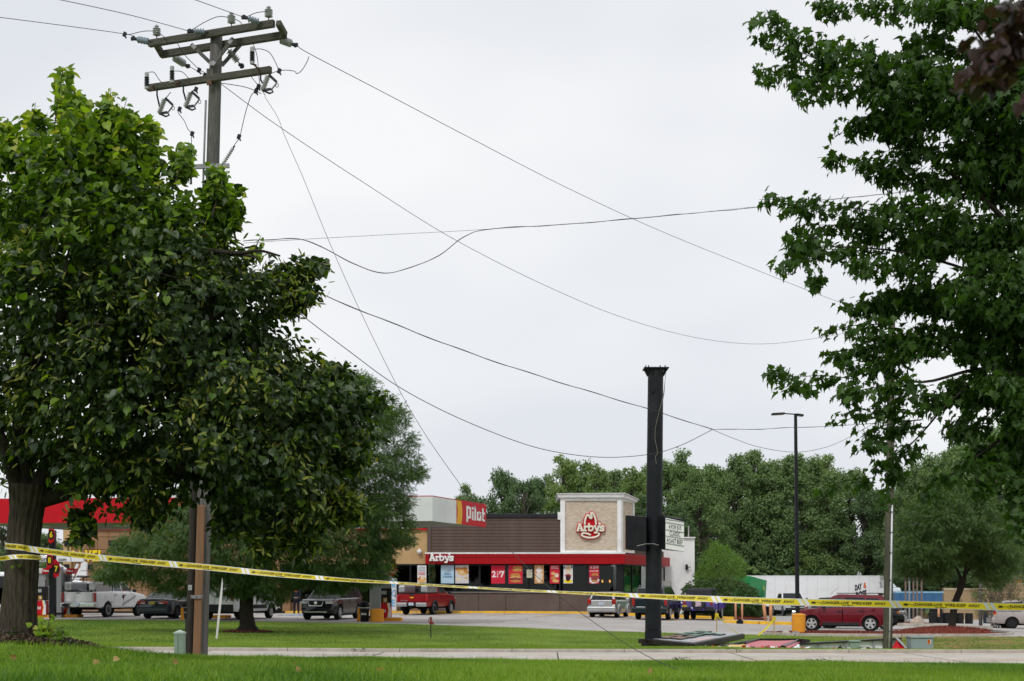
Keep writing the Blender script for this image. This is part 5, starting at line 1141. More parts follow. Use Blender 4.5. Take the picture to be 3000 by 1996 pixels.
# bronze minivan at the right edge
L = 5.1
S = dict(L=L, W=1.94, zb=.32, R=.34, paint=C_beige, ax=(1.55, -1.45), top=[(-2.55, .98), (-2.4, 1.1), (1.2, 1.06), (2.2, .92), (2.55, .75)], doors=[(-.75, .35), (.38, 1.35)], bulge=.5, round=.5, plan=.12,
         gh=[(-2.42, 1.06), (-2.0, 1.62), (-1.75, 1.71), (.5, 1.74), (.85, 1.66), (1.9, 1.04)], gw=(.88, .68), strips=[(0, 'rear_window', .1, .9, .88), (4, 'windshield', .05, .93, .9)],
         side=[[(-2.12, 1.18), (-.85, 1.14), (-.85, 1.6), (-1.85, 1.58)], [(-.74, 1.14), (.32, 1.12), (.32, 1.62), (-.74, 1.61)], [(.42, 1.12), (1.5, 1.1), (.85, 1.58), (.42, 1.62)]], rim_m=M_plast, spokes=7,
         boxes=[('bumper', -2.5, 0, .52, .2, 1.86, .32, C_beige, False, .06), ('tail_light', -2.42, .84, .98, .18, .16, .13, M_tail), ('tail_light', -2.40, .845, .88, .2, .15, .06, M_amber), ('licence_plate', -2.55, 0, .9, .02, .32, .16, M_plate, False), ('door_track', -1.6, .955, 1.06, 1.4, .012, .02, M_plast), mirrors(1.3, 1.15, 1.05, C_beige)])
p = Vector((gx(2906, 84.5)+2.6, 84.5+.25, 0))
vehicle('light bronze minivan cut off by the right edge of the view', 'minivan', (p.x, p.y, gz(p.x, p.y)+ASPH), rad(-8), S, 'minivan')

# far white pickup facing the camera between trailer and bollard
L = 5.6
S = dict(L=L, W=2.05, zb=.5, R=.41, paint=C_white, ax=(1.8, -1.7), top=[(-2.8, 1.35), (1.2, 1.3), (2.6, 1.2), (2.8, 1.05)], doors=[(-.6, 1.1)], bulge=.15, round=.3, plan=.04,
         gh=[(-.8, 1.3), (-.7, 1.88), (.6, 1.9), (1.3, 1.28)], gw=(.92, .76), strips=[(2, 'windshield', .06, .93, .9)], side=[[(-.6, 1.38), (1.0, 1.38), (.55, 1.8), (-.55, 1.8)]],
         boxes=[('grille', 2.8, 0, .98, .06, 1.15, .34, M_plast, False), ('headlight', 2.76, .82, 1.02, .14, .36, .22, M_lamp), ('bumper', 2.85, 0, .62, .14, 2.0, .22, M_plast, False), mirrors(1.0, 1.4, 1.15, M_plast)])
p = at(2334, 1800, 112)
vehicle('white pickup truck facing the lawn in front of the long trailer', 'pickup truck', (p.x, p.y+2.8, gz(p.x, p.y+2.8)+ASPH), rad(-88), S, 'pickup_truck')
# silver car nose behind the red SUV hood
S2 = dict(L=4.5, W=1.78, zb=.28, R=.33, paint=C_silver, ax=(1.35, -1.3), top=[(-2.25, 1.0), (1.0, .98), (2.0, .88), (2.25, .7)], doors=[(-.9, .1)], round=.5, plan=.15, gh=[(-1.9, 1.0), (-1.2, 1.42), (.2, 1.45), (1.1, .96)], gw=(.8, .6), strips=[(2, 'windshield', .06, .93, .9)], side=[[(-1.2, 1.05), (.7, 1.02), (.1, 1.36), (-1.1, 1.34)]],
          boxes=[('tail_light', -2.2, .68, .85, .1, .3, .14, M_tail)])
p = at(2395, 1812, 92)
vehicle('silver car seen past the red vehicle\'s windshield', 'car', (p.x+1.6, p.y, gz(p.x, p.y)+ASPH), 0.1, S2)

# ---- semi trailer, generator, blue truck, bucket truck
Yt = 130.
tr = thing('semi_trailer', 'long white semi trailer reading DAY & ROSS behind the parked cars', 'semi trailer', (gx(2370, Yt), Yt, gz(gx(2370, Yt), Yt)))
to_ = tr.location; x0, x1 = gx(2150, Yt)-to_.x, gx(2578, Yt)-to_.x; zt1, zt0 = EYE+(HOR-1687)*Yt/F-to_.z, EYE+(HOR-1776)*Yt/F-to_.z
M_trl = mat('trailer_white', (.86, .87, .89), .5, var=.03, scale=.6, dirt=(.55, .55, .55, .4), dscale=.5)
npan = 14
for k in range(npan):
    a, b = x0+(x1-x0)*k/npan, x0+(x1-x0)*(k+1)/npan; mb = MB(); mb.box(((a+b)/2, 1.3, (zt0+zt1)/2), (b-a-.012, 2.6, zt1-zt0-.16)); mb.build('side_panel', M_trl, tr)
mb = MB(); mb.box(((x0+x1)/2, 1.3, zt1-.04), (x1-x0, 2.64, .1)); mb.box(((x0+x1)/2, 1.3, zt0+.04), (x1-x0, 2.62, .1)); mb.build('rail', M_trl, tr)
mb = MB(); mb.hexa([(x1+.01, -.02, zt0), (x1+.45, .35, zt0), (x1+.45, 2.6, zt0), (x1+.01, 2.6, zt0), (x1+.01, -.02, zt1), (x1+.45, .35, zt1), (x1+.45, 2.6, zt1), (x1+.01, 2.6, zt1)]); mb.build('rear_doors', M_trl, tr)
mb = MB()
for z in (.25, .42, .6, .78): mb.box((x1+.05, -.03, zt0+(zt1-zt0)*z), (.22, .04, .05))
mb.build('hinge', M_pgrey, tr)
mb = MB()
for k in range(7): mb.box((x0+1+k*1.75, -.006, zt0+.05), (.42, .012, .05))
mb.build('reflector', M_tail, tr)
for x in (x0+1.1, x0+2.4, x1-1.2, x1-2.5):
    for y in (.35, 2.2): mb = MB(); mb.lathe([(.3, -.15), (.52, -.15), (.52, .15), (.3, .15)], 20, (x, y, .52), (0, 1, 0)); mb.build('wheel', M_tyre, tr)
mb = MB(); mb.box((x0+1.7, 1.3, .9), (3, 1.2, .3)); mb.box((x1-1.8, 1.3, .9), (3, 1.2, .3)); mb.box((x0+4.3, .6, .55), (.12, .12, 1.1)); mb.build('chassis', M_under, tr)
lx = gx(2523, Yt)-to_.x; zl = EYE+(HOR-1728)*Yt/F-to_.z
text('lettering', 'DAY', M_tapeink, tr, (lx-.25, -.01, zl), (1, 0, 0), (0, 0, 1), .48, .62*1.05, bold=.06, slant=.25)
text('lettering', '&', mat('orange_print', (.75, .14, .02), .5), tr, (lx+.34, -.01, zl+.15), (1, 0, 0), (0, 0, 1), .5, .3, bold=.03)
text('lettering', 'ROSS', M_tapeink, tr, (lx, -.01, zl-.62), (1, 0, 0), (0, 0, 1), .48, .98, bold=.06, slant=.25)

gen = thing('generator_trailer', 'bright green generator enclosure with slanted end behind the round shrub', 'generator', (gx(2190, 105), 105, gz(gx(2190, 105), 105))); go = gen.location
M_grn = mat('bright_green_paint', (.01, .30, .085), .4, var=.06, dirt=(.03, .2, .07, .4))
a, b, c = at(2150, 1686, 106)-go, at(2199, 1688, 103)-go, at(2247, 1701, 110)-go
zb1 = at(2240, 1752, 110).z-go.z
mb = MB(); mb.hexa([(a.x, a.y, .7), (b.x, b.y, .7), (c.x-.15, c.y, .7), (a.x+.8, c.y+1.5, .7), (a.x, a.y, a.z), (b.x, b.y, b.z), (c.x, c.y, c.z), (a.x+.8, c.y+1.5, c.z)]); mb.build('enclosure', M_grn, gen, bevel=.03)
dd = (Vector((c.x, c.y, 0))-Vector((b.x, b.y, 0))).normalized(); nn_ = Vector((dd.y, -dd.x, 0))
for t0, w_, z0, h_ in ((.8, 1.3, 1.5, .6), (2.6, 1.4, 1.3, 1.0), (4.6, 1.2, 1.2, 1.1)):
    q = Vector((b.x, b.y, 0))+dd*t0; mb = MB(); mb.prism([(0, 0), (w_, 0), (w_, h_), (0, h_)], q+Vector((0, 0, z0)), dd, (0, 0, 1), .03); mb.build('door', M_grn, gen)
    mb = MB()
    for k in range(4): mb.prism([(w_*.2, h_*(.3+.12*k)), (w_*.8, h_*(.3+.12*k)), (w_*.8, h_*(.36+.12*k)), (w_*.2, h_*(.36+.12*k))], q+Vector((0, 0, z0))+nn_*.035, dd, (0, 0, 1), .01)
    mb.build('louvre', mat('dark_green', (.005, .06, .02), .5), gen)
q = Vector((b.x, b.y, 0))+dd*5.6+nn_*.05; mb = MB(); mb.lathe([(.16, 0), (.16, .01)], 8, q+Vector((0, 0, 2.1)), nn_); mb.build('emblem', M_yel, gen)
mb = MB(); mb.box((a.x+1.5, a.y+1.5, .4), (2.4, 2.4, .5)); mb.build('chassis', M_under, gen)
for dx in (.4, 1.7): mb = MB(); mb.lathe([(.2, -.12), (.38, -.12), (.38, .12), (.2, .12)], 18, (b.x+dx-.9, b.y+.2, .38), (0, 1, 0)); mb.build('wheel', M_tyre, gen)

Yb = 112.
bt = thing('box_truck', 'white truck cab with roof fairing and a blue box body behind the wooden posts', 'truck', (gx(2690, Yb), Yb, gz(gx(2690, Yb), Yb))); bo = bt.location
def BT(px, py, y=0.): p = at(px, py, Yb)-bo; return Vector((p.x, y, p.z))
M_bl = mat('blue_truck_body', (.045, .13, .26), .45, var=.1, dirt=(.03, .07, .14, .4)); M_bl2 = mat('navy_truck_body', (.008, .018, .035), .5, var=.2)
a, b = BT(2625, 1812), BT(2762, 1738)
mb = MB(); mb.box(((a.x+b.x)/2, 1.25, (BT(0, 1770).z+b.z)/2), (b.x-a.x, 2.5, b.z-BT(0, 1770).z)); mb.build('body', M_bl, bt, bevel=.04)
mb = MB(); mb.box(((a.x+b.x)/2+.3, 1.25, (BT(0, 1772).z+.6)/2+.2), (b.x-a.x-.6, 2.3, BT(0, 1772).z-.6)); mb.build('lower_body', M_bl2, bt)
for px in (2640, 2672, 2704, 2736): mb = MB(); q = BT(px, 1755); mb.box((q.x, -.04, q.z), (.12, .08, b.z-BT(0, 1770).z-.05)); mb.build('rib', M_bl, bt)
mb = MB(); q = BT(2695, 1736); mb.box((q.x, 1.25, b.z+.06), (b.x-a.x+.1, 2.6, .14)); mb.build('body_rim', mat('pale_blue_rim', (.2, .38, .52), .4), bt)
a, b = BT(2617, 1800), BT(2684, 1722)
mb = MB(); mb.hexa([(a.x, 2.7, .7), (b.x, 2.7, .7), (b.x, 4.9, .7), (a.x, 4.9, .7), (a.x, 2.7, b.z), (b.x-.5, 2.7, b.z), (b.x-.5, 4.9, b.z), (a.x, 4.9, b.z)]); mb.build('cab', C_white, bt, bevel=.08)
p1, p2, p3, p4 = BT(2620, 1700), BT(2636, 1700), BT(2656, 1722), BT(2632, 1722)
mb = MB(); mb.prism([(p4.x, p4.z), (p3.x, p3.z), (p2.x, p2.z), (p1.x, p1.z)], (0, 4.6, 0), (1, 0, 0), (0, 0, 1), 1.9); mb.build('roof_fairing', C_white, bt, bevel=.04)
for px in (2640, 2668, 2744): mb = MB(); mb.lathe([(.3, -.15), (.5, -.15), (.5, .15), (.3, .15)], 20, (BT(px, 0).x, .2, .5), (0, 1, 0)); mb.build('wheel', M_tyre, bt)

Yk = 84.
bk = thing('bucket_truck', 'white bucket truck with lettered boom folded behind the pump columns', 'bucket truck', (gx(180, Yk), Yk, gz(gx(180, Yk), Yk)+ASPH)); bko = bk.location
def BK(px, py, y=0.): p = at(px, py, Yk)-bko; return Vector((p.x, y, p.z))
mb = MB(); p, q = BK(10, 1641), BK(411*.62, 1641); mb.bar(BK(20, 1636), BK(246, 1637), .30, .38); mb.build('boom', C_white, bk, bevel=.02)
text('lettering', 'son', M_tapeink, bk, BK(127, 1644, -.16), (1, 0, 0), (0, 0, 1), .24, .5)
text('lettering', 'com', M_tapeink, bk, BK(185, 1644, -.16), (1, 0, 0), (0, 0, 1), .2, .48)
text('lettering', '1', M_pgrey, bk, BK(210, 1644, -.16), (1, 0, 0), (0, 0, 1), .22)
mb = MB(); mb.prism([(BK(236, 0).x, BK(0, 1670).z), (BK(254, 0).x, BK(0, 1672).z), (BK(256, 0).x, BK(0, 1650).z), (BK(250, 0).x, BK(0, 1646).z), (BK(240, 0).x, BK(0, 1650).z)], (0, .12, 0), (1, 0, 0), (0, 0, 1), .26); mb.prism([(BK(240, 0).x, BK(0, 1692).z), (BK(255, 0).x, BK(0, 1691).z), (BK(254, 0).x, BK(0, 1674).z), (BK(242, 0).x, BK(0, 1672).z)], (0, .1, 0), (1, 0, 0), (0, 0, 1), .2); mb.build('elbow', C_white, bk)
mb = MB(); mb.bar(BK(228, 1652), BK(208, 1700), .1, .14); mb.bar(BK(240, 1668), BK(222, 1706), .12, .3); mb.bar(BK(170, 1653), BK(203, 1675), .14, .14); mb.build('strut', C_white, bk)
mb = MB(); mb.tube([BK(158, 1648, -.02), BK(198, 1676, -.02)], .07, 10); mb.build('hydraulic_ram', M_steel, bk)
mb = MB(); mb.box((BK(224, 0).x, 0, BK(0, 1722).z), (1.3, 1.2, .75)); mb.build('turret', C_white, bk, bevel=.05)
mb = MB(); mb.box((BK(150, 0).x, .6, 1.15), (6.4, 2.3, 1.1)); mb.build('utility_body', C_white, bk, bevel=.04)
mb = MB(); mb.box((BK(30, 0).x, .6, 1.5), (2., 2.3, 2.1)); mb.build('cab', C_white, bk, bevel=.15)
mb = MB(); mb.box((BK(30, 0).x, -.56, 1.95), (1.5, .02, .7)); mb.build('cab_window', M_tint, bk)
for px in (40, 190): mb = MB(); mb.lathe([(.3, -.15), (.48, -.15), (.48, .15), (.3, .15)], 20, (BK(px, 0).x, -.4, .48), (0, 1, 0)); mb.build('wheel', M_tyre, bk)
# ------------------------------------------------------------------ near utility pole
M_wood = mat('weathered_pole_wood', (.15, .145, .138), .9, var=.35, scale=6, bump=.9, bscale=18, stretch=(9, 9, .5), dirt=(.07, .06, .05, .8), dscale=1.2)
M_arm = mat('weathered_arm_wood', (.105, .10, .09), .9, var=.4, scale=5, bump=.9, bscale=16, stretch=(.6, .6, 9), dirt=(.07, .08, .03, .7), dscale=2)
M_dkpole = mat('old_dark_pole_wood', (.045, .038, .032), .9, var=.4, scale=6, bump=.9, bscale=18, stretch=(9, 9, .5))
M_guard = mat('brown_wood_guard', (.21, .115, .065), .75, var=.22, scale=5, bump=.4, bscale=20, stretch=(9, 9, .35))
M_porc = mat('grey_porcelain', (.34, .35, .355), .25, var=.05, coat=.5)
M_porcb = mat('blue_grey_polymer', (.22, .27, .32), .4, var=.05)
M_poly = mat('dark_polymer', (.03, .035, .045), .4, var=.1)
M_hw = mat('galvanised_hardware', (.26, .26, .27), .5, .5, var=.2)
M_rust = mat('rusty_bracket', (.13, .08, .055), .8, .2, var=.3)
M_hwd = mat('dark_clamp', (.035, .04, .045), .5, .4)
M_wire = mat('weathered_cable', (.05, .05, .052), .6, .2)
YP = 30.0
base = at(583, 1920, YP); top = at(634, 105, YP); base = Vector((base.x, base.y, gz(base.x, base.y)-.1))
pole = thing('utility_pole', 'tall weathered wooden utility pole with two crossarm levels beside the leafy tree', 'utility pole', base); pb = base.copy()
def PL(p): return Vector(p)-pb
def ridged(pts, rs, n=40, amp=.03, seed=0, freq=9, seg=1):
    """trunk mesh with ridges"""
    pts = smooth_pts(pts, 5) if len(pts) > 2 else [Vector(pts[0]).lerp(Vector(pts[1]), i/30) for i in range(31)]
    k = len(pts); rs = np.interp(np.linspace(0, 1, k), np.linspace(0, 1, len(rs)), rs); mb = MB(); rg = random.Random(seed)
    ph = [rg.uniform(0, 6.28) for _ in range(8)]; ref = Vector((1, 0, 0)); vs = []
    for i, p in enumerate(pts):
        d = (pts[min(i+1, k-1)]-pts[max(i-1, 0)]).normalized(); a = (ref-d*ref.dot(d)).normalized(); b = d.cross(a)
        for j in range(n):
            t = 2*PI*j/n; zz = i*.35
            q = 1+amp*(math.sin(freq*t+ph[0]+math.sin(zz*.7+ph[1])*1.3)+.6*math.sin(freq*1.9*t+ph[2]+zz*.25)+.5*math.sin(3*t+ph[3]+zz*.3))+rg.uniform(-amp, amp)*.5
            vs.append(p+(a*math.cos(t)+b*math.sin(t))*rs[i]*q)
    mb.v = [tuple(v) for v in vs]; mb.f = [(i*n+j, i*n+(j+1) % n, (i+1)*n+(j+1) % n, (i+1)*n+j) for i in range(k-1) for j in range(n)]+[tuple((k-1)*n+j for j in range(n))]
    mb.m = [0]*len(mb.f); return mb
ridged([PL(base), PL(at(606, 1100, YP)), PL(top)], [.175, .155, .125], 24, .012, 3, 7).build('shaft', M_wood, pole, smooth=True)
armdir = Vector((2.87, -1.1, 0)).normalized(); armn = Vector((armdir.y, -armdir.x, 0))   # towards camera
zA = 13.22; cA = Vector((top.x-.02, YP, zA))
def arm(name, px0, px1, py, w, hgt, dY=0., label=None):
    """horizontal arm; py = height row at the pole"""
    z = EYE+(HOR-py)/F*YP
    c = Vector((gx(632, YP), YP+dY, z))
    def hit(px): # intersection of arm line with pixel column
        u = (px-1500)/F; t = (u*c.y-c.x)/(armdir.x-u*armdir.y); return c+armdir*t
    a, b = hit(px0), hit(px1); mb = MB(); mb.bar(PL(a), PL(b), w, hgt); mb.build(name, M_arm, pole, bevel=.012); return a, b, hit
a1, b1, h1 = arm('crossarm', 437, 803, 108, .10, .15, -.19)
a2, b2, h2 = arm('crossarm', 471, 838, 124, .10, .15, .19)
a3, b3, h3 = arm('crossarm', 433, 794, 238, .10, .14, -.17)
for px in (455, 815):
    mb = MB(); p = h1(px); q = h2(px+20); mb.bar(PL(p), PL(q), .10, .12); mb.build('spacer_block', M_arm, pole)
def ins_stack(p, d, L, r, n, m, name='insulator', capm=None, parent=None):
    d = Vector(d).normalized(); prof = [(r*.35, 0)]
    for i in range(n):
        h = L*(i+.5)/n; prof += [(r*.55, h-L*.32/n), (r, h), (r*.95, h+L*.12/n), (r*.55, h+L*.3/n)]
    prof += [(r*.35, L)]; mb = MB(); mb.lathe(prof, 16, PL(p), d); return mb.build(name, m, parent or pole, smooth=True)
def PP(px, py, dY=0.): return at(px, py, YP+dY)
def onarm(hit, px, dz): p = hit(px); return p+Vector((0, 0, dz))
# pin insulators on top
pins = []
for hit, px in ((h1, 459), (h1, 678), (h1, 787)):
    p = onarm(hit, px, .08); mb = MB(); mb.tube([PL(p), PL(p+Vector((0, 0, .1)))], .012, 6); mb.build('insulator_pin', M_hwd, pole)
    ins_stack(p+Vector((0, 0, .06)), (0, 0, 1), .17, .088, 4, M_porc); q = p+Vector((0, 0, .23)); ins_stack(q, (0, 0, 1), .07, .05, 1, M_porc); pins.append(q+Vector((0, 0, .05)))
# strain insulators to the left (front arm) and right/back (rear arm)
def strain(p, q, n, r, m):
    p, q = Vector(p), Vector(q); d = q-p; L = d.length; d.normalize()
    mb = MB(); mb.tube([PL(p), PL(q)], .012, 6); mb.build('strain_rod', M_hwd, pole); ins_stack(p+d*L*.18, d, L*.55, r, n, m)
    mb = MB(); mb.box(PL(q-d*.05), (.10, .07, .05), rz=.3); mb.box(PL(q-d*.01), (.05, .09, .07), rz=.8); mb.build('wire_clamp', M_hwd, pole); return q
L1 = strain(h1(448)+Vector((0, -.05, 0)), PP(388, 113, .5), 4, .075, M_porcb)
L2 = strain(h1(612)+Vector((0, -.06, .02)), PP(553, 91, -.3), 4, .075, M_porcb)
L3 = strain(h1(770)+Vector((0, -.06, .02)), PP(712, 50, -.9), 4, .075, M_porcb)
Rr = strain(h2(812)+Vector((0, .06, -.03)), PP(868, 133, -.4), 7, .085, M_porc)
Rm = strain(h2(660)+Vector((0, .06, -.03)), PP(710, 196, .3), 7, .085, M_porc)
Rl = strain(h2(500)+Vector((0, .06, -.03)), PP(552, 195, 1.2), 7, .085, M_porc)
# braces
for (xa, ya), (xb, yb), dy in (((560, 130), (622, 190), -.24), ((684, 112), (624, 190), -.24), ((722, 112), (650, 192), .24)):
    mb = MB(); mb.bar(PL(PP(xa, ya, dy)), PL(PP(xb, yb, dy*.8)), .045, .07); mb.build('brace', M_wood, pole)
    for f in (0.06, .9): mb = MB(); p = PP(xa, ya, dy).lerp(PP(xb, yb, dy*.8), f); q = PP(xa, ya, dy).lerp(PP(xb, yb, dy*.8), f+.16 if f < .5 else 1.02); mb.bar(PL(p+Vector((0, -.03, 0))), PL(q+Vector((0, -.03, 0))), .03, .08); mb.build('brace_strap', M_hw, pole)
mb = MB(); p = PP(612, 242, -.24); mb.bar(PL(p), PL(p+Vector((0, .03, 0))), .1, .1); mb.build('bolt_plate', M_rust, pole)
mb = MB(); mb.box(PL(PP(616, 216, -.12)), (.14, .1, .18)); mb.build('gain_block', M_wood, pole)
# arresters on the lower arm
for px, py in ((430, 235), (504, 217), (739, 162)):
    p = PP(px, py+19, -.1 if px < 600 else -1.1); ins_stack(p, (0, 0, 1), .20, .055, 6, M_poly, 'arrester'); q = p+Vector((0, 0, .2)); mb = MB(); mb.lathe([(.045, 0), (.045, .09), (.03, .1)], 10, PL(q)); mb.lathe([(.045, -.05), (.05, 0)], 10, PL(p)); mb.build('arrester_cap', M_porc, pole)
    hp = h3(px+21); mb = MB(); mb.tube([PL(p-Vector((0, 0, .05))), PL(p+Vector((.08, 0, -.07))), PL(Vector((hp.x, p.y-.02, p.z-.08))), PL(Vector((hp.x, hp.y-.08, hp.z+.02))), PL(Vector((hp.x, hp.y-.08, hp.z-.1)))], .018, 6); mb.build('bracket', M_rust, pole)
# fuse cut-outs under it
cut = []
for px, py, dY in ((474, 313, .3), (551, 294, .1), (777, 245, -.9)):
    p0, p1 = PP(px-8, py+20, dY), PP(px+8, py-22, dY); d = (p1-p0); ins_stack(p0, d, d.length, .062, 9, M_porc, 'cutout_insulator')
    hp = h3(px-12); mb = MB(); mb.tube([PL(hp+Vector((0, -.06, -.05))), PL(hp+Vector((0, -.06, -.2))), PL((p0+p1)/2+Vector((-.05, 0, .0)))], .02, 6); mb.build('bracket', M_hwd, pole)
    e0, e1 = p1+Vector((.02, -.02, .02)), p0+Vector((.18, -.02, .02)); mb = MB(); mb.tube([PL(e0+Vector((.17, 0, -.16))), PL(e1+Vector((0, 0, -.02)))], .018, 8); mb.build('fuse_tube', M_hw, pole)
    mb = MB(); mb.bar(PL(e0), PL(e0+Vector((.16, 0, -.15))), .04, .05); mb.bar(PL(p0), PL(e1), .03, .05); mb.tube([PL(e1), PL(e1+Vector((.04, 0, -.06))), PL(e1+Vector((-.03, 0, -.09))), PL(p0)], .02, 6)
    mb.tube([PL(e0+Vector((.17, 0, -.17)))+Vector((.03*math.cos(q), 0, -.05+.04*math.sin(q))) for q in np.linspace(0, 2*PI, 8)], .007, 5); mb.build('cutout_hardware', M_hwd, pole); cut.append((p1, p0))
# cable terminations on a short bracket
mb = MB(); mb.bar(PL(PP(530, 490, -.2)), PL(PP(672, 486, -.2)), .06, .09); mb.build('termination_bracket', M_hw, pole)
ins_stack(PP(561, 476, -.2), (0, 0, 1), .28, .05, 7, M_poly, 'termination'); mb = MB(); mb.tube([PL(PP(561, 520, -.2)), PL(PP(560, 475, -.2))], .03, 8); mb.tube([PL(PP(561, 440, -.2)), PL(PP(561, 424, -.2))], .018, 8); mb.build('cable_end', M_poly, pole)
p0, p1 = PP(654, 480, -.2), PP(683, 434, -.2); ins_stack(p0, p1-p0, (p1-p0).length, .045, 8, M_porc, 'termination'); mb = MB(); mb.tube([PL(PP(637, 520, -.2)), PL(p0)], .035, 8); mb.tube([PL(p1), PL(p1+(p1-p0)*.15)], .02, 8); mb.build('cable_end', M_poly, pole)
ins_stack(PP(505, 482, -.1), (1, 0, -.5), .22, .05, 6, M_porc, 'termination')
mb = MB(); mb.tube([PL(PP(603, 294, -.1)), PL(PP(597, 480, -.1)), PL(PP(590, 700, -.1))], .022, 8); mb.build('conduit', M_hw, pole)
# jumpers
def jumper(pts, r=.008, m=None, name='jumper_wire'):
    mb = MB(); mb.tube([PL(p) for p in smooth_pts([PP(*p) if len(p) == 3 and p[0] > 50 else p for p in pts], 5)], r, 5); return mb.build(name, m or M_wire, pole)
jumper([(365, 101, .5), (380, 101, .5), (420, 92, .4), (453, 92, .3), (470, 100, .2), (488, 114, .1)])
jumper([(560, 89, -.2), (600, 65, -.2), (640, 49, -.2), (676, 53, -.2), (700, 62, -.2), (712, 75, -.2)])
jumper([(724, 49, -.9), (750, 38, -.9), (785, 33, -1.0)])
jumper([(436, 212, -.1), (452, 213, -.1), (468, 236, -.1), (490, 255, -.1)]); jumper([(512, 208, -.1), (535, 212, -.1), (560, 238, -.1)])
jumper([(745, 145, -1.0), (765, 144, -1.0), (790, 155, -1.0), (808, 185, -1.0), (817, 207, -1.0)])
jumper([(790, 222, -.95), (800, 213, -1.), (832, 206, -1.), (862, 209, -1.), (870, 216, -1.), (885, 205, -.9), (900, 180, -.8), (905, 166, -.7)])
jumper([(740, 124, -.3), (752, 160, -.4), (757, 200, -.5), (760, 240, -.6), (770, 270, -.7)])
jumper([(718, 203, .2), (740, 230, 0), (765, 262, -.4), (777, 280, -.6)])
jumper([(648, 244, -.1), (690, 250, -.3), (720, 256, -.5), (748, 266, -.6), (765, 275, -.7)])
jumper([(750, 268, -.6), (736, 280, -.6), (722, 320, -.5), (712, 360, -.4), (702, 402, -.3), (690, 420, -.2), (683, 432, -.2)])
jumper([(523, 322, .1), (522, 330, .1), (540, 355, 0), (550, 378, -.1), (560, 392, -.2), (561, 424, -.2)])
jumper([(500, 270, -.1), (486, 288, 0)]); jumper([(574, 258, -.1), (563, 268, -.1), (556, 275, 0)])
jumper([(520, 128, -.2), (540, 160, 0), (575, 196, .3), (590, 208, .4), (605, 216, .4)]); jumper([(556, 196, 1.), (590, 215, .8), (620, 232, .5)])
for p in ((365, 101, .5), (583, 206, .3), (600, 222, .3), (818, 208, -1.), (750, 267, -.6), (757, 254, -.6), (700, 401, -.3), (574, 262, -.1), (526, 320, .1), (563, 392, -.2)):
    mb = MB(); q = PP(*p); mb.box(PL(q), (.07, .06, .09), rz=.5, ry=.3); mb.box(PL(q+Vector((.02, -.01, -.05))), (.03, .03, .08), ry=-.4); mb.build('wire_clamp', M_hwd, pole)

# old dark post, guard and strap at the foot
x, y = gx(555, YP-.1), YP-.1
op = thing('pole_stub', 'dark old pole stub strapped to the left side of the utility pole', 'pole stub', (x, y, gz(x, y)-.05)); oz = op.location
ridged([(0, 0, 0), (at(566, 1500, y).x-x, 0, at(0, 1500, y).z-oz.z), (at(574, 1190, y).x-x, 0, at(0, 1190, y).z-oz.z)], [.085, .08, .075], 16, .02, 5, 5).build('shaft', M_dkpole, op, smooth=True)
mb = MB(); q = at(557, 1722, y-.1)-oz; mb.box(q, (.075, .02, .11)); mb.build('tag', mat('metal_tag', (.45, .46, .45), .5, .3), op)
for k in range(3): mb = MB(); mb.box(q+Vector((0, -.012, .03-.03*k)), (.05, .004, .012)); mb.build('tag_print', M_pgrey, op)
mb = MB(); mb.tube([(at(547, 1905, y).x-x-.02, -.05, .1), (at(549, 1750, y).x-x-.02, -.05, at(0, 1750, y).z-oz.z)], .012, 6); mb.build('ground_cable', M_hwd, op)
mb = MB(); g0, g1 = at(575, 1924, YP-.22), at(590, 1480, YP-.2)
mb.bar(PL(Vector((g0.x, g0.y, gz(g0.x, g0.y)))), PL(g1), .155, .1, up=(0, -1, 0)); mb.build('cable_guard', M_guard, pole, bevel=.02)
mb = MB(); s0, s1 = at(558, 1749, YP-.29), at(594, 1749, YP-.29); mb.bar(PL(s0), PL(s1), .012, .07); mb.build('strap', M_hw, pole)
for px in (560, 576, 591): mb = MB(); mb.lathe([(.014, 0), (.014, .02)], 6, PL(at(px, 1749, YP-.295)), (0, -1, 0)); mb.build('bolt', M_rust, pole)

# ------------------------------------------------------------------ wires (each one a thing)
_w = [('thin service wire entering from the upper left to the left end of the top crossarm')]
def wire(pts, label, r=.008, m=None, twist=0, n=8):
    P_ = smooth_pts(pts, n)
    c = P_[0]; t = None
    r *= .78
    if twist:
        mb = MB(); L = 0; Q = []
        fine = smooth_pts(P_, 5); acc = 0
        for i, p in enumerate(fine):
            if i: acc += (p-fine[i-1]).length
            Q.append(p+Vector((0, math.cos(acc*2.2)*.01, math.sin(acc*2.2)*twist)))
        mb.tube(Q, r, 4); mb.tube(fine, r*.6, 4)
    else:
        mb = MB(); mb.tube(P_, r, 5)
    o = mb.build('overhead_wire', m or M_wire, None, org=c, loc=c); return props(o, label, 'wire')
def sc(x, y): return x*1.27277, y*1.27277
def wp(l): # points in the 2357-wide photo: x, y, Y
    return [at(*sc(x, y), Y) for x, y, Y in l]
wire(wp([(-60, 33, 26)])+wp([(0, 40, 28), (285, 78, 30.3)])+[L1], 'lowest of the three wires running off to the left from the top crossarm', .009)
wire(wp([(60, -14, 24), (140, 0, 26), (300, 35, 28)])+[L2], 'middle of the three wires running off to the left from the top crossarm', .009)
wire(wp([(380, -24, 24), (450, 0, 26)])+[L3], 'short top wire leaving the frame above the crossarms', .009)
wire([Rr]+wp([(718, 127, 30), (900, 222, 33), (1100, 327, 37), (1300, 430, 42), (1500, 523, 48), (1700, 605, 54), (1930, 695, 60), (2200, 790, 70)]), 'highest wire sloping from the crossarm end down across the sky to the right', .010)
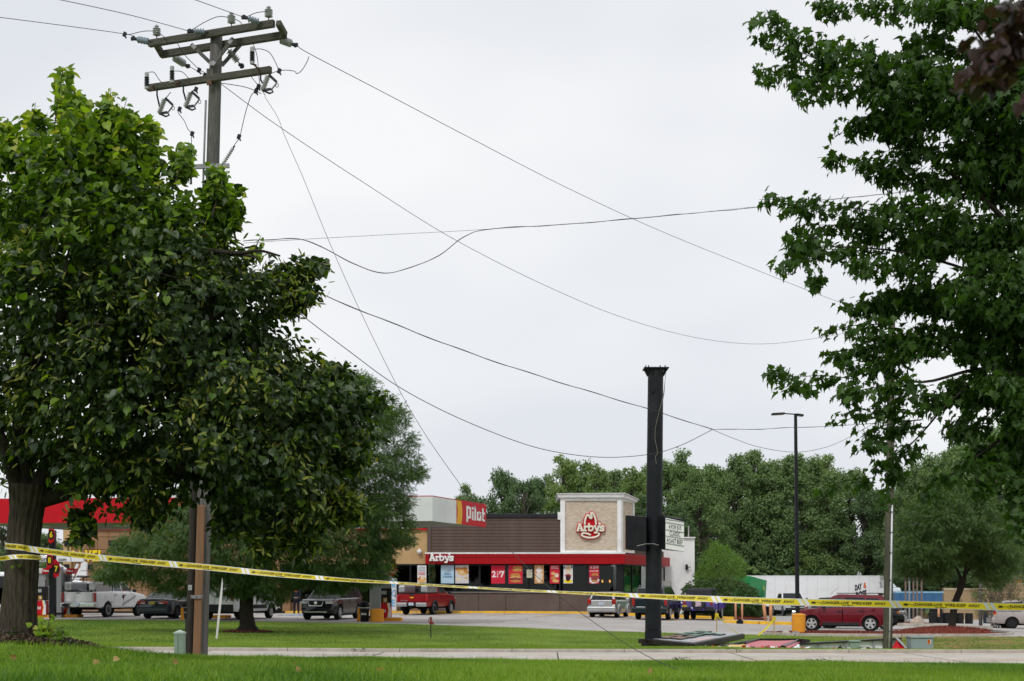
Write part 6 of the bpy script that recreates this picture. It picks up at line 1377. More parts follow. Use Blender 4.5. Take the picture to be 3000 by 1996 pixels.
wire(wp([(508, 193, 30), (640, 290, 33), (830, 416, 37), (1040, 548, 42), (1250, 655, 48), (1430, 730, 53), (1600, 777, 58), (1750, 792, 62), (1890, 777, 66), (2060, 745, 70)]), 'long sagging wire from mid pole bottoming out above the lamp pole', .010)
wire(wp([(609, 222, 29.5), (640, 272, 29), (655, 312, 28.8), (700, 415, 28.3), (760, 562, 27.8), (830, 718, 27), (915, 890, 26.5), (980, 1002, 26), (1060, 1117, 25.5), (1110, 1190, 25), (1180, 1272, 24), (1250, 1340, 23), (1330, 1406, 22), (1400, 1455, 21), (1460, 1494, 19.6), (1520, 1525, 17.8), (1580, 1548, 16.2), (1640, 1567, 14.6), (1700, 1582, 13.6)]), 'snapped wire hanging from the fuse cut-out down to the near grass', .0065)
wire(wp([(560, 555, 38), (615, 552, 40), (690, 551, 42), (740, 568, 43), (810, 606, 44), (880, 628, 45), (940, 618, 46), (1010, 588, 47), (1070, 545, 48), (1130, 527, 49), (1300, 517, 52), (1460, 503, 54), (1570, 493, 56), (1740, 478, 60), (1830, 466, 62), (1960, 455, 66), (2200, 430, 74)]), 'dark slack cable looping below its straight strand across the sky', .018, twist=.012)
wire(wp([(560, 560, 38), (700, 551, 42), (900, 540, 45.5), (1120, 528, 49), (1460, 504, 54), (1740, 476, 60), (1960, 454, 66), (2200, 429, 74)]), 'straight thin strand above the looping slack cable', .008)
wire(wp([(700, 655, 31), (735, 675, 32), (900, 743, 34), (1100, 819, 37), (1300, 884, 40), (1500, 944, 43), (1640, 989, 45)]), 'twisted cable passing in front of the black sign pole, upper one', .014, twist=.012)
wire(wp([(1640, 989, 45), (1750, 988, 46.5), (1830, 984, 48), (1920, 981, 49), (2045, 972, 50)]), 'twisted cable from the wire crossing to the weathered right pole', .012, twist=.01)
wire(wp([(660, 695, 31), (695, 726, 32), (800, 806, 34), (915, 889, 36), (1050, 960, 38), (1200, 1020, 40), (1300, 1044, 41), (1400, 1053, 42), (1500, 1045, 43), (1570, 1024, 44), (1640, 989, 45)]), 'smooth cable sagging lowest in front of the black sign pole', .013)
wire(wp([(1640, 989, 45), (1690, 1010, 45.6), (1750, 1030, 46.5), (1830, 1041, 47.5), (1900, 1030, 48.5), (1960, 1004, 49.5), (2045, 955, 50)]), 'thin cable dipping past the lamp pole from the wire crossing', .010)
wire(wp([(2055, 1190, 46), (2075, 1208, 46), (2100, 1211, 46), (2115, 1203, 46)]), 'short loose wire end curling off the weathered right pole', .012)

# ------------------------------------------------------------------ weathered right pole
YR = 46.2; b = at(2600, 1903, YR); b.z = gz(b.x, b.y)-.05; tpp = at(2613, 900, YR)
rpole = thing('service_pole', 'weathered green-brown pole with white conduit in front of the red vehicle', 'utility pole', b)
ridged([Vector((0, 0, 0)), (at(2607, 1450, YR)-b), tpp-b], [.152, .135, .11], 22, .014, 9, 7).build('shaft', mat('mossy_pole_wood', (.105, .10, .075), .9, var=.4, scale=6, bump=.9, bscale=18, stretch=(9, 9, .5), dirt=(.05, .05, .035, .8)), rpole, smooth=True)
mb = MB(); mb.tube([at(2605, 1903, YR-.16)-b, at(2610, 1700, YR-.15)-b, at(2614, 1470, YR-.14)-b], .028, 8); mb.build('conduit', mat('white_conduit', (.62, .63, .65), .4), rpole, smooth=True)
for py in (1500, 1560, 1620, 1700, 1778, 1850): mb = MB(); q = at(2604+(1903-py)*.022, py, YR-.16)-b; mb.box(q, (.09, .05, .02)); mb.build('conduit_strap', M_hwd, rpole)
mb = MB(); q = at(2609, 1420, YR-.19)-b; mb.box(q, (.15, .12, .23)); mb.build('junction_box', mat('pale_grey_box', (.45, .48, .52), .5), rpole, bevel=.012)
mb = MB(); q = at(2618, 1426, YR-.16)-b; mb.box(q, (.06, .08, .06)); mb.build('box_fitting', M_hwd, rpole)
# ------------------------------------------------------------------ black sign pole with reader board
YS = 46.0; b = at(1913, 1897, YS); b.z = gz(b.x, b.y)-.1
M_spole = mat('black_pole_paint', (.009, .011, .015), .5, var=.2, scale=2, dirt=(.03, .03, .03, .5), dscale=2)
sp_ = thing('sign_pole', 'tall thick black steel sign pole with an empty flange on top', 'sign pole', b)
def SPt(px, py, dy=0.): return at(px, py, YS+dy)-b
zt_s = SPt(0, 1083).z; zj = SPt(0, 1312).z
mb = MB(); rb_ = 65/2.63*YS/F
mb.lathe([(.272, 0), (.268, SPt(0, 1846).z)], 24); mb.lathe([(.262, SPt(0, 1845).z), (.258, zj)], 24); mb.lathe([(.256, zj), (.250, zt_s)], 24)
for v in range(len(mb.v)):
    x, y, z = mb.v[v]; mb.v[v] = (x+z*.0095, y, z)
mb.build('shaft', M_spole, sp_, smooth=False)
tx_ = zt_s*.0095
mb = MB(); mb.box((tx_, 0, zt_s+.02), (.80, .62, .045)); mb.build('flange', M_spole, sp_, bevel=.006)
mb = MB()
for k in range(8):
    a = 2*PI*k/8+.4; mb.bar((tx_+math.cos(a)*.25, math.sin(a)*.25, zt_s-.2), (tx_+math.cos(a)*.36, math.sin(a)*.29, zt_s), .02, .08)
mb.build('gusset', M_spole, sp_)
for k, (dx, dy) in enumerate(((-.34, -.25), (-.25, -.25), (.12, -.25), (.28, -.25), (-.34, .25), (.3, .25))): mb = MB(); mb.lathe([(.018, 0), (.018, .06)], 6, (tx_+dx, dy, zt_s+.04)); mb.build('bolt', M_spole, sp_)
mb = MB(); q = SPt(1914, 1145, -.26); mb.box(q, (.13, .03, .12)); mb.box(q+Vector((0, -.01, 0)), (.07, .03, .06)); mb.build('hand_hole', M_spole, sp_)
for px in (1903, 1923): mb = MB(); q = SPt(px, 1253, -.27); mb.box(q, (.05, .03, .06)); mb.build('lug', M_spole, sp_)
mb = MB(); mb.tube(smooth_pts([SPt(1951, 1087, -.1), SPt(1948, 1120, -.2), SPt(1942, 1165, -.25), SPt(1930, 1210, -.29), SPt(1921, 1250, -.3), SPt(1919, 1285, -.3), SPt(1925, 1315, -.3), SPt(1925, 1332, -.3), SPt(1920, 1338, -.3), SPt(1923, 1360, -.3)], 4), .008, 5); mb.build('loose_wire', mat('tan_wire', (.20, .18, .15), .7), sp_)
mb = MB(); mb.tube([SPt(1951, 1087, -.1), SPt(1946, 1150, -.22), SPt(1941, 1180, -.26)], .007, 5); mb.build('loose_wire', M_wire, sp_)
# reader board
rbt = thing('reader_board', 'black and white changeable letter board reading 4 FOR $10 CLASSIC ROAST BEEF', 'sign', SPt(1920, 1565)+b)
def RB(px, py, Y): return at(px, py, Y)-rbt.location
mb = MB(); mb.hexa([RB(1832, 1610, 45.9), RB(1893, 1617, 45.35), RB(1897, 1617, 46.6), RB(1845, 1610, 46.8), RB(1832, 1510, 45.9), RB(1893, 1514, 45.35), RB(1897, 1514, 46.6), RB(1845, 1510, 46.8)]); mb.build('left_cabinet', M_blk, rbt, bevel=.01)
mb = MB()
for k in range(5): px = 1834+k*3.2; mb.bar(RB(px, 1608, 45.9-.012*(k+1)-.02*k), RB(px, 1512, 45.9-.012*(k+1)-.02*k), .012, .012, up=(0, 1, 0))
mb.bar(RB(1850, 1530, 45.6), RB(1850, 1600, 45.6), .02, .02, up=(0, 1, 0)); mb.bar(RB(1870, 1530, 45.4), RB(1870, 1600, 45.4), .02, .02, up=(0, 1, 0)); mb.build('cabinet_rib', M_spole, rbt)
a0, a1, a2_, a3_ = RB(1932, 1608, 45.7), RB(1948, 1612, 45.35), RB(2004, 1618, 45.25), RB(2004, 1616, 45.6)
h_up = Vector((0, 0, 1)); H = RB(1948, 1512, 45.35).z-a1.z
mb = MB(); mb.hexa([a0, a1, RB(2003, 1617, 45.33), RB(1990, 1612, 45.8), a0+h_up*H, a1+h_up*H, RB(2003, 1617, 45.33)+h_up*(H-.06), RB(1990, 1612, 45.8)+h_up*(H-.06)]); mb.build('right_cabinet', M_blk, rbt, bevel=.008)
f0 = RB(1950, 1610, 45.32); f1 = RB(2004, 1617, 45.2); dF_ = (f1-f0); dF2 = dF_.normalized(); Wf = dF_.length; Hf = H-.08
mb = MB(); mb.prism([(0, 0), (Wf, 0), (Wf, Hf-.05), (0, Hf)], f0, dF2, h_up, .02); mb.build('face', mat('reader_white', (.76, .77, .74), .5, var=.04), rbt)
mb = MB()
for z in (.02, Hf*.20, Hf*.43, Hf*.63, Hf*.86, Hf-.04): mb.bar(f0+dF2*.0+h_up*z+Vector((0, -.04, 0)), f0+dF2*Wf+h_up*(z-.02)+Vector((0, -.04, 0)), .01, .018)
mb.build('letter_track', M_pgrey, rbt)
for s, z, w in (('4 FOR $10', Hf*.665, .40), ('CLASSIC', Hf*.455, .35), ('ROAST BEEF', Hf*.225, .50)):
    text('letters', s, M_black, rbt, f0+dF2*(Wf*.5)+h_up*z+Vector((0, -.03, 0)), dF2, h_up, .14, w, bold=.0, off=.004)
mb = MB(); mb.tube([RB(1866, 1600, 45.3), RB(1890, 1594, 45.3), RB(1913, 1593, 45.6), RB(1930, 1598, 45.6)], .012, 5); mb.build('wire', mat('grey_wire', (.3, .3, .3), .5), rbt)

# ------------------------------------------------------------------ lamp pole
YL = 62.6; b = at(2337, 1852, YL); b.z = gz(b.x, b.y)
lp = thing('lamp_pole', 'tall slim black parking lot lamp pole with two heads', 'street lamp', b); zt_l = at(0, 1212, YL).z-b.z
mb = MB(); mb.hexa([(-.085, -.085, 0), (.085, -.085, 0), (.085, .085, 0), (-.085, .085, 0), (-.155, -.06, zt_l), (-.035, -.06, zt_l), (-.035, .06, zt_l), (-.155, .06, zt_l)]); mb.build('pole', M_spole, lp)
for px0, px1, py0, py1 in ((2330, 2298, 1214, 1212), (2298, 2261, 1212, 1214), (2334, 2353, 1215, 1218)):
    p, q = at(px0, py0, YL)-b, at(px1, py1, YL)-b; mb = MB(); nm = 'arm' if px0 == 2330 else 'lamp_head'; mb.bar(p, q, .05 if nm == 'arm' else .32, .05 if nm == 'arm' else .08); o = mb.build(nm, M_spole, lp, bevel=.01)
    if nm == 'lamp_head': mb = MB(); mb.bar(p+(q-p)*.15-Vector((0, 0, .045)), p+(q-p)*.85-Vector((0, 0, .045)), .24, .012); mb.build('lens', mat('lamp_lens', (.45, .40, .34), .4), o)
x, y, z = gnd(2340, 62.0); z = gz(x, y)
big = thing('drum_guard', 'tall orange concrete drum guard at the foot of the lamp pole', 'bollard cover', (x, y, z)); r_ = .295; prof = [(r_*1.0, 0)]
for i in range(9): prof += [(r_, .02+.09*i), (r_*.985, .06+.09*i), (r_, .085+.09*i)]
prof += [(r_*1.02, .86), (r_*.98, .895), (r_*.4, .93), (.01, .935)]
mb = MB(); mb.lathe(prof, 28); mb.build('shell', M_or, big)

# ------------------------------------------------------------------ caution tape
M_tape = leafmat('caution_tape_yellow', [(.80, .62, .025), (.80, .62, .025)], .3, .3)
M_tapew = mat('tape_white_stripe', (.74, .75, .76), .35, var=.08)
M_tapet = mat('tape_print_black', (.03, .025, .015), .5)
def tape(name, label, pts, hw_, text_from=0., lettering=True, period=1.62, phase=0., txt_range=None, bands=True):
    """pts: list of (pos, lean) ; hw_: half width; lean tilts the band away from vertical (radians)"""
    C = smooth_pts([p[0] for p in pts], 14); n = len(C); tl = np.interp(np.linspace(0, len(pts)-1, n), range(len(pts)), [p[1] for p in pts])
    org = C[0]; t = thing(name, label, 'caution tape', org); acc = [0.]
    for i in range(1, n): acc.append(acc[-1]+(C[i]-C[i-1]).length)
    acc = np.array(acc); CX = np.array([tuple(c-org) for c in C])
    Tn = np.gradient(CX, axis=0); Tn /= np.linalg.norm(Tn, axis=1, keepdims=True)
    up = np.array([0, 0, 1.])[None]-Tn*Tn[:, 2:3]; up /= np.linalg.norm(up, axis=1, keepdims=True); out = np.cross(Tn, up)
    W = up*np.cos(tl)[:, None]+out*np.sin(tl)[:, None]; Nn = np.cross(Tn, W)
    def S(s, v, off):
        c = np.array([np.interp(s, acc, CX[:, k]) for k in range(3)]); w = np.array([np.interp(s, acc, W[:, k]) for k in range(3)]); q = np.array([np.interp(s, acc, Nn[:, k]) for k in range(3)])
        return tuple(c+w*v+q*off)
    m = MB(); 
    for i in range(n):
        for v, o_ in ((-hw_, 0), (-hw_*.85, .001), (0, .002), (hw_*.85, .001), (hw_, 0)): m.v.append(tuple(CX[i]+W[i]*v+Nn[i]*o_))
    for i in range(n-1):
        for k in range(4): m.f.append((i*5+k, (i+1)*5+k, (i+1)*5+k+1, i*5+k+1)); m.m.append(0)
    m.build('band', M_tape, t)
    if lettering:
        total = acc[-1]; s = phase; tm = MB(); k = hw_/.038; e = period/1.60
        while s < total:
            def put(vs, fs, s0, w, v0, h, dst, off=.003):
                ok = [(s0+x*w, v0+y*h) for x, y in vs]
                if ok and min(a for a, _ in ok) > .0 and max(a for a, _ in ok) < total: dst.add([S(a, b_, off) for a, b_ in ok], fs)
            for st, s0, w, v0, h in (('DANGER-LIVE', .28, .46, -.012, .031), ('WIRE-KEEP', .78, .36, -.012, .031), ('AWAY', 1.18, .20, -.012, .031), ('DTE ENERGY', .62, .20, -.031, .012)):
                vs, fs, Wd = text_geo(st, .035); put([(x/Wd, y) for x, y in vs], fs, s+s0*e, w*e, v0*k, h*k*.9, tm)
            # burst and fallen figure
            n_ = 16; vs = [((.5+.5*(1 if i % 2 else .55)*math.cos(2*PI*i/n_)), .5+.5*(1 if i % 2 else .5)*math.sin(2*PI*i/n_)) for i in range(n_)]; put(vs, [tuple(range(n_))], s+.06*e, .07, -.02*k, .036*k, tm)
            for poly in ([(0, .5), (.45, .35), (.5, .5), (.05, .65)], [(.4, .4), (.75, .75), (.65, .85), (.35, .5)], [(.5, .3), (.65, -.1), (.72, 0), (.6, .4)], [(.7, .8), (1, .95), (.98, 1.05), (.68, .9)], [(.0, .55), (-.15, .75), (-.1, .8), (.05, .62)]): put(poly, [(0, 1, 2, 3)], s+.06*e+.075, .07, -.02*k, .034*k, tm)
            for q in (1.45*e, 1.53*e+.012):
                a = S(s+q, 0, 0)
                if s+q+.09 < total and s+q > .02: MB().add([S(s+q-.02, hw_*.98, .0032), S(s+q+.02, hw_*.98, .0032), S(s+q+.07, -hw_*.98, .0032), S(s+q+.03, -hw_*.98, .0032)], [(3, 2, 1, 0)]).build('white_stripe', M_tapew, t)
            s += period
        if tm.f: tm.build('lettering', M_tapet, t)
    # thin pale selvedge on both edges
    for sgn in (-1, 1):
        em = MB()
        for i in range(0, n-1):
            a, b_ = (hw_*.86*sgn, hw_*1.0*sgn); em.add([tuple(CX[i]+W[i]*a+Nn[i]*.0025), tuple(CX[i+1]+W[i+1]*a+Nn[i+1]*.0025), tuple(CX[i+1]+W[i+1]*b_+Nn[i+1]*.0025), tuple(CX[i]+W[i]*b_+Nn[i]*.0025)], [(0, 1, 2, 3)])
        em.build('selvedge', M_tapew, t)
    return t
YT = 17.6
tp1 = [(at(14, 1596, 17.85), 0), (at(20, 1600, 17.55), 0), (at(62, 1604, 17.42), 0), (at(110, 1612, 17.5), 0), (at(300, 1635, 17.3), 0), (at(600, 1662, 17.0), -.25), (at(800, 1682, 16.8), -.55), (at(1000, 1699, 16.6), -1.0), (at(1150, 1708, 16.4), -1.2), (at(1400, 1723, 16.2), -1.27), (at(1650, 1736, 15.9), -1.22), (at(1850, 1745, 15.7), -.9), (at(2050, 1754, 15.4), -.5), (at(2250, 1762, 15.1), -.25), (at(2450, 1767, 14.9), -.05), (at(2700, 1772, 14.7), 0), (at(3000, 1779, 14.5), 0), (at(3250, 1782, 14.4), 0)]
tape('caution_tape', 'long yellow DANGER-LIVE WIRE-KEEP AWAY tape stretched across the whole scene', tp1, .037, phase=-.14, period=.935)
tp2 = [(at(-120, 1645, 16.6), -.3), (at(0, 1637, 17.3), -.5), (at(30, 1633, 17.45), -.4), (at(62, 1631, 17.42), -.2), (at(100, 1633, 17.5), -.1), (at(120, 1636, 17.8), 0)]
tape('caution_tape', 'lower yellow tape wrapped round the near trunk and leaving to the left', tp2, .030, phase=.05, period=.935)
# stakes with small tapes beside the lot
def stake(px, Y, h, label):
    x, y, z = gnd(px, Y); z -= ASPH; t = thing('survey_stake', label, 'stake', (x, y, z)); mb = MB(); mb.box((0, 0, h/2), (.045, .025, h)); mb.build('stick', mat('raw_pine', (.48, .34, .18), .8), t); return t
s1 = stake(2100, 60, .95, 'left pine stake with yellow tape by the lot edge'); s2 = stake(2268, 60.5, .85, 'right pine stake with yellow tape by the lot edge')
for i, (st, dx, dy_, lab) in enumerate(((s1, .75, -1.5, 'loose yellow tape slanting right from the left pine stake to the grass'), (s2, -.85, -1.0, 'loose yellow tape slanting left from the right pine stake to the grass'))):
    a = Vector(st.location)+Vector((0, -.03, .85-.12*i)); e = Vector((a.x+dx, a.y+dy_, 0)); e.z = gz(e.x, e.y)+.06; mid = (a+e)/2-Vector((0, 0, .06))
    tape('stake_tape', lab, [(a, .2), (mid, .9), (e, .4)], .036, lettering=False)
    mb = MB(); mb.box((0, 0, .85-.12*i), (.14, .06, .16), rz=.4); mb.box((-.06, 0, .74-.12*i), (.05, .03, .18), ry=.3); mb.build('tape_knot', M_tape, st)
# ------------------------------------------------------------------ fallen sign and debris
M_deb_w = mat('torn_white_plastic', (.86, .87, .90), .4, var=.06, dirt=(.4, .4, .4, .4))
M_deb_r = mat('faded_red_plastic', (.56, .13, .15), .4, var=.12, scale=2)
M_frame = mat('black_sign_frame', (.016, .014, .014), .4, var=.3, dirt=(.08, .05, .035, .5), dscale=3)
def G0(x, y): return gz(x, y)
fs = thing('fallen_sign', 'large fallen sign cabinet lying face up at the foot of the black pole', 'fallen sign', (6.2, 47, G0(6.2, 47))); fo = fs.location
A4 = [Vector((4.28, 45.7, -.02)), Vector((5.5, 42.9, -.055)), Vector((8.22, 50.2, .0)), Vector((6.75, 52.2, .05))]
A4 = [p-fo for p in A4]; dn = Vector((0, 0, -.17))
mb = MB(); mb.hexa([p+dn for p in A4]+A4); mb.build('cabinet', M_frame, fs, bevel=.02)
def onf(u, v, h=.0): return A4[0]*(1-u)*(1-v)+A4[1]*u*(1-v)+A4[2]*u*v+A4[3]*(1-u)*v+Vector((0, 0, h))
def slab(u0, u1, v0, v1, h0, h1, name, m): mb = MB(); mb.hexa([onf(u0, v0, h0), onf(u1, v0, h0), onf(u1, v1, h0), onf(u0, v1, h0), onf(u0, v0, h1), onf(u1, v0, h1), onf(u1, v1, h1), onf(u0, v1, h1)]); return mb.build(name, m, fs)
slab(.06, .94, .05, .97, .004, .012, 'face', mat('dirty_sign_face', (.40, .42, .45), .5, var=.12, dirt=(.2, .2, .2, .6), dscale=2)); slab(.955, .985, .03, .98, .004, .03, 'face_trim', M_galv)
M_pk = mat('faded_pink_print', (.60, .42, .38), .5, var=.1); M_cop = mat('copper_print', (.25, .13, .085), .5, var=.3, scale=6); M_gp = mat('green_print', (.14, .25, .19), .5, var=.25, scale=5)
slab(.74, .90, .16, .5, .014, .02, 'pink_panel', M_pk)
for u0, u1, v0, v1 in ((.12, .34, .10, .26), (.37, .6, .12, .28), (.15, .4, .29, .38), (.45, .62, .30, .40)): slab(u0, u1, v0, v1, .014, .05, 'letter_panel', M_frame); slab(u0+.015, u1-.015, v0+.01, v1-.01, .052, .056, 'letter_face', M_cop)
for u0, u1, v0, v1 in ((.1, .33, .44, .58), (.36, .58, .42, .60), (.12, .36, .62, .78), (.4, .62, .64, .8), (.15, .4, .82, .93), (.66, .82, .66, .78)): slab(u0, u1, v0, v1, .014, .05, 'letter_panel', M_frame); slab(u0+.015, u1-.015, v0+.012, v1-.012, .052, .056, 'letter_face', M_gp)
mb = MB(); p = A4[0]; mb.box(p+Vector((-.1, -.02, -.06)), (.24, .2, .14)); mb.box(p+Vector((.02, -.1, -.25)), (.3, .25, .25)); mb.build('broken_mount', M_frame, fs)
def sheet(name, label, cat, rows, m, th=.012, extra=None):
    """rows of points (px,py,Y)"""
    P_ = [[at(*q) for q in r] for r in rows]; c = P_[0][0].copy(); t = thing(name, label, cat, c); mb = MB(); nr, nc = len(P_), len(P_[0])
    for r in P_:
        for q in r: mb.v.append(tuple(q-c))
    for i in range(nr-1):
        for j in range(nc-1): mb.f.append((i*nc+j, i*nc+j+1, (i+1)*nc+j+1, (i+1)*nc+j)); mb.m.append(0)
    o = mb.build('sheet', m, t); s = o.modifiers.new('s', 'SOLIDIFY'); s.thickness = th; return t, c
t, c = sheet('torn_sign_face', 'crumpled faded red plastic sign face lying on the grass', 'debris', [
    [(2196, 1898, 43.6), (2222, 1899, 43.4), (2255, 1901, 43.2), (2290, 1901, 43.2), (2310, 1899, 43.5)],
    [(2186, 1888, 45.2), (2220, 1886, 45.3), (2262, 1890, 44.8), (2295, 1891, 44.7), (2335, 1888, 45.1)],
    [(2212, 1877, 47.5), (2243, 1877, 47.6), (2270, 1878, 47.2), (2300, 1877, 47.3), (2350, 1875, 47.6)]], M_deb_r)
mb = MB()
for a, b in (((2183, 1886, 45.5), (2225, 1874, 47.9)), ((2225, 1874, 47.9), (2345, 1874, 47.9)), ((2345, 1874, 47.8), (2362, 1877, 47.0)), ((2290, 1895, 44.0), (2340, 1877, 46.6))): mb.bar(at(*a)-c, at(*b)-c, .08, .07)
mb.build('bent_frame', M_frame, t)
mb = MB(); mb.bar(at(2296, 1896, 43.9)-c, at(2338, 1878, 46.4)-c, .03, .10); mb.build('frame_trim', M_galv, t)
mb = MB(); mb.bar(at(2340, 1878, 46.6)-c, at(2362, 1880, 46.9)-c, .3, .14); mb.build('crushed_corner', M_frame, t)
sheet('torn_sign_face', 'yellow and white plastic scrap beside the fallen sign cabinet', 'debris', [[(2118, 1897, 43.5), (2150, 1899, 43.3), (2180, 1900, 43.3)], [(2140, 1889, 44.6), (2165, 1889, 44.7), (2184, 1888, 44.8)]], mat('torn_yellow_plastic', (.70, .48, .14), .4, var=.15))
sheet('torn_sign_face', 'small white plastic scrap overlapping the faded red sheet', 'debris', [[(2240, 1903, 42.9), (2270, 1903, 42.9), (2296, 1902, 42.9)], [(2255, 1894, 43.7), (2275, 1895, 43.6), (2290, 1897, 43.5)]], M_deb_w)
sheet('torn_sign_face', 'pale pink scrap between the yellow scrap and the faded red sheet', 'debris', [[(2170, 1899, 43.3), (2200, 1901, 43.2)], [(2182, 1888, 44.9), (2196, 1893, 44.4)]], M_pk)
sheet('metal_frame_piece', 'long bent dark strip lying just behind the fallen sign cabinet', 'debris', [[(2100, 1896, 44.4), (2160, 1884, 46.4), (2215, 1873, 48.5)], [(2106, 1892, 44.9), (2162, 1881, 46.9), (2217, 1871, 48.9)]], M_frame, .05)
t, c = sheet('torn_sign_face', 'small bright red scrap at the left end of the long white frame', 'debris', [[(2336, 1902, 43.6), (2352, 1902, 43.6), (2370, 1902, 43.6)], [(2344, 1898, 44.0), (2356, 1896, 44.2), (2366, 1899, 44.0)]], M_red2)
sheet('torn_sign_face', 'curled white plastic piece beside the crushed black corner', 'debris', [[(2310, 1900, 44.2), (2328, 1901, 44.0), (2342, 1898, 44.3)], [(2312, 1887, 45.6), (2334, 1889, 45.2), (2342, 1887, 45.5)]], M_deb_w)
lf = thing('broken_sign_frame', 'long white sign cabinet shell standing on edge behind the green utility box', 'fallen sign', at(2340, 1903, 46.2)); c = lf.location
segs = [(2338, 1887, 1906), (2400, 1884, 1907), (2479, 1880, 1908), (2560, 1875, 1909), (2636, 1871, 1909)]
for (xa, ta, ba), (xb, tb, bb) in zip(segs[:-1], segs[1:]):
    mb = MB(); p = [at(xa, ba, 46.3), at(xb-.6, bb, 46.3), at(xb-.6, bb, 46.75), at(xa, ba, 46.75), at(xa, ta, 46.3), at(xb-.6, tb, 46.3), at(xb-.6, tb, 46.75), at(xa, ta, 46.75)]; mb.hexa([q-c for q in p]); mb.build('panel', M_deb_w, lf)
    mb = MB(); mb.bar(at(xa, ta-.5, 46.4)-c, at(xb, tb-.5, 46.4)-c, .5, .045); mb.build('top_edge', M_frame, lf)
    mb = MB(); mb.bar(at(xb-1, bb, 46.22)-c, at(xb-1, tb, 46.22)-c, .05, .05, up=(0, 1, 0)); mb.build('rib', M_galv, lf)
t, c = sheet('torn_sign_face', 'folded red triangle of sign face right of the weathered pole', 'debris', [[(2611, 1905, 45.6), (2632, 1906, 45.2), (2655, 1906, 45.3)], [(2618, 1890, 45.8), (2632, 1892, 45.4), (2645, 1891, 45.7)], [(2627, 1876, 46.1), (2631, 1876, 45.9), (2634, 1878, 46.1)]], M_red2)
mb = MB(); mb.bar(at(2629, 1873, 45.9)-c, at(2660, 1906, 45.5)-c, .3, .06, up=(1, 0, 1)); mb.build('frame_strip', M_galv, t)

n = 90; x = RNG.uniform(5.2, 11.2, n); y = RNG.uniform(42.6, 45.6, n); pos = np.stack([x, y, g(x, y)+.04], 1)
o = scatter('debris_fragments', [(-.5, -.3, 0), (.5, -.4, .1), (.35, .4, 0), (-.3, .35, .2)], [(0, 1, 2), (0, 2, 3)], pos, basis(RNG.normal(size=(n, 3)), np.array([0, -.4, 1.])+RNG.normal(size=(n, 3))*.5), RNG.uniform(.06, .26, n), [M_deb_w, M_red2, M_frame], RNG.integers(0, 3, n)); o['kind'] = 'stuff'; props(o, 'scattered plastic and metal scraps round the fallen sign', 'debris')
# ------------------------------------------------------------------ utility boxes
M_ugrn = mat('pale_green_utility_paint', (.24, .32, .255), .55, var=.06, scale=3, dirt=(.18, .22, .17, .4))
M_ugry = mat('grey_green_cabinet_paint', (.26, .32, .33), .5, var=.05, scale=2, dirt=(.2, .24, .24, .4))
x, y = gx(527, 29.0), 28.2; x = gx(527, y); b = (x, y, gz(x, y)-.02); t = thing('cable_pedestal', 'pale green cable pedestal with domed cap left of the utility pole', 'utility pedestal', b)
hh = at(527, 1853, y).z-b[2]; mb = MB(); mb.box((0, 0, hh/2), (.2, .18, hh)); mb.build('housing', M_ugrn, t, bevel=.025)
mb = MB(); mb.hexa([(-.108, -.1, hh-.03), (.108, -.1, hh-.03), (.108, .1, hh-.03), (-.108, .1, hh-.03), (-.108, -.1, hh+.0), (.108, -.1, hh+.0), (.108, .1, hh+.0), (-.108, .1, hh+.0)]); mb.add([(-.105, -.097, hh+.002), (.105, -.097, hh+.002), (.105, .097, hh+.002), (-.105, .097, hh+.002), (0, 0, hh+.055)], [(0, 1, 4), (1, 2, 4), (2, 3, 4), (3, 0, 4)]); mb.build('cap', mat('pale_green_cap', (.36, .44, .38), .5), t, bevel=.006)
mb = MB(); mb.box((-.015, -.0925, hh/2-.02), (.006, .006, hh-.06)); mb.build('door_seam', M_plast, t)
for dz in (.08, .13, .3): mb = MB(); mb.lathe([(.006, 0), (.006, .006)], 6, (.05, -.0905, hh-dz), (0, -1, 0)); mb.build('screw', M_hwd, t)
def ubox(px, Y, w, d, pytop, label, m, nm='utility_box', lid=.04):
    x = gx(px, Y); b = (x, Y, gz(x, Y)); t = thing(nm, label, 'utility box', b); hh = at(px, pytop, Y).z-b[2]; mb = MB(); mb.box((0, 0, (hh-lid)/2), (w, d, hh-lid)); mb.build('housing', m, t, bevel=.012)
    mb = MB(); mb.box((0, -.01, hh-lid/2+.002), (w+.05, d+.06, lid)); mb.build('lid', m, t, bevel=.012); return t, hh
t, hh = ubox(2695, 45.6, .70, .55, 1864, 'grey green cabinet with an orange 3 sticker right of the fallen sign parts', M_ugry, lid=.055)
mb = MB(); mb.box((.21, -.28, hh-.17), (.085, .008, .135)); mb.build('sticker', mat('orange_sticker', (.85, .2, .02), .5), t)
mb = MB(); mb.box((.262, -.279, hh-.17), (.018, .008, .135)); mb.build('sticker_edge', M_white_paper, t)
text('numeral', '3', M_black, t, (.205, -.285, hh-.21), (1, 0, 0), (0, 0, 1), .085, bold=.02)
mb = MB(); mb.box((0, -.277, hh/2-.02), (.64, .006, hh-.12)); mb.build('door', M_ugry, t)
ubox(2503, 44.5, .30, .28, 1877, 'upright pale green utility box in front of the long white frame', M_ugrn)
ubox(2533, 44.3, .26, .25, 1893, 'low pale green cover box beside the upright green box', mat('pale_cover', (.42, .47, .40), .6), lid=.03)

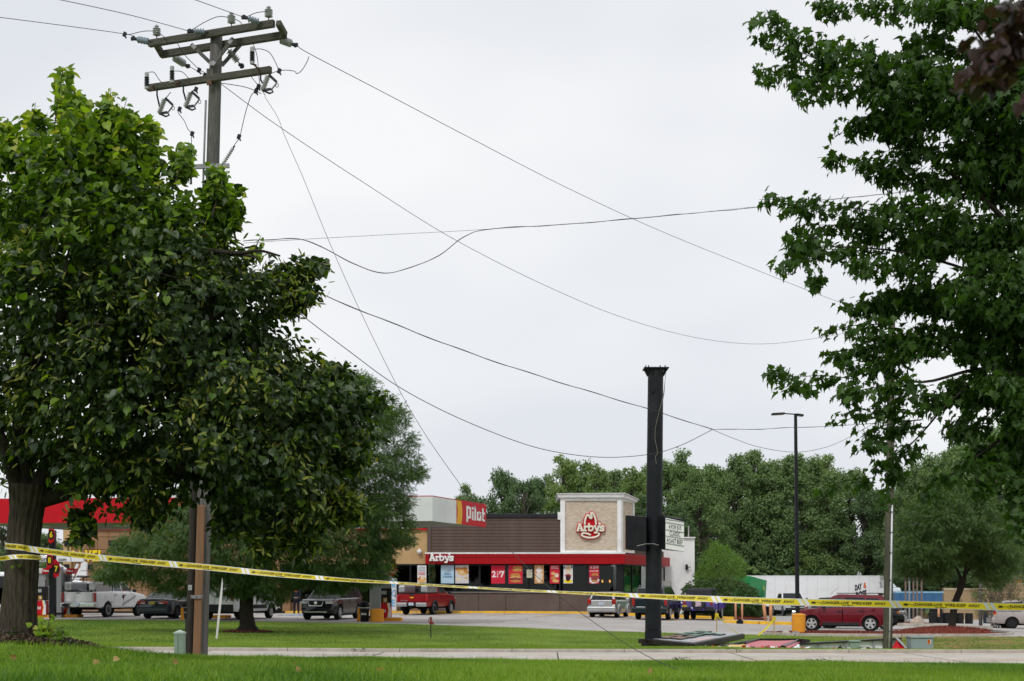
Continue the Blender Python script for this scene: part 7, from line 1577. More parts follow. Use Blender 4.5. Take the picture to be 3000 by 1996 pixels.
# ------------------------------------------------------------------ yard hydrant, marker, rocks, posts
x = gx(1262, 52); b = (x, 52, gz(x, 52)); t = thing('yard_hydrant', 'rusty red yard hydrant on a dark pipe standing in the lawn', 'hydrant', b)
M_hyd = mat('rusty_red_iron', (.20, .035, .025), .8, .1, var=.4, scale=30)
mb = MB(); mb.tube([(0, 0, 0), (0, 0, .52)], .022, 8); mb.build('pipe', mat('dark_iron_pipe', (.05, .045, .045), .7, .3), t)
mb = MB(); mb.lathe([(.035, .5), (.05, .53), (.055, .58), (.035, .62), (.03, .7), (.045, .72), (.04, .76), (.01, .78)], 10); mb.tube([(0, 0, .56), (.08, 0, .57), (.1, 0, .53)], .022, 8); mb.lathe([(.03, 0), (.034, .06)], 8, (.085, 0, .55), (0, 0, -1)); mb.build('head', M_hyd, t, smooth=True)
mb = MB(); mb.tube(smooth_pts([(.02, 0, .77), (-.05, 0, .72), (-.08, 0, .64), (-.06, 0, .56), (-.03, 0, .53)], 4), .013, 6); mb.tube([(0, 0, .76), (.05, 0, .68), (.06, 0, .6)], .012, 6); mb.build('lever', M_hyd, t)
x = gx(634, 49); b = Vector((x, 49, gz(x, 49))); t = thing('marker_stake', 'thin leaning white marker with faded red print beside the honeylocust trunk', 'marker stake', b)
a1_, a2q = at(634, 1878, 49)-b, at(652, 1693, 49)-b
mb = MB(); mb.tube([(0, 0, -.05), a1_+Vector((0, .02, 0))], .02, 6); mb.build('ground_pin', M_blk, t)
d_ = (a2q-a1_).normalized(); mb = MB(); sdv = Vector((1, 0, -.1)).normalized()
mb.prism([(-.035, 0), (.03, 0), (.05, 1.6), (.03, 2.0), (-.01, (a2q-a1_).length), (-.03, 1.6)], a1_, sdv, d_, .02); mb.build('blade', mat('white_marker_plastic', (.62, .60, .60), .5), t)
mb = MB()
for k in range(8): mb.prism([(-.02, .35+k*.2), (.025, .37+k*.2), (.03, .47+k*.2), (-.015, .5+k*.2)], a1_+Vector((0, -.003, 0)), sdv, d_, -.004)
mb.build('faded_print', mat('faded_red_print', (.55, .25, .24), .6, var=.3, scale=20), t)
def rock(px, Y, w, h, label, col, seed, zoff=0.):
    x = gx(px, Y); rg = random.Random(seed); t = bpy.data.meshes.new('rock'); mb = MB(); n, m_ = 14, 7
    for i in range(m_+1):
        for j in range(n):
            th, ph = PI/2*(i/m_), 2*PI*j/n; k = 1+.10*math.sin(3*ph+seed)+.07*math.sin(5*ph+th*4+seed)+rg.uniform(-.05, .05)
            mb.v.append((w/2*math.cos(th)*math.cos(ph)*k if i < m_ else 0, w*.42*math.cos(th)*math.sin(ph)*k if i < m_ else 0, h*math.sin(th)**.8*(1+.06*math.sin(4*ph)) if i else -.08))
    mb.f = [(i*n+j, i*n+(j+1) % n, (i+1)*n+(j+1) % n, (i+1)*n+j) for i in range(m_) for j in range(n)]; mb.m = [0]*len(mb.f)
    o = mb.build('boulder', mat('rock_'+str(seed), col, .9, var=.25, scale=6, bump=.8, bscale=12), None, loc=(x, Y, gz(x, Y)+zoff), smooth=True); props(o, label, 'boulder')
rock(2302, 61.6, .36, .15, 'whitish boulder in the mulch left of the tall orange drum guard', (.48, .44, .38), 1, .05); rock(2330, 61.0, .38, .15, 'grey boulder in the mulch at the foot of the tall orange drum guard', (.22, .22, .22), 2, .05)
rock(2690, 82.6, .62, .42, 'larger rounded beige boulder beside the wooden posts', (.42, .35, .29), 3, .2); rock(2680, 81.6, .5, .26, 'smaller rounded boulder in front of the larger one', (.46, .37, .30), 4, .2); rock(2922, 62.5, .7, .12, 'low grey boulder at the right end of the mulch island', (.16, .15, .14), 5, .08)
rock(2168, 77, .36, .16, 'black rubber-like lump on the yellow kerb', (.012, .012, .013), 6, .12)
M_pch = mat('peach_bollard_paint', (.72, .36, .20), .6, var=.06, dirt=(.5, .25, .14, .4))
def bollard(px, pyt, pyb, Y, r, label, lean=0.):
    x = gx(px, Y); z0 = max(gz(x, Y)+ASPH, at(px, pyb, Y).z); zt = at(px, pyt, Y).z; t = thing('bollard', label, 'bollard', (x, Y, z0), group='peach painted bollards'); h = zt-z0
    mb = MB(); mb.lathe([(r, -.05), (r, h-.05), (r*.8, h-.01), (r*.3, h+.02), (.005, h+.025)], 14); mb.build('post', M_pch, t, smooth=True); t.rotation_euler = (0, lean, 0); return t
bollard(2155, 1768, 1814, 85, .06, 'leftmost slim peach bollard by the round shrub'); bollard(2174, 1769, 1813, 85, .06, 'second slim peach bollard by the round shrub')
bollard(2243, 1763, 1817, 78, .085, 'leaning peach bollard, left of the thicker pair', -.12); bollard(2258, 1764, 1818, 78, .085, 'upright peach bollard of the thicker pair'); bollard(2750, 1785, 1806, 95, .07, 'lone peach bollard by the black barrels')
pf_ = thing('post_frame', 'row of tall weathered wooden posts joined by a thin rail', 'post frame', (gx(2676, 88), 88, gz(gx(2676, 88), 88))); c = pf_.location
M_pst = mat('greyed_wood_post', (.20, .15, .125), .85, var=.2, stretch=(6, 6, .5))
for px, py in ((2653, 1624), (2664, 1623), (2676, 1692), (2687, 1664), (2700, 1680)):
    mb = MB(); mb.box((gx(px, 88)-c.x, 0, (at(px, py, 88).z-c.z)/2), (.085, .085, at(px, py, 88).z-c.z)); mb.build('post', M_pst if px != 2664 else M_galv, pf_)
mb = MB(); mb.bar(at(2651, 1699, 87.9)-c, at(2702, 1699, 87.9)-c, .04, .06); mb.build('rail', M_plast, pf_)
for k, px in enumerate((2733, 2751, 2773, 2790, 2812, 2839)):
    x = gx(px, 96+.2*k); y = 96+.2*k; t = thing('barrel', 'black barrel by the beige block building, %s from the blue truck body' % ('first', 'second', 'third', 'fourth', 'fifth', 'last')[k], 'barrel', (x, y, gz(x, y)+ASPH), group='black barrels in a row'); mb = MB()
    mb.lathe([(.26, 0), (.26, .2), (.275, .22), (.26, .24), (.26, .44), (.275, .46), (.26, .48), (.26, .68), (.24, .7), (.01, .69)], 18); mb.build('shell', M_rub, t)
    mb = MB(); mb.lathe([(.265, .69), (.265, .72), (.01, .725)], 18); mb.build('lid', M_plast, t)
Yg = 118.; x0, x1 = gx(2766, Yg), gx(3200, Yg); bb = thing('block_building', 'low beige split-face block building behind the barrels', 'building', (x0, Yg, gz(x0, Yg)))
M_blkb = mat('beige_split_block', (.40, .285, .165), .9, var=.14, scale=5, bump=.8, bscale=10, dirt=(.3, .21, .12, .4))
bz0 = bb.location; zt1 = at(0, 1727, Yg).z-bz0.z; zt2 = at(0, 1712, Yg).z-bz0.z; xm = gx(2900, Yg)-x0
def course_wall(x0_, x1_, H_, y_, first=0):
    ch = .2; n = int(H_/ch)
    for r in range(n):
        if r < 999: mb = MB(); mb.box(((x0_+x1_)/2, y_+.2-random.uniform(0, .012), ch*(r+.5)-.3), (x1_-x0_, .4, ch-.012)); mb.build('block_course', M_blkb, bb)
course_wall(0, xm, zt1+.3, 0); course_wall(xm+.01, x1-x0, zt2+.3, .4)
mb = MB(); mb.box(((xm)/2, .2, zt1+.03), (xm, .5, .14)); mb.box(((xm+x1-x0)/2, .6, zt2+.03), (x1-x0-xm, .5, .14)); mb.build('cap_course', mat('cream_cap', (.50, .42, .30), .8), bb)
mb = MB(); mb.box(((x1-x0)/2, 4, zt1/2-.1), (x1-x0-.1, 7, zt1)); mb.build('core', M_blkb, bb)
mb = MB(); mb.box((at(2985, 1705, Yg).x-x0, .7, zt2+.25), (.5, .2, .2)); mb.box((at(2998, 1705, Yg).x-x0, .7, zt2+.3), (.2, .2, .4)); mb.build('roof_marker', mat('orange_marker', (.8, .16, .03), .5), bb)
t = thing('dark_cabinet', 'dark blue green cabinet against the beige block building', 'cabinet', (gx(2895, 100), 100, gz(gx(2895, 100), 100))); mb = MB(); mb.box((0, 0, .45), (.55, .5, .9)); mb.build('body', M_bl2, t, bevel=.02); mb = MB(); mb.box((.05, -.255, .45), (.4, .012, .8)); mb.build('door', M_bl2, t)
YG = 86.; b = Vector((gx(2873, YG), YG, gz(gx(2873, YG), YG))); t = thing('old_post', 'old grey banded post rising out of the dry bush', 'post', b); h = at(0, 1662, YG).z-b.z
mb = MB(); mb.lathe([(.11, 0), (.10, h*.55), (.085, h)], 12); mb.build('shaft', mat('old_grey_wood', (.17, .165, .16), .85, var=.3, stretch=(6, 6, .5)), t, smooth=True)
for f in (.3, .62, .75): mb = MB(); mb.lathe([(.115, 0), (.115, .06)], 12, (0, 0, h*f)); mb.build('band', M_hwd, t)

# person in hi-vis by the store (mostly behind the honeylocust)
pt = thing('person', 'person in dark work clothes and orange cap standing by the store front', 'person', (gx(868, 89.5), 89.5, gz(gx(868, 89.5), 89.5)+ASPH+.0))
J = {'pel': (0, 0, .95), 'ch': (0, .01, 1.30), 'nk': (0, 0, 1.50), 'hd': (0, -.02, 1.60), 'ht': (0, -.01, 1.72), 'ls': (-.19, 0, 1.42), 'rs': (.19, 0, 1.42), 'le': (-.25, .02, 1.15), 're': (.26, -.02, 1.16), 'lw': (-.24, -.08, .92), 'rw': (.2, -.2, 1.02), 'lh': (-.1, 0, .9), 'rh': (.1, 0, .9), 'lk': (-.11, -.03, .5), 'rk': (.12, .0, .5), 'la': (-.12, 0, .09), 'ra': (.14, .03, .09), 'lf': (-.13, -.16, .04), 'rf': (.17, -.13, .04)}
RD = {'pel': .15, 'ch': .16, 'nk': .065, 'hd': .10, 'ht': .085, 'ls': .07, 'rs': .07, 'le': .05, 're': .05, 'lw': .035, 'rw': .035, 'lh': .1, 'rh': .1, 'lk': .07, 'rk': .07, 'la': .05, 'ra': .05, 'lf': .045, 'rf': .045}
ks = list(J); ed = [('pel', 'ch'), ('ch', 'nk'), ('nk', 'hd'), ('hd', 'ht'), ('ch', 'ls'), ('ch', 'rs'), ('ls', 'le'), ('le', 'lw'), ('rs', 're'), ('re', 'rw'), ('pel', 'lh'), ('pel', 'rh'), ('lh', 'lk'), ('lk', 'la'), ('la', 'lf'), ('rh', 'rk'), ('rk', 'ra'), ('ra', 'rf')]
def skin(name, keys, edges, rr, m, grow=0.):
    ks_ = [k for k in keys]; me = bpy.data.meshes.new(name); me.from_pydata([J[k] for k in ks_], [(ks_.index(a), ks_.index(b)) for a, b in edges if a in ks_ and b in ks_], [])
    o = bpy.data.objects.new(name, me); COL.objects.link(o); o.parent = pt; me.materials.append(m); o.modifiers.new('skin', 'SKIN'); sv = me.skin_vertices[0].data if me.skin_vertices else None
    if sv:
        for i, k in enumerate(ks_): sv[i].radius = (rr[k]+grow, rr[k]*(.8 if k in ('pel', 'ch') else 1)+grow)
        sv[0].use_root = True
    sb = o.modifiers.new('sub', 'SUBSURF'); sb.levels = 1; sb.render_levels = 2; return o
J0 = bpy.data.meshes.new('t')
skin('body', ks, ed, RD, mat('skin_tone', (.42, .24, .17), .6))
skin('jacket', ['pel', 'ch', 'nk', 'ls', 'rs', 'le', 're', 'lw', 'rw'], ed, RD, mat('navy_work_clothes', (.012, .016, .028), .85), .018)
skin('boots', ['la', 'lf'], ed, RD, mat('brown_boots', (.03, .02, .012), .8), .02); skin('boots', ['ra', 'rf'], ed, RD, mat('brown_boots', (.03, .02, .012), .8), .02)
skin('trousers', ['pel', 'lh', 'rh', 'lk', 'rk', 'la', 'ra'], ed, RD, mat('dark_trousers', (.014, .016, .024), .85), .02)
mb = MB(); mb.lathe([(.12, 0), (.118, .05), (.09, .1), (.03, .125)], 14, (0, -.015, 1.66)); mb.box((0, -.13, 1.672), (.16, .12, .02)); mb.build('cap', mat('hi_vis_orange', (.9, .14, .01), .6), pt)
mb = MB(); mb.tube([(-.16, 0, 1.44), (0, -.1, 1.38), (.16, 0, 1.44), (0, .1, 1.46), (-.16, 0, 1.44)], .05, 8); mb.build('orange_collar', mat('hi_vis_orange', (.9, .14, .01), .6), pt)
# ------------------------------------------------------------------ vegetation
M_bark = mat('furrowed_bark', (.062, .05, .038), .95, var=.45, scale=7, bump=1., bscale=14, stretch=(5, 5, .8), dirt=(.05, .06, .02, .6), dscale=2)
M_barkd = mat('dark_bark', (.035, .03, .024), .95, var=.4, scale=8, bump=.8, bscale=16, stretch=(5, 5, .8))
M_twig = mat('twig_bark', (.06, .048, .038), .9, var=.3)
LIN_V = [(.38, 0, -.05), (0, 0, 0), (-.08, .2, .02), (.05, .40, .05), (.33, .46, .05), (.62, .32, .0), (.82, .14, -.06), (1.02, 0, -.14), (.82, -.14, -.06), (.62, -.32, 0), (.33, -.46, .05), (.05, -.40, .05), (-.08, -.2, .02)]
LIN_F = [(0, i, i+1) for i in range(1, 12)]+[(0, 12, 1)]
MAP_V = [(.36, 0, -.03), (0, 0, 0), (.04, .16, 0), (-.04, .40, .03), (.20, .34, .02), (.42, .62, -.03), (.50, .30, .02), (.66, .26, .0), (.74, .10, 0), (1.05, 0, -.16), (.74, -.10, 0), (.66, -.26, 0), (.50, -.30, .02), (.42, -.62, -.03), (.20, -.34, .02), (-.04, -.40, .03), (.04, -.16, 0)]
MAP_F = [(0, i, i+1) for i in range(1, 16)]+[(0, 16, 1)]
BR_V = [(0, 0, 0), (.25, .12, .03), (.75, .11, .03), (1, 0, -.04), (.75, -.11, .0), (.25, -.12, .0)]
BR_F = [(0, 1, 5), (1, 2, 5), (2, 4, 5), (2, 3, 4)]
FR_V = []; FR_F = []
for i in range(5):           # honeylocust frond: paired narrow leaflets along a drooping rachis
    x = .08+.18*i; dz = -.10*(x**2)
    for s in (1, -1):
        b = len(FR_V); FR_V += [(x-.03, 0, dz), (x+.09, s*.28*(1-.25*abs(i-2)/2), dz-.03), (x+.11, 0, dz)]; FR_F.append((b, b+1, b+2))
CL_V = [(-.5, -.28, 0), (0, -.42, .1), (.55, -.1, -.05), (.3, .38, .08), (-.35, .33, -.08), (0, 0, .12)]
CL_F = [(5, 0, 1), (5, 1, 2), (5, 2, 3), (5, 3, 4), (5, 4, 0)]
def poly_dist(px, py, poly):
    P_ = np.asarray(poly, float); d = np.full(len(px), 1e9)
    for a, b in zip(P_, np.roll(P_, -1, 0)):
        ab = b-a; t = np.clip(((px-a[0])*ab[0]+(py-a[1])*ab[1])/(ab@ab), 0, 1); d = np.minimum(d, np.hypot(px-a[0]-t*ab[0], py-a[1]-t*ab[1]))
    return d
def crown_in_outline(poly, Y, thick, n, holes=(), edge_bias=.5, rnd=1.):
    """cluster centres filling a rounded crown whose side view is the outline; returns (n,3), outward dirs, (px,py)"""
    P_ = np.asarray(poly, float); lo, hi = P_.min(0), P_.max(0); C = []; 
    while sum(len(c) for c in C) < n:
        q = RNG.uniform(lo, hi, (n*3, 2)); q = q[in_poly(q[:, 0], q[:, 1], P_)]
        for hx, hy, hr in holes: q = q[np.hypot(q[:, 0]-hx, q[:, 1]-hy) > hr]
        C.append(q)
    q = np.concatenate(C)[:n]; d = poly_dist(q[:, 0], q[:, 1], P_)*Y/F
    h = np.minimum(thick, np.sqrt(np.maximum(d, .01)*thick*2)); s = RNG.uniform(-1, 1, n); s = np.sign(s)*np.abs(s)**edge_bias
    y = Y+s*h; x = (q[:, 0]-1500)/F*Y; z = EYE+(HOR-q[:, 1])/F*Y
    c = np.array([(lo[0]+hi[0])/2, (lo[1]+hi[1])/2]); out = np.stack([(q[:, 0]-c[0])*Y/F, (y-Y)*1.0, -(q[:, 1]-c[1])*Y/F*.7], 1); out /= np.linalg.norm(out, axis=1, keepdims=True)+1e-9
    return np.stack([x, y, z], 1), out, q
def leaf_cluster(cen, out, per, rad_, size, droop=.6, updown=1., flat=.8, jitter=.5):
    n = len(cen)*per; c = np.repeat(cen, per, 0); o = np.repeat(out, per, 0); off = RNG.normal(size=(n, 3)); off /= np.linalg.norm(off, axis=1, keepdims=True); off *= (RNG.random((n, 1))**.5)*rad_; off[:, 2] *= flat
    pos = c+off; d = o*.5+off/rad_*.5+np.array([0, 0, -droop])+RNG.normal(size=(n, 3))*jitter
    nn2 = np.array([0, 0, updown])+o*.55+RNG.normal(size=(n, 3))*.45
    return pos, basis(d, nn2), RNG.uniform(size[0], size[1], n)
def branches(name, parent, paths, m, org, n=7):
    mb = MB()
    for pts, r0, r1 in paths:
        P_ = smooth_pts(pts, 5); k = len(P_); mb.tube([p-Vector(org) for p in P_], [r0+(r1-r0)*i/(k-1) for i in range(k)], n)
    return mb.build(name, m, parent, smooth=True)
def tree_root(name, label, loc, cat='tree', group=None): return thing(name, label, cat, loc, 0, group)
def leaf_parts(parent, tv, tf, pos, R, sc_, m, org, nvar=4, name='leaf'):
    """single leaves, each an object; meshes shared"""
    ms = []
    for v in range(nvar):
        k = np.array(tv)*[1, .85+.1*v, 1]; k[:, 2] *= .6+.5*v; ms.append([tuple(p) for p in k])
    meshes = {}
    for i in range(len(pos)):
        v = i % nvar
        if v not in meshes:
            me = bpy.data.meshes.new(name); me.from_pydata(ms[v], [], tf); me.materials.append(m if not isinstance(m, list) else m[v % len(m)]); meshes[v] = me
        o = bpy.data.objects.new(name, meshes[v]); COL.objects.link(o); o.parent = parent
        M_ = Matrix([[R[i][r][c]*sc_[i] for c in range(3)]+[pos[i][r]-org[r]] for r in range(3)]+[[0, 0, 0, 1]]); o.matrix_local = M_

# ---- the near linden
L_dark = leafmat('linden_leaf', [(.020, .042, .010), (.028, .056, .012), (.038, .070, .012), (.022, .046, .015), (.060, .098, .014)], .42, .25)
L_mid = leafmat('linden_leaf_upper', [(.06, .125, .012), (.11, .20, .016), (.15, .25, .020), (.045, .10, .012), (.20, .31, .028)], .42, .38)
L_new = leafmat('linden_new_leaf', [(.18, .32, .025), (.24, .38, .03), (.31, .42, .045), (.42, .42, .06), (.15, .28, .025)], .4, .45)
L_br = leafmat('linden_bract', [(.11, .165, .022), (.16, .205, .03), (.24, .26, .045), (.08, .13, .018), (.33, .29, .06)], .5, .35)
org0 = (TREE0.x, TREE0.y, gz(TREE0.x, TREE0.y)); YL0 = 18.2
lin = tree_root('linden_tree', 'big leafy linden tree on the left with tape round its furrowed trunk', org0)
outl = [(-60, 350), (30, 350), (60, 330), (100, 330), (150, 380), (170, 300), (190, 240), (215, 240), (245, 300), (300, 300), (350, 300), (370, 360), (400, 430), (430, 430), (450, 470), (520, 490), (560, 520), (600, 560), (640, 590), (660, 560), (700, 620), (720, 690), (750, 720), (790, 760), (830, 770), (890, 745), (930, 770), (935, 850), (900, 900), (880, 940), (900, 1000), (960, 1060), (1010, 1120), (1080, 1120), (1140, 1160), (1150, 1230), (1140, 1300), (1090, 1350), (1060, 1400), (1070, 1480), (1040, 1560), (980, 1590), (900, 1580), (830, 1600), (780, 1640), (740, 1590), (690, 1560), (640, 1520), (560, 1500), (500, 1530), (430, 1560), (350, 1560), (300, 1530), (240, 1560), (200, 1500), (140, 1450), (0, 1450), (-60, 1450)]
_oc = np.array([470., 950.]); _o = np.array(outl, float); _v = _o-_oc; _l = np.linalg.norm(_v, axis=1, keepdims=True); outl = _oc+_v*(1-(46+22*np.sin(np.arange(len(_o))*2.4)[:, None])/_l)
holes = [(480, 1090, 34), (190, 1270, 30), (225, 1205, 24), (455, 1060, 14), (330, 1040, 12), (300, 1390, 10), (640, 1240, 10), (500, 850, 10)]
cen, out, q = crown_in_outline(outl, YL0, 1.8, 2600, holes, .45)
lump = np.sin(cen[:, 0]*3.1+1)*np.sin(cen[:, 2]*3.4)*np.sin(cen[:, 1]*2.2+.5)+.35*np.sin(cen[:, 0]*7)*np.sin(cen[:, 2]*6.5); kp = (lump > -.12) | (RNG.random(len(cen)) < .3); cen, out, q = cen[kp], out[kp], q[kp]
_ed = poly_dist(q[:, 0], q[:, 1], outl); kp = (_ed > 50) | (RNG.random(len(cen)) < .42); cen, out, q = cen[kp], out[kp], q[kp]
cc_, oo_, qq_ = crown_in_outline(_oc+(outl-_oc)*.88, YL0+.35, .8, 900, holes, 1.); cen = np.concatenate([cen, cc_]); out = np.concatenate([out, oo_]); q = np.concatenate([q, qq_])
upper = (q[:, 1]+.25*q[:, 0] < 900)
lobes = [(190, 215, 190, 400, 15), (104, 315, 110, 440, 16), (222, 285, 230, 420, 15), (325, 280, 300, 420, 18), (372, 305, 350, 420, 13), (442, 365, 440, 500, 13), (20, 365, 20, 480, 18), (640, 500, 620, 620, 17), (545, 425, 520, 520, 16), (682, 565, 660, 660, 24), (940, 775, 850, 820, 34), (1105, 1185, 1000, 1200, 40), (1060, 1340, 980, 1330, 40), (1035, 1500, 960, 1480, 40), (790, 1650, 780, 1540, 30), (430, 1545, 420, 1480, 26), (905, 850, 850, 900, 34), (1000, 1090, 950, 1120, 34), (245, 1580, 240, 1500, 22), (660, 1575, 670, 1500, 26), (890, 1610, 880, 1540, 30)]
LC, LQ = [], []
for x0, y0, x1, y1, r in lobes:
    n = int(6+r*1.1); t_ = RNG.random(n)**.7; px_ = x0+(x1-x0)*t_+RNG.normal(size=n)*r*.45; py_ = y0+(y1-y0)*t_+RNG.normal(size=n)*r*.35; Y_ = YL0+RNG.normal(size=n)*.18-.2; LC.append(np.stack([(px_-1500)/F*Y_, Y_, EYE+(HOR-py_)/F*Y_], 1)); LQ.append(np.stack([px_, py_], 1))
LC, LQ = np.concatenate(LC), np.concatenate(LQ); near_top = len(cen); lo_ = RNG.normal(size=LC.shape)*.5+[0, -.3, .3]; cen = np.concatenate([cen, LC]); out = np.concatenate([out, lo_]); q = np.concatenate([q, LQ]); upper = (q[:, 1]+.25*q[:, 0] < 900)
pos, R, sz = leaf_cluster(cen, out, 16, .21, (.05, .125), .55)
_b = near_top*16; pos[_b:] = np.repeat(cen[near_top:], 16, 0)+(pos[_b:]-np.repeat(cen[near_top:], 16, 0))*.62
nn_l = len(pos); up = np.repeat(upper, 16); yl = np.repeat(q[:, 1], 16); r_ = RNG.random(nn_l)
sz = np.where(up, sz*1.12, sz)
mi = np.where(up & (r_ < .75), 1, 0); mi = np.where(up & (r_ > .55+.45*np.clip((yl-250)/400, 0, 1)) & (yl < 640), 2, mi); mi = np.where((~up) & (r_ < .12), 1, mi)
LIN_V2 = [(a, b*.8, abs(b)*.55-.12*a*a) for a, b, c in LIN_V]; LIN_V3 = [(a*.9, b*.95, c*2.2-.1*math.sin(a*5)) for a, b, c in LIN_V]
vv = RNG.integers(0, 3, len(pos))
for k_, tv_ in enumerate((LIN_V, LIN_V2, LIN_V3)):
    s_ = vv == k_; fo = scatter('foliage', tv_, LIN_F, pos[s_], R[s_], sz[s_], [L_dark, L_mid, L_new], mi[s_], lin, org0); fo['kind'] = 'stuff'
# bracts with small fruits on the lower crown
low = np.where(q[:, 1]+.12*q[:, 0] > 800)[0]; sel = RNG.choice(low, min(len(low), 1500), replace=False); sel = sel[(cen[sel, 1] < YL0+.3)]
keepb = (np.sin(cen[sel, 0]*2.6+1)*np.sin(cen[sel, 2]*2.9) > RNG.random(len(sel))*.9-.55); sel = sel[keepb]
pos, R, sz = leaf_cluster(cen[sel], out[sel]+np.array([0, -.8, 0]), 11, .27, (.085, .14), .15, jitter=.6)
pos[:, 1] -= .14
fo = scatter('bracts', BR_V, BR_F, pos, R, sz, [L_br], None, lin, org0); fo['kind'] = 'stuff'
# shoots standing above the crown, leaf by leaf
shoots = [((150, 520), (185, 195)), ((60, 470), (105, 300)), ((235, 480), (215, 260)), ((300, 480), (325, 258)), ((335, 520), (372, 285)), ((430, 560), (442, 345)), ((440, 600), (480, 470)), ((560, 540), (552, 415)), ((20, 480), (22, 345)), ((620, 640), (640, 480)), ((690, 700), (662, 560)), ((850, 830), (935, 755)), ((740, 760), (765, 690)), ((130, 600), (112, 420)), ((500, 560), (545, 440)), ((260, 420), (345, 272)), ((600, 640), (640, 560)), ((-20, 500), (-15, 350))]
Lp, LR, Ls = [], [], []; spaths = []
for si, (a, b) in enumerate(shoots):
    ya = YL0+RNG.uniform(-.7, .4); A_s, B_s = at(a[0], a[1], ya), at(b[0], b[1], ya); spaths.append(([A_s, A_s.lerp(B_s, .5)+Vector((RNG.uniform(-.04, .04), 0, 0)), B_s], .014, .003)); n = 11
    for i in range(n):
        f = .12+.88*i/(n-1); p = A_s.lerp(B_s, f); sd = 1 if i % 2 else -1; d = np.array([sd*RNG.uniform(.5, 1), RNG.uniform(-.9, .5), RNG.uniform(-.7, .1)]); Lp.append(np.array(p)+d*.03); LR.append((d, np.array([RNG.uniform(-.5, .5), -.7, .8])+RNG.normal(size=3)*.25)); Ls.append(RNG.uniform(.085, .135)*(1-.42*f*f))
Lp = np.array(Lp); LRm = basis(np.array([a for a, b in LR]), np.array([b for a, b in LR]))
leaf_parts(lin, LIN_V, LIN_F, Lp, LRm, Ls, [L_new, L_mid, L_mid, L_new], org0)
# the largest leaves on the side facing the viewer
fr = np.where((cen[:, 1] < YL0-.9))[0]; fr = RNG.choice(fr, 100, replace=False)
pos, R, sz = leaf_cluster(cen[fr]+np.array([0, -.22, 0]), out[fr]+np.array([0, -.7, 0]), 1, .1, (.10, .13), .5)
leaf_parts(lin, LIN_V, LIN_F, pos, R, sz, [L_dark, L_mid, L_dark, L_dark], org0)
[branches('shoot', lin, [sp], M_twig, org0, 5) for sp in spaths]
def A2(px, py, dy=0.): return at(px, py, 18.0+dy)
tr_o = Vector(org0)
ridged([Vector((TREE0.x-.02, TREE0.y, org0[2]-.12))-tr_o, A2(54, 1835)-tr_o, A2(58, 1760)-tr_o, A2(66, 1640)-tr_o, A2(72, 1550)-tr_o, A2(80, 1480)-tr_o, A2(85, 1420)-tr_o], [.32, .235, .215, .20, .195, .20, .21, .24], 72, .045, 11, 17).build('trunk', M_bark, lin, smooth=True)
branches('limb', lin, [([A2(70, 1450), A2(66, 1280, .1), A2(75, 1100, .2), A2(80, 850), A2(150, 560, -.1)], .17, .03), ([A2(90, 1460), A2(180, 1330, .1), A2(330, 1180), A2(520, 1010, .1), A2(700, 880), A2(820, 790, -.1)], .14, .02),
    ([A2(100, 1470), A2(300, 1420, .2), A2(560, 1370, .1), A2(820, 1320), A2(1020, 1250, -.1)], .12, .02), ([A2(60, 1450), A2(10, 1300, -.2), A2(-60, 1100)], .11, .03), ([A2(75, 1100, .2), A2(200, 900), A2(320, 700, -.1), A2(420, 540)], .07, .015),
    ([A2(520, 1010, .1), A2(560, 880, 0), A2(600, 760, -.3), A2(690, 745, -.5), A2(770, 760, -.6)], .05, .012), ([A2(430, 760, -1.3), A2(470, 800, -1.4), A2(520, 815, -1.5)], .02, .008), ([A2(190, 820, -1.3), A2(205, 700, -1.35)], .018, .008),
    ([A2(180, 1020, -1.4), A2(240, 960, -1.5), A2(320, 950, -1.5)], .02, .008), ([A2(610, 735, -.6), A2(700, 742, -.8), A2(760, 735, -.9), A2(820, 750, -1.)], .03, .012)], M_barkd, org0)
# sprouts at the trunk foot
def sprout(cpx, cpy, Y, w, h, n, label, m, size=(.06, .11), nm='sprout_shrub', cat='shrub', tv=LIN_V, tf=LIN_F, stems=6):
    b = at(cpx, cpy, Y); b.z = gz(b.x, b.y); t = thing(nm, label, cat, b); P_ = []; paths = []
    for k in range(stems):
        a = RNG.uniform(-1, 1); tip = Vector((a*w/2, RNG.uniform(-.3, .3)*w, h*RNG.uniform(.6, 1)*(1-.3*abs(a)))); paths.append(([Vector((a*w*.1, 0, 0)), tip*.5+Vector((0, 0, .05)), tip], .008, .003))
        for i in range(n//stems): f = RNG.uniform(.25, 1); P_.append(np.array(tip*f)+RNG.normal(size=3)*[.03, .03, .02])
    P_ = np.array(P_); d = RNG.normal(size=P_.shape)+np.array([0, -.3, -.3]); R_ = basis(d, np.array([0, -.4, 1.])+RNG.normal(size=P_.shape)*.4)
    branches('stem', t, paths, M_twig, (0, 0, 0), 5); o = scatter('foliage', tv, tf, P_, R_, RNG.uniform(size[0], size[1], len(P_)), [m], None, t); o['kind'] = 'stuff'; return t
sprout(135, 1866, 17.7, .36, .38, 60, 'bright green sprouts at the right foot of the linden trunk', L_new, (.05, .09)); sprout(172, 1882, 17.6, .30, .24, 36, 'leafy sprout leaning right over the bare soil', L_mid, (.04, .08))
sprout(25, 1872, 17.5, .5, .16, 50, 'low dark leaves at the left foot of the linden trunk', L_dark, (.03, .06)); sprout(200, 1895, 17.6, .5, .08, 50, 'low weeds along the edge of the bare soil', L_dark, (.025, .05))
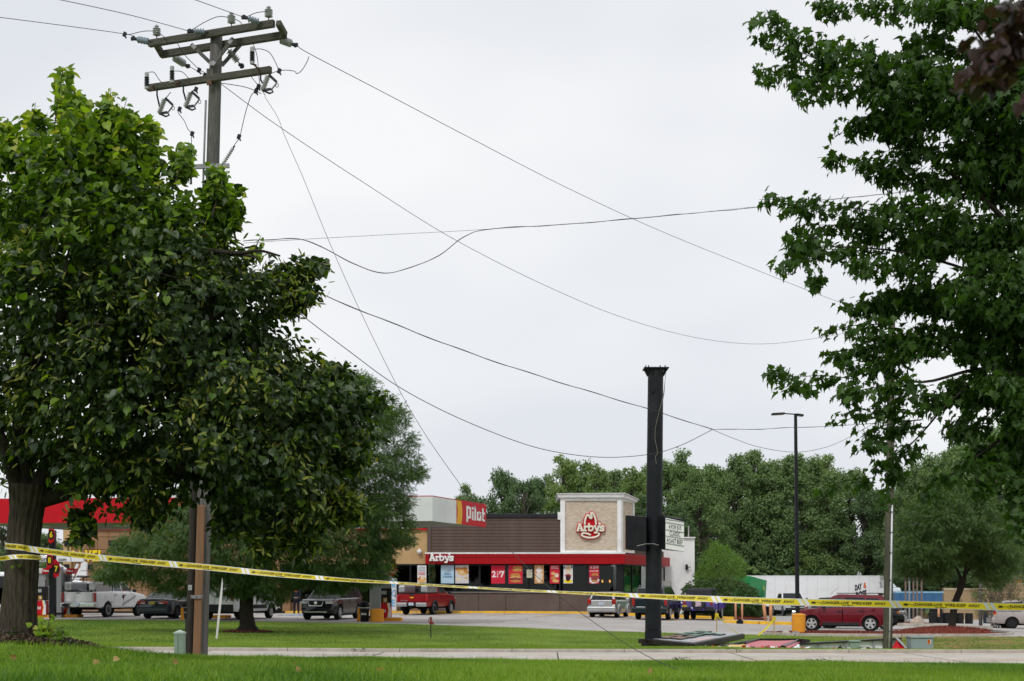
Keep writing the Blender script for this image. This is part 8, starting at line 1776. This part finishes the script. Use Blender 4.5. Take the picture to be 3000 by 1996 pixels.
tt = thing('trunk_sprig', 'small green sprig growing straight from the linden bark', 'sprig', A2(50, 1655, -.24)); pp = RNG.normal(size=(7, 3))*[.04, .012, .02]; o = scatter('foliage', LIN_V, LIN_F, pp, basis(RNG.normal(size=(7, 3))+[0, -.5, 0], np.tile([0, -.5, 1.], (7, 1))), RNG.uniform(.03, .05, 7), [L_mid], None, tt); o['kind'] = 'stuff'

# ---- the maple at the right
Mp_l = leafmat('maple_leaf', [(.032, .078, .012), (.045, .10, .015), (.038, .09, .014), (.065, .135, .018), (.028, .068, .012), (.055, .12, .012)], .5, .42)
YM = 13.2
caps = [(3080, 60, 2700, 20, 60), (2780, 30, 2400, 22, 42), (3080, 300, 2700, 230, 95), (2720, 230, 2450, 170, 80), (2470, 170, 2270, 80, 38), (2290, 60, 2215, 60, 14), (2450, 200, 2225, 120, 22), (2450, 215, 2240, 215, 40), (2620, 260, 2330, 265, 48), (2700, 180, 2670, 115, 30), (2850, 170, 2690, 100, 28), (2920, 330, 2550, 345, 72), (2700, 400, 2490, 375, 52), (3050, 480, 2800, 460, 90),
    (2750, 440, 2620, 445, 32), (2700, 480, 2520, 475, 28), (2550, 480, 2395, 462, 20), (2920, 560, 2560, 505, 38), (2800, 620, 2560, 600, 42), (2600, 625, 2300, 600, 30), (2320, 605, 2225, 585, 16), (2720, 680, 2340, 660, 48), (2400, 700, 2290, 710, 25), (3060, 680, 2700, 700, 85), (2600, 745, 2330, 735, 42), (2400, 760, 2280, 775, 20), (2380, 790, 2395, 835, 14), (2750, 800, 2500, 780, 40), (2800, 860, 2490, 905, 52),
    (3060, 860, 2800, 860, 85), (2600, 950, 2420, 975, 26), (2800, 985, 2520, 1020, 55), (3060, 1010, 2800, 1010, 75), (2560, 1030, 2405, 1040, 18), (2650, 1060, 2480, 1080, 42), (2500, 1110, 2300, 1110, 14), (2300, 1100, 2268, 1095, 16), (2380, 1130, 2290, 1140, 12), (2700, 1130, 2440, 1160, 36), (2650, 1200, 2460, 1215, 28), (2900, 1110, 2700, 1190, 50), (2700, 1230, 2530, 1270, 30), (2600, 1300, 2520, 1310, 16), (3050, 1130, 2850, 1170, 45),
    (2680, 1320, 2560, 1370, 28), (2560, 1400, 2400, 1435, 14), (2620, 1380, 2590, 1480, 15), (2630, 1340, 2620, 1400, 18), (3040, 1260, 2860, 1330, 32), (2860, 1330, 2740, 1420, 17), (2730, 1420, 2715, 1450, 10), (2850, 1430, 2940, 1370, 22), (3060, 1340, 2960, 1480, 34), (3000, 1500, 2975, 1560, 16), (3060, 1150, 3000, 1240, 50), (2870, 1180, 2790, 1260, 18),
    (3080, 180, 2900, 260, 80), (3080, 400, 2880, 400, 70), (3080, 560, 2880, 560, 60), (3080, 780, 2850, 770, 60), (3080, 930, 2880, 920, 60), (3080, 1080, 2930, 1080, 50), (2850, 700, 2650, 720, 40), (2900, 920, 2700, 900, 40), (2750, 300, 2600, 270, 50), (3080, 1200, 2950, 1230, 60), (3080, 1320, 2980, 1330, 60), (3080, 1440, 2990, 1450, 50), (3060, 1180, 2880, 1120, 50), (2900, 1240, 2800, 1270, 26), (3080, 1550, 3010, 1560, 36), (2950, 1330, 2860, 1370, 24), (2760, 870, 2600, 880, 40), (2700, 1020, 2580, 1000, 34)]
mroot = at(3360, 1900, YM); mroot.z = gz(mroot.x, mroot.y); mo = (mroot.x, mroot.y, mroot.z)
map_t = tree_root('maple_tree', 'maple tree reaching in from the right edge with pointed lobed leaves', mroot)
CP, CO, CW = [], [], []
tips = []
for i, (x0, y0, x1, y1, r) in enumerate(caps):
    L_ = math.hypot(x1-x0, y1-y0)+r; yo = RNG.uniform(-.5, .5); n = int(max(8, L_*r/300.*(1+1.1*min(1, max(0, (x0+x1-5100)/700.)))))
    s = RNG.random(n); a = RNG.uniform(0, 2*PI, n); rr = np.sqrt(RNG.random(n))*r*(1-.35*s)
    px = x0+(x1-x0)*s+np.cos(a)*rr; py = y0+(y1-y0)*s+np.sin(a)*rr*.9; Y_ = YM+yo*(.8)+RNG.normal(size=n)*r*YM/F*.7
    CP.append(np.stack([(px-1500)/F*Y_, Y_, EYE+(HOR-py)/F*Y_], 1)); dr = np.array([x1-x0, 0, -(y1-y0)*.6])/L_; CO.append(np.tile(dr, (n, 1))+RNG.normal(size=(n, 3))*.35)
    p0, p1 = at(x0, y0, YM+yo*.8), at(x1, y1, YM+yo*.8); tips.append(([p0, p0.lerp(p1, .5)+Vector((0, 0, .03)), p1], .004+r*.00009, .002))
cenm, outm = np.concatenate(CP), np.concatenate(CO); outm /= np.linalg.norm(outm, axis=1, keepdims=True)
pos, R, sz = leaf_cluster(cenm, outm, 6, .10, (.045, .10), .75, jitter=.45)
MAP_V2 = [(a, b*.75, abs(b)*.6-.25*a*a) for a, b, c in MAP_V]; MAP_V3 = [(a*.95, b*.9, c*2-.22*a*a+.12*b) for a, b, c in MAP_V]
vv = RNG.integers(0, 3, len(pos))
for k_, tv_ in enumerate((MAP_V, MAP_V2, MAP_V3)):
    s_ = vv == k_; fo = scatter('foliage', tv_, MAP_F, pos[s_], R[s_], sz[s_], [Mp_l], None, map_t, mo); fo['kind'] = 'stuff'
pick = RNG.choice(len(cenm), 300, replace=False)
pos, R, sz = leaf_cluster(cenm[pick]+np.array([0, -.12, 0]), outm[pick], 1, .06, (.08, .12), .7, jitter=.35)
leaf_parts(map_t, MAP_V, MAP_F, pos, R, sz, Mp_l, mo)
o = branches('twigs', map_t, tips, M_barkd, mo, 5); o['kind'] = 'stuff'
def MY(px, py, dy=0.): return at(px, py, YM+dy)
branches('limb', map_t, [([MY(3340, 1200), MY(3150, 900, .2), MY(2950, 650), MY(2750, 480, -.1), MY(2550, 330)], .045, .008), ([MY(3340, 1300), MY(3100, 1150, .1), MY(2900, 1080), MY(2700, 1120, -.1), MY(2560, 1080)], .03, .006), ([MY(3345, 1000), MY(3150, 600), MY(3000, 300), MY(2850, 80)], .045, .01), ([MY(3100, 1150, .1), MY(2980, 1250), MY(2900, 1310), MY(2760, 1410)], .022, .005), ([MY(3200, 1000, 0), MY(2900, 820, -.1), MY(2650, 740), MY(2400, 720)], .022, .004), ([MY(2900, 1080), MY(2780, 1180, -.2), MY(2700, 1270), MY(2620, 1350)], .014, .005)], M_barkd, mo)
ridged([Vector((0, 0, -.1)), MY(3345, 1500)-mroot, MY(3340, 1100)-mroot, MY(3330, 600)-mroot], [.26, .2, .17, .1], 24, .04, 4, 9).build('trunk', M_bark, map_t, smooth=True)

# ---- out-of-focus purple-leaved branch close to the lens
Pl = leafmat('purple_leaf', [(.030, .014, .018), (.05, .02, .022), (.022, .020, .014), (.07, .028, .03)], .45, .25)
YU = 4.6; pr = at(3500, 500, YU); pr.z = gz(pr.x, pr.y); pu = tree_root('purple_leaved_tree', 'blurred dark purple leafy branch in the top right corner', pr); po = tuple(pr)
CP = []
for x0, y0, x1, y1, r, n in ((3060, 20, 2900, 110, 75, 60), (3040, 130, 2850, 210, 60, 60), (2960, 230, 2830, 250, 40, 22), (3060, 260, 2990, 300, 30, 12), (2860, 140, 2845, 160, 20, 8)):
    s = RNG.random(n); px = x0+(x1-x0)*s+RNG.normal(size=n)*r*.5; py = y0+(y1-y0)*s+RNG.normal(size=n)*r*.5; Y_ = YU+RNG.normal(size=n)*.1; CP.append(np.stack([(px-1500)/F*Y_, Y_, EYE+(HOR-py)/F*Y_], 1))
cc = np.concatenate(CP); pos, R, sz = leaf_cluster(cc, RNG.normal(size=cc.shape), 2, .03, (.035, .06), .4)
leaf_parts(pu, LIN_V, LIN_F, pos[:300], R[:300], sz[:300], Pl, po); branches('limb', pu, [([at(3480, 700, YU), at(3200, 350, YU), at(3000, 160, YU), at(2870, 200, YU)], .03, .005), ([at(3200, 350, YU), at(3100, 100, YU), at(2950, 60, YU)], .015, .004)], M_barkd, po)
ridged([Vector((0, 0, -.1)), at(3480, 700, YU)-pr, at(3490, 100, YU)-pr], [.09, .06, .03], 16, .03, 2, 7).build('trunk', M_barkd, pu, smooth=True)

# ---- honeylocusts
H_l = leafmat('honeylocust_leaf', [(.045, .095, .026), (.07, .13, .036), (.09, .155, .042), (.06, .115, .036), (.12, .19, .05)], .5, .35)
def honeylocust(label, outl, Y, base, thick, ncl, per, size, trunkpts, trunkr, limbs, holes=(), crad=.35, droop=.35):
    b = Vector((gx(*base), base[1], 0)); b.z = gz(b.x, b.y); t = tree_root('honeylocust_tree', label, b)
    cen, out, q = crown_in_outline(outl, Y, thick, ncl, holes, .5); keep = (np.sin(cen[:, 0]*1.9+cen[:, 1])*np.sin(cen[:, 2]*2.4+1.3)+.75 > RNG.random(len(cen))*.9-.1); cen, out = cen[keep], out[keep]
    pos, R, sz = leaf_cluster(cen, out, per, crad, size, droop, flat=.55, jitter=.5); o = scatter('foliage', FR_V, FR_F, pos, R, sz, [H_l], None, t, tuple(b)); o['kind'] = 'stuff'
    ridged([p-b for p in trunkpts], trunkr, 26, .06, 6, 6).build('trunk', M_barkd, t, smooth=True); branches('limb', t, limbs, M_barkd, tuple(b)); return t
H1 = [(300, 1645), (360, 1580), (480, 1500), (620, 1380), (760, 1250), (880, 1130), (980, 1085), (1060, 1100), (1120, 1130), (1180, 1200), (1205, 1270), (1225, 1330), (1240, 1400), (1200, 1440), (1190, 1490), (1215, 1560), (1190, 1600), (1150, 1590), (1140, 1640), (1150, 1690), (1110, 1700), (1040, 1720), (960, 1735), (900, 1720), (860, 1750), (790, 1770), (760, 1740), (700, 1740), (640, 1745), (600, 1725), (540, 1742), (470, 1730), (400, 1708), (330, 1708), (285, 1690)]
h1b = Vector((gx(725, 55), 55, gz(gx(725, 55), 55)))
def H5(px, py, dy=0.): return at(px, py, 55+dy)
honeylocust('spreading honeylocust with fine drooping foliage in front of the fuel station', H1, 55, (725, 55), 3.6, 4300, 32, (.12, .25), [h1b-Vector((0, 0, .15)), h1b+Vector((0, 0, .25)), H5(722, 1800), H5(722, 1745), H5(720, 1700)], [.62, .30, .245, .25, .27], [
    ([H5(705, 1720), H5(670, 1640), H5(560, 1560, .5), H5(430, 1600, 1)], .13, .03), ([H5(735, 1715), H5(790, 1640), H5(900, 1560, -.5), H5(1060, 1500)], .14, .03), ([H5(722, 1710), H5(740, 1560), H5(830, 1400), H5(950, 1230), H5(1040, 1140)], .13, .03), ([H5(712, 1715), H5(700, 1600, -1), H5(640, 1450)], .1, .03), ([H5(900, 1560, -.5), H5(1050, 1600, -.6), H5(1140, 1640)], .05, .02), ([H5(560, 1560, .5), H5(450, 1680), H5(380, 1650)], .05, .02)], crad=.34)
H2 = [(2620, 1600), (2640, 1520), (2690, 1460), (2740, 1425), (2810, 1415), (2880, 1440), (2930, 1500), (2955, 1560), (2985, 1620), (2965, 1680), (2930, 1700), (2890, 1735), (2860, 1665), (2815, 1650), (2770, 1685), (2730, 1705), (2700, 1680), (2660, 1690), (2625, 1650)]
h2b = Vector((gx(2787, 67), 67, gz(gx(2787, 67), 67)+.2))
def H6(px, py, dy=0.): return at(px, py, 67+dy)
honeylocust('honeylocust with crooked dark trunk standing on the red mulch island', H2, 67, (2787, 67), 2.6, 1700, 28, (.13, .26), [h2b-Vector((0, 0, .2)), h2b+Vector((.03, 0, .1)), H6(2797, 1770), H6(2812, 1730), H6(2822, 1690)], [.24, .17, .15, .15, .15], [
    ([H6(2818, 1705), H6(2800, 1660), H6(2760, 1600), H6(2700, 1560)], .08, .02), ([H6(2824, 1700), H6(2835, 1620, -.5), H6(2830, 1540, -.5), H6(2800, 1470)], .08, .02), ([H6(2824, 1690), H6(2870, 1630), H6(2930, 1600)], .05, .015)], crad=.34)

# ---- small tree, round shrub, dry bush
G_l = leafmat('fresh_green_leaf', [(.075, .16, .025), (.11, .21, .034), (.15, .25, .045), (.09, .18, .03)], .5, .35); S_l = leafmat('shrub_leaf', [(.04, .085, .02), (.06, .11, .025), (.08, .14, .035), (.05, .10, .03)], .5, .25)
b = Vector((gx(2110, 97), 97, gz(gx(2110, 97), 97))); t = tree_root('small_tree', 'small bright green feathery tree rising behind the round shrub', b)
cen, out, q = crown_in_outline([(2035, 1700), (2060, 1650), (2058, 1625), (2085, 1610), (2095, 1590), (2112, 1600), (2140, 1610), (2145, 1625), (2170, 1640), (2175, 1655), (2190, 1665), (2175, 1690), (2165, 1720), (2050, 1740)], 97, 1.8, 380, (), .5)
pos, R, sz = leaf_cluster(cen, out, 16, .3, (.12, .26), -.3, jitter=.5); o = scatter('foliage', FR_V, FR_F, pos, R, sz, [G_l], None, t, tuple(b)); o['kind'] = 'stuff'
branches('stem', t, [([b, at(2112, 1740, 97), at(2108, 1680, 97), at(2098, 1620, 97)], .08, .02), ([at(2112, 1740, 97), at(2135, 1690, 97), at(2150, 1650, 97)], .05, .01), ([at(2112, 1740, 97), at(2085, 1700, 97), at(2062, 1650, 97)], .05, .01)], M_barkd, tuple(b))
b = Vector((gx(2110, 91), 91.5, gz(gx(2110, 91), 91.5))); t = thing('round_shrub', 'wide clipped round shrub behind the purple car', 'shrub', b)
cen, out, q = crown_in_outline([(1995, 1760), (2000, 1725), (2025, 1702), (2080, 1690), (2130, 1694), (2180, 1705), (2215, 1728), (2232, 1760), (2228, 1800), (2210, 1818), (2130, 1822), (2040, 1820), (2000, 1800)], 91.5, 2.2, 1500, (), .28)
pos, R, sz = leaf_cluster(cen, out, 12, .14, (.06, .13), -.2); o = scatter('foliage', CL_V, CL_F, pos, R, sz, [S_l], None, t, tuple(b)); o['kind'] = 'stuff'
branches('stem', t, [([b+Vector((dx, 0, .1)), b+Vector((dx*2.2, dy, .9)), b+Vector((dx*3, dy, 1.8))], .04, .01) for dx, dy in ((-.5, .3), (-.2, -.4), (.1, .2), (.4, -.2), (.6, .4))], M_barkd, tuple(b))
D_l = leafmat('dry_bush_leaf', [(.10, .10, .05), (.14, .12, .07), (.07, .09, .04)], .7, .2)
b = Vector((gx(2930, 85), 85, gz(gx(2930, 85), 85))); t = thing('dry_bush', 'sparse grey brown twiggy bush beside the old banded post', 'shrub', b); paths = []
for k in range(60):
    tx_k = RNG.uniform(2868, 3010); ty = 1780-RNG.uniform(.5, 1)*120*(1-((tx_k-2935)/85)**2*.6); p = at(tx_k, ty, 85+RNG.uniform(-1, 1)); paths.append(([b+Vector((RNG.uniform(-.6, .6), 0, 0)), b.lerp(p, .5)+Vector((0, 0, .2)), p], .016, .005))
o = branches('twigs', t, paths, mat('grey_twigs', (.12, .10, .085), .9), tuple(b), 4); o['kind'] = 'stuff'
cen, out, q = crown_in_outline([(2862, 1760), (2880, 1690), (2930, 1660), (2990, 1680), (3020, 1740), (3000, 1800), (2880, 1805)], 85, 1.2, 260, (), .6); pos, R, sz = leaf_cluster(cen, out, 8, .25, (.05, .12), .0); o = scatter('foliage', CL_V, CL_F, pos, R, sz, [D_l], None, t, tuple(b)); o['kind'] = 'stuff'

# ---- the wood behind
F_a = leafmat('cottonwood_foliage', [(.112, .18, .072), (.14, .22, .082), (.17, .25, .095), (.128, .20, .09)], .85, .3); F_b = leafmat('dark_forest_foliage', [(.078, .138, .062), (.10, .168, .072), (.125, .195, .08)], .85, .25); F_c = leafmat('light_forest_foliage', [(.15, .225, .075), (.18, .26, .085), (.22, .30, .10)], .85, .35)  # foliage greens lightened overall, standing in for distance haze
M_ftr = mat('grey_forest_bark', (.11, .095, .08), .95, var=.3)
def tree_proto(seed, m, nb=90, nl=20000, slim=.30, low=.10):
    """unit-height tree: returns crown mesh, trunk mesh"""
    rg = np.random.default_rng(seed); cc_ = []; rr = []
    for i in range(nb):
        z = low+(.96-low)*rg.random()**.8; w = slim*math.sin(PI*min(1, max(.12, (z-low*.4)/(1.03-low*.4))))**.6*(1.1-.5*z**3); a = rg.uniform(0, 2*PI); d = w*math.sqrt(rg.random())*.85; cc_.append((math.cos(a)*d, math.sin(a)*d, z)); rr.append(rg.uniform(.025, .07)*(1.2-.4*z))
    cc_ = np.array(cc_); rr = np.array(rr); w_ = rr**2/np.sum(rr**2); idx = rg.choice(nb, nl, p=w_); off = rg.normal(size=(nl, 3)); off /= np.linalg.norm(off, axis=1, keepdims=True); off *= rg.random((nl, 1))**.35*rr[idx][:, None]*np.array([1.15, 1.15, .9])
    off += rg.normal(size=(nl, 3))*.008
    pos = cc_[idx]+off; d = rg.normal(size=(nl, 3))+[0, 0, -.3]; nn3 = off/rr[idx][:, None]*.8+np.array([0, 0, .9])+rg.normal(size=(nl, 3))*.45; R = basis(d, nn3)
    V = np.einsum('nij,kj->nki', R, np.array(CL_V))*rg.uniform(.008, .017, nl)[:, None, None]+pos[:, None]; Fc = (np.array(CL_F)[None]+(np.arange(nl)*6)[:, None, None]).reshape(-1, 3)
    o = np_mesh('crown', V.reshape(-1, 3), Fc, [m]); cm = o.data; bpy.data.objects.remove(o)
    mb = MB(); mb.tube(smooth_pts([(0, 0, -.02), (.01, 0, .3), (-.01, .01, .6), (.01, 0, .9)], 4), [.016-.013*i/12 for i in range(13)], 8)
    for i in range(0, nb, 2): c = cc_[i]; mb.tube([(0, 0, max(.12, c[2]-.18)), (c[0]*.5, c[1]*.5, c[2]-.08), tuple(c)], [.006, .004, .002], 5)
    o = mb.build('trunk', M_ftr, smooth=True); tm = o.data; bpy.data.objects.remove(o); return cm, tm
protos = {'a': [tree_proto(s, F_a, slim=.19) for s in (1, 2, 8)], 'b': [tree_proto(s, F_b, slim=.34) for s in (3, 4)], 'c': [tree_proto(s, F_c, slim=.25) for s in (5,)], 'd': [tree_proto(s, F_b, slim=.27, low=.02) for s in (6,)], 'e': [tree_proto(s, F_a, slim=.36, low=.03) for s in (7,)]}
desc = {'a': 'tall mid green poplar', 'b': 'broad dark green oak', 'c': 'airy light green tree', 'd': 'dark full tree', 'e': 'broad mid green tree'}
fl = [(10, 1500, 110, 'b'), (165, 1590, 120, 'a'), (130, 1560, 135, 'e'), (560, 1400, 150, 'b'), (800, 1420, 150, 'a'), (1250, 1455, 150, 'c'), (1365, 1410, 128, 'a'), (1330, 1500, 150, 'b'), (1470, 1372, 132, 'b'), (1535, 1400, 128, 'b'), (1590, 1390, 150, 'b'), (1650, 1325, 140, 'c'), (1700, 1340, 150, 'a'), (1745, 1352, 145, 'c'), (1800, 1372, 150, 'a'), (1850, 1360, 135, 'c'), (1900, 1350, 150, 'a'),
      (1960, 1345, 140, 'e'), (2010, 1308, 132, 'a'), (2050, 1370, 128, 'e'), (2085, 1356, 145, 'a'), (2130, 1365, 150, 'b'), (2165, 1322, 136, 'a'), (2215, 1312, 142, 'a'), (2255, 1340, 130, 'a'), (2290, 1345, 150, 'e'), (2330, 1322, 138, 'a'), (2370, 1336, 145, 'e'), (2415, 1322, 150, 'c'), (2440, 1375, 134, 'a'), (2490, 1372, 142, 'e'), (2530, 1420, 132, 'b'), (2575, 1445, 145, 'a'), (2615, 1420, 138, 'd'), (2650, 1375, 130, 'a'), (2700, 1350, 140, 'e'),
      (2735, 1320, 126, 'a'), (2790, 1300, 132, 'a'), (2830, 1240, 140, 'd'), (2870, 1262, 128, 'e'), (2920, 1250, 135, 'a'), (2960, 1235, 142, 'e'), (3010, 1220, 130, 'a'), (3090, 1200, 140, 'b'), (2560, 1520, 122, 'e'), (2080, 1480, 124, 'b'), (2300, 1470, 125, 'd'), (2440, 1500, 124, 'e'), (2180, 1500, 123, 'e'), (1980, 1470, 125, 'd'), (2680, 1500, 121, 'd'), (2840, 1430, 121, 'b'), (2980, 1400, 122, 'd'),
      (2380, 1560, 121, 'c'), (2600, 1580, 120, 'd'), (2760, 1560, 120, 'b'), (2920, 1540, 119, 'e'), (2240, 1590, 121, 'd'), (2110, 1600, 120, 'e'), (1660, 1440, 128, 'd'), (1560, 1460, 130, 'd'), (1760, 1440, 126, 'e'), (1880, 1440, 127, 'd')]
for i, (px, py, Y, k) in enumerate(fl):
    if 2060 < px < 2640 and Y < 137: Y = 137+(px % 5)
    x = gx(px, Y); z = gz(x, Y); H_ = at(px, py, Y).z-z; cm, tm = protos[k][i % len(protos[k])]
    cols_ = [(90, 'left of the near trunk'), (300, 'right of the near trunk'), (700, 'behind the utility pole'), (1000, 'behind the fuel canopy'), (1300, 'above the Pilot panel'), (1350, 'left of the dark siding'), (1420, 'over the left end of the siding'), (1500, 'over the middle of the siding'), (1570, 'over the right half of the siding'), (1625, 'just left of the tower'), (1680, 'over the tower\'s left half'), (1725, 'over the hat sign'), (1775, 'over the tower\'s right half'), (1830, 'over the tower corner'), (1880, 'over the left sign cabinet'), (1940, 'behind the black pole'), (1990, 'over the reader board'), (2035, 'over the white rear wing'), (2070, 'just right of the white wing'), (2100, 'over the small bright tree'), (2150, 'over the round shrub'), (2190, 'over the green generator'), (2235, 'over the trailer front'), (2275, 'left of the lamp pole'), (2310, 'just left of the lamp pole'), (2350, 'at the lamp pole'), (2390, 'just right of the lamp pole'), (2428, 'over the trailer middle'), (2465, 'left of the trailer lettering'), (2510, 'over the trailer lettering'), (2550, 'over the trailer rear'), (2590, 'left of the weathered pole'), (2630, 'behind the weathered pole'), (2670, 'over the wooden posts'), (2715, 'over the blue truck body'), (2760, 'left of the island tree'), (2810, 'behind the island tree trunk'), (2850, 'right of the island tree trunk'), (2900, 'over the old banded post'), (2940, 'over the dry bush'), (2990, 'over the bronze minivan'), (9999, 'at the right edge')]
    side = next(nm for lim, nm in cols_ if px < lim)+(', high back row' if py < 1395 else (', middle row' if py < 1475 else ', low front row'))
    t = thing('forest_tree', desc[k]+', '+side, 'tree', (x, Y, z), RNG.uniform(0, 6.28), 'trees of the wood behind the restaurant'); s_ = H_; wd = max(H_, 11)*(.86+RNG.uniform(-.12, .14))
    t.scale = (wd, wd, s_)
    for nm, me in (('crown', cm), ('trunk', tm)): o = bpy.data.objects.new(nm, me); COL.objects.link(o); o.parent = t
# undergrowth along the wood's edge
n = 15000; u = RNG.uniform(-.38, .42, n); Y_ = RNG.uniform(119, 127, n)+np.where(u < .08, 12, 0)+np.where(u > .15, 14, 0)*0; x = u*Y_; Y_ = np.where((u > .13) & (u < .29), np.maximum(Y_, 134+RNG.uniform(0, 3, n)), Y_); x = u*Y_
hgt = 3.6+1.4*np.sin(x*.35)+1.0*np.sin(x*.9+2); z = g(x, Y_)+RNG.random(n)**.7*hgt; pos = np.stack([x, Y_, z], 1); R = basis(RNG.normal(size=(n, 3)), np.array([0, -.5, .8])+RNG.normal(size=(n, 3))*.5)
o = scatter('undergrowth', CL_V, CL_F, pos, R, RNG.uniform(.35, .8, n), [F_b, F_a, F_c], RNG.integers(0, 3, n)*(RNG.random(n) < .5).astype(int), None); o['kind'] = 'stuff'; props(o, 'dense dark undergrowth along the edge of the wood', 'undergrowth')
# fallen twigs and leaves on the near grass, small weeds
M_lit = leafmat('fallen_leaf', [(.35, .19, .05), (.28, .12, .04), (.40, .30, .12), (.2, .1, .04)], .8, .2)
for i, (px, py, Y) in enumerate(((332, 1951, 14.5), (508, 1953, 14.5), (860, 1948, 15.), (875, 1990, 12.3), (282, 1973, 13.), (1112, 1972, 13), (966, 1968, 13.5), (1495, 1960, 14), (1910, 1965, 14), (47, 1957, 14))):
    x = gx(px, Y); o = None; V = [tuple(np.array(v)*.07) for v in LIN_V]; mb = MB(); mb.add(V, LIN_F); o = mb.build('fallen_leaf', M_lit, None, loc=(x, Y, gz(x, Y)+.085)); o.rotation_euler = (rad(60+20*(i % 3)), rad(20*i), rad(40*i)); props(o, 'small dry leaf caught in the near grass, '+['below the bare soil', 'under the pedestal', 'below the honeylocust trunk', 'at the very bottom below the honeylocust', 'at the bottom left of the pedestal', 'below the litter bin', 'right of the honeylocust trunk', 'below the restaurant wall', 'below the black pole', 'below the linden trunk'][i], 'leaf', 'fallen leaves on the near grass')
for px, Y, lab in ((2395, 27.5, 'dark weed clump on the near edge of the road'), (1050, 38.0, 'weed tuft growing in the far kerb joint'), (1990, 28, 'tall weed stalks at the near road edge'), (2140, 38.1, 'weed tuft by the yellow edge line')):
    sprout(px, 1900, Y, .5, .14, 60, lab, S_l, (.03, .07), 'weed', 'weed', BR_V, BR_F)
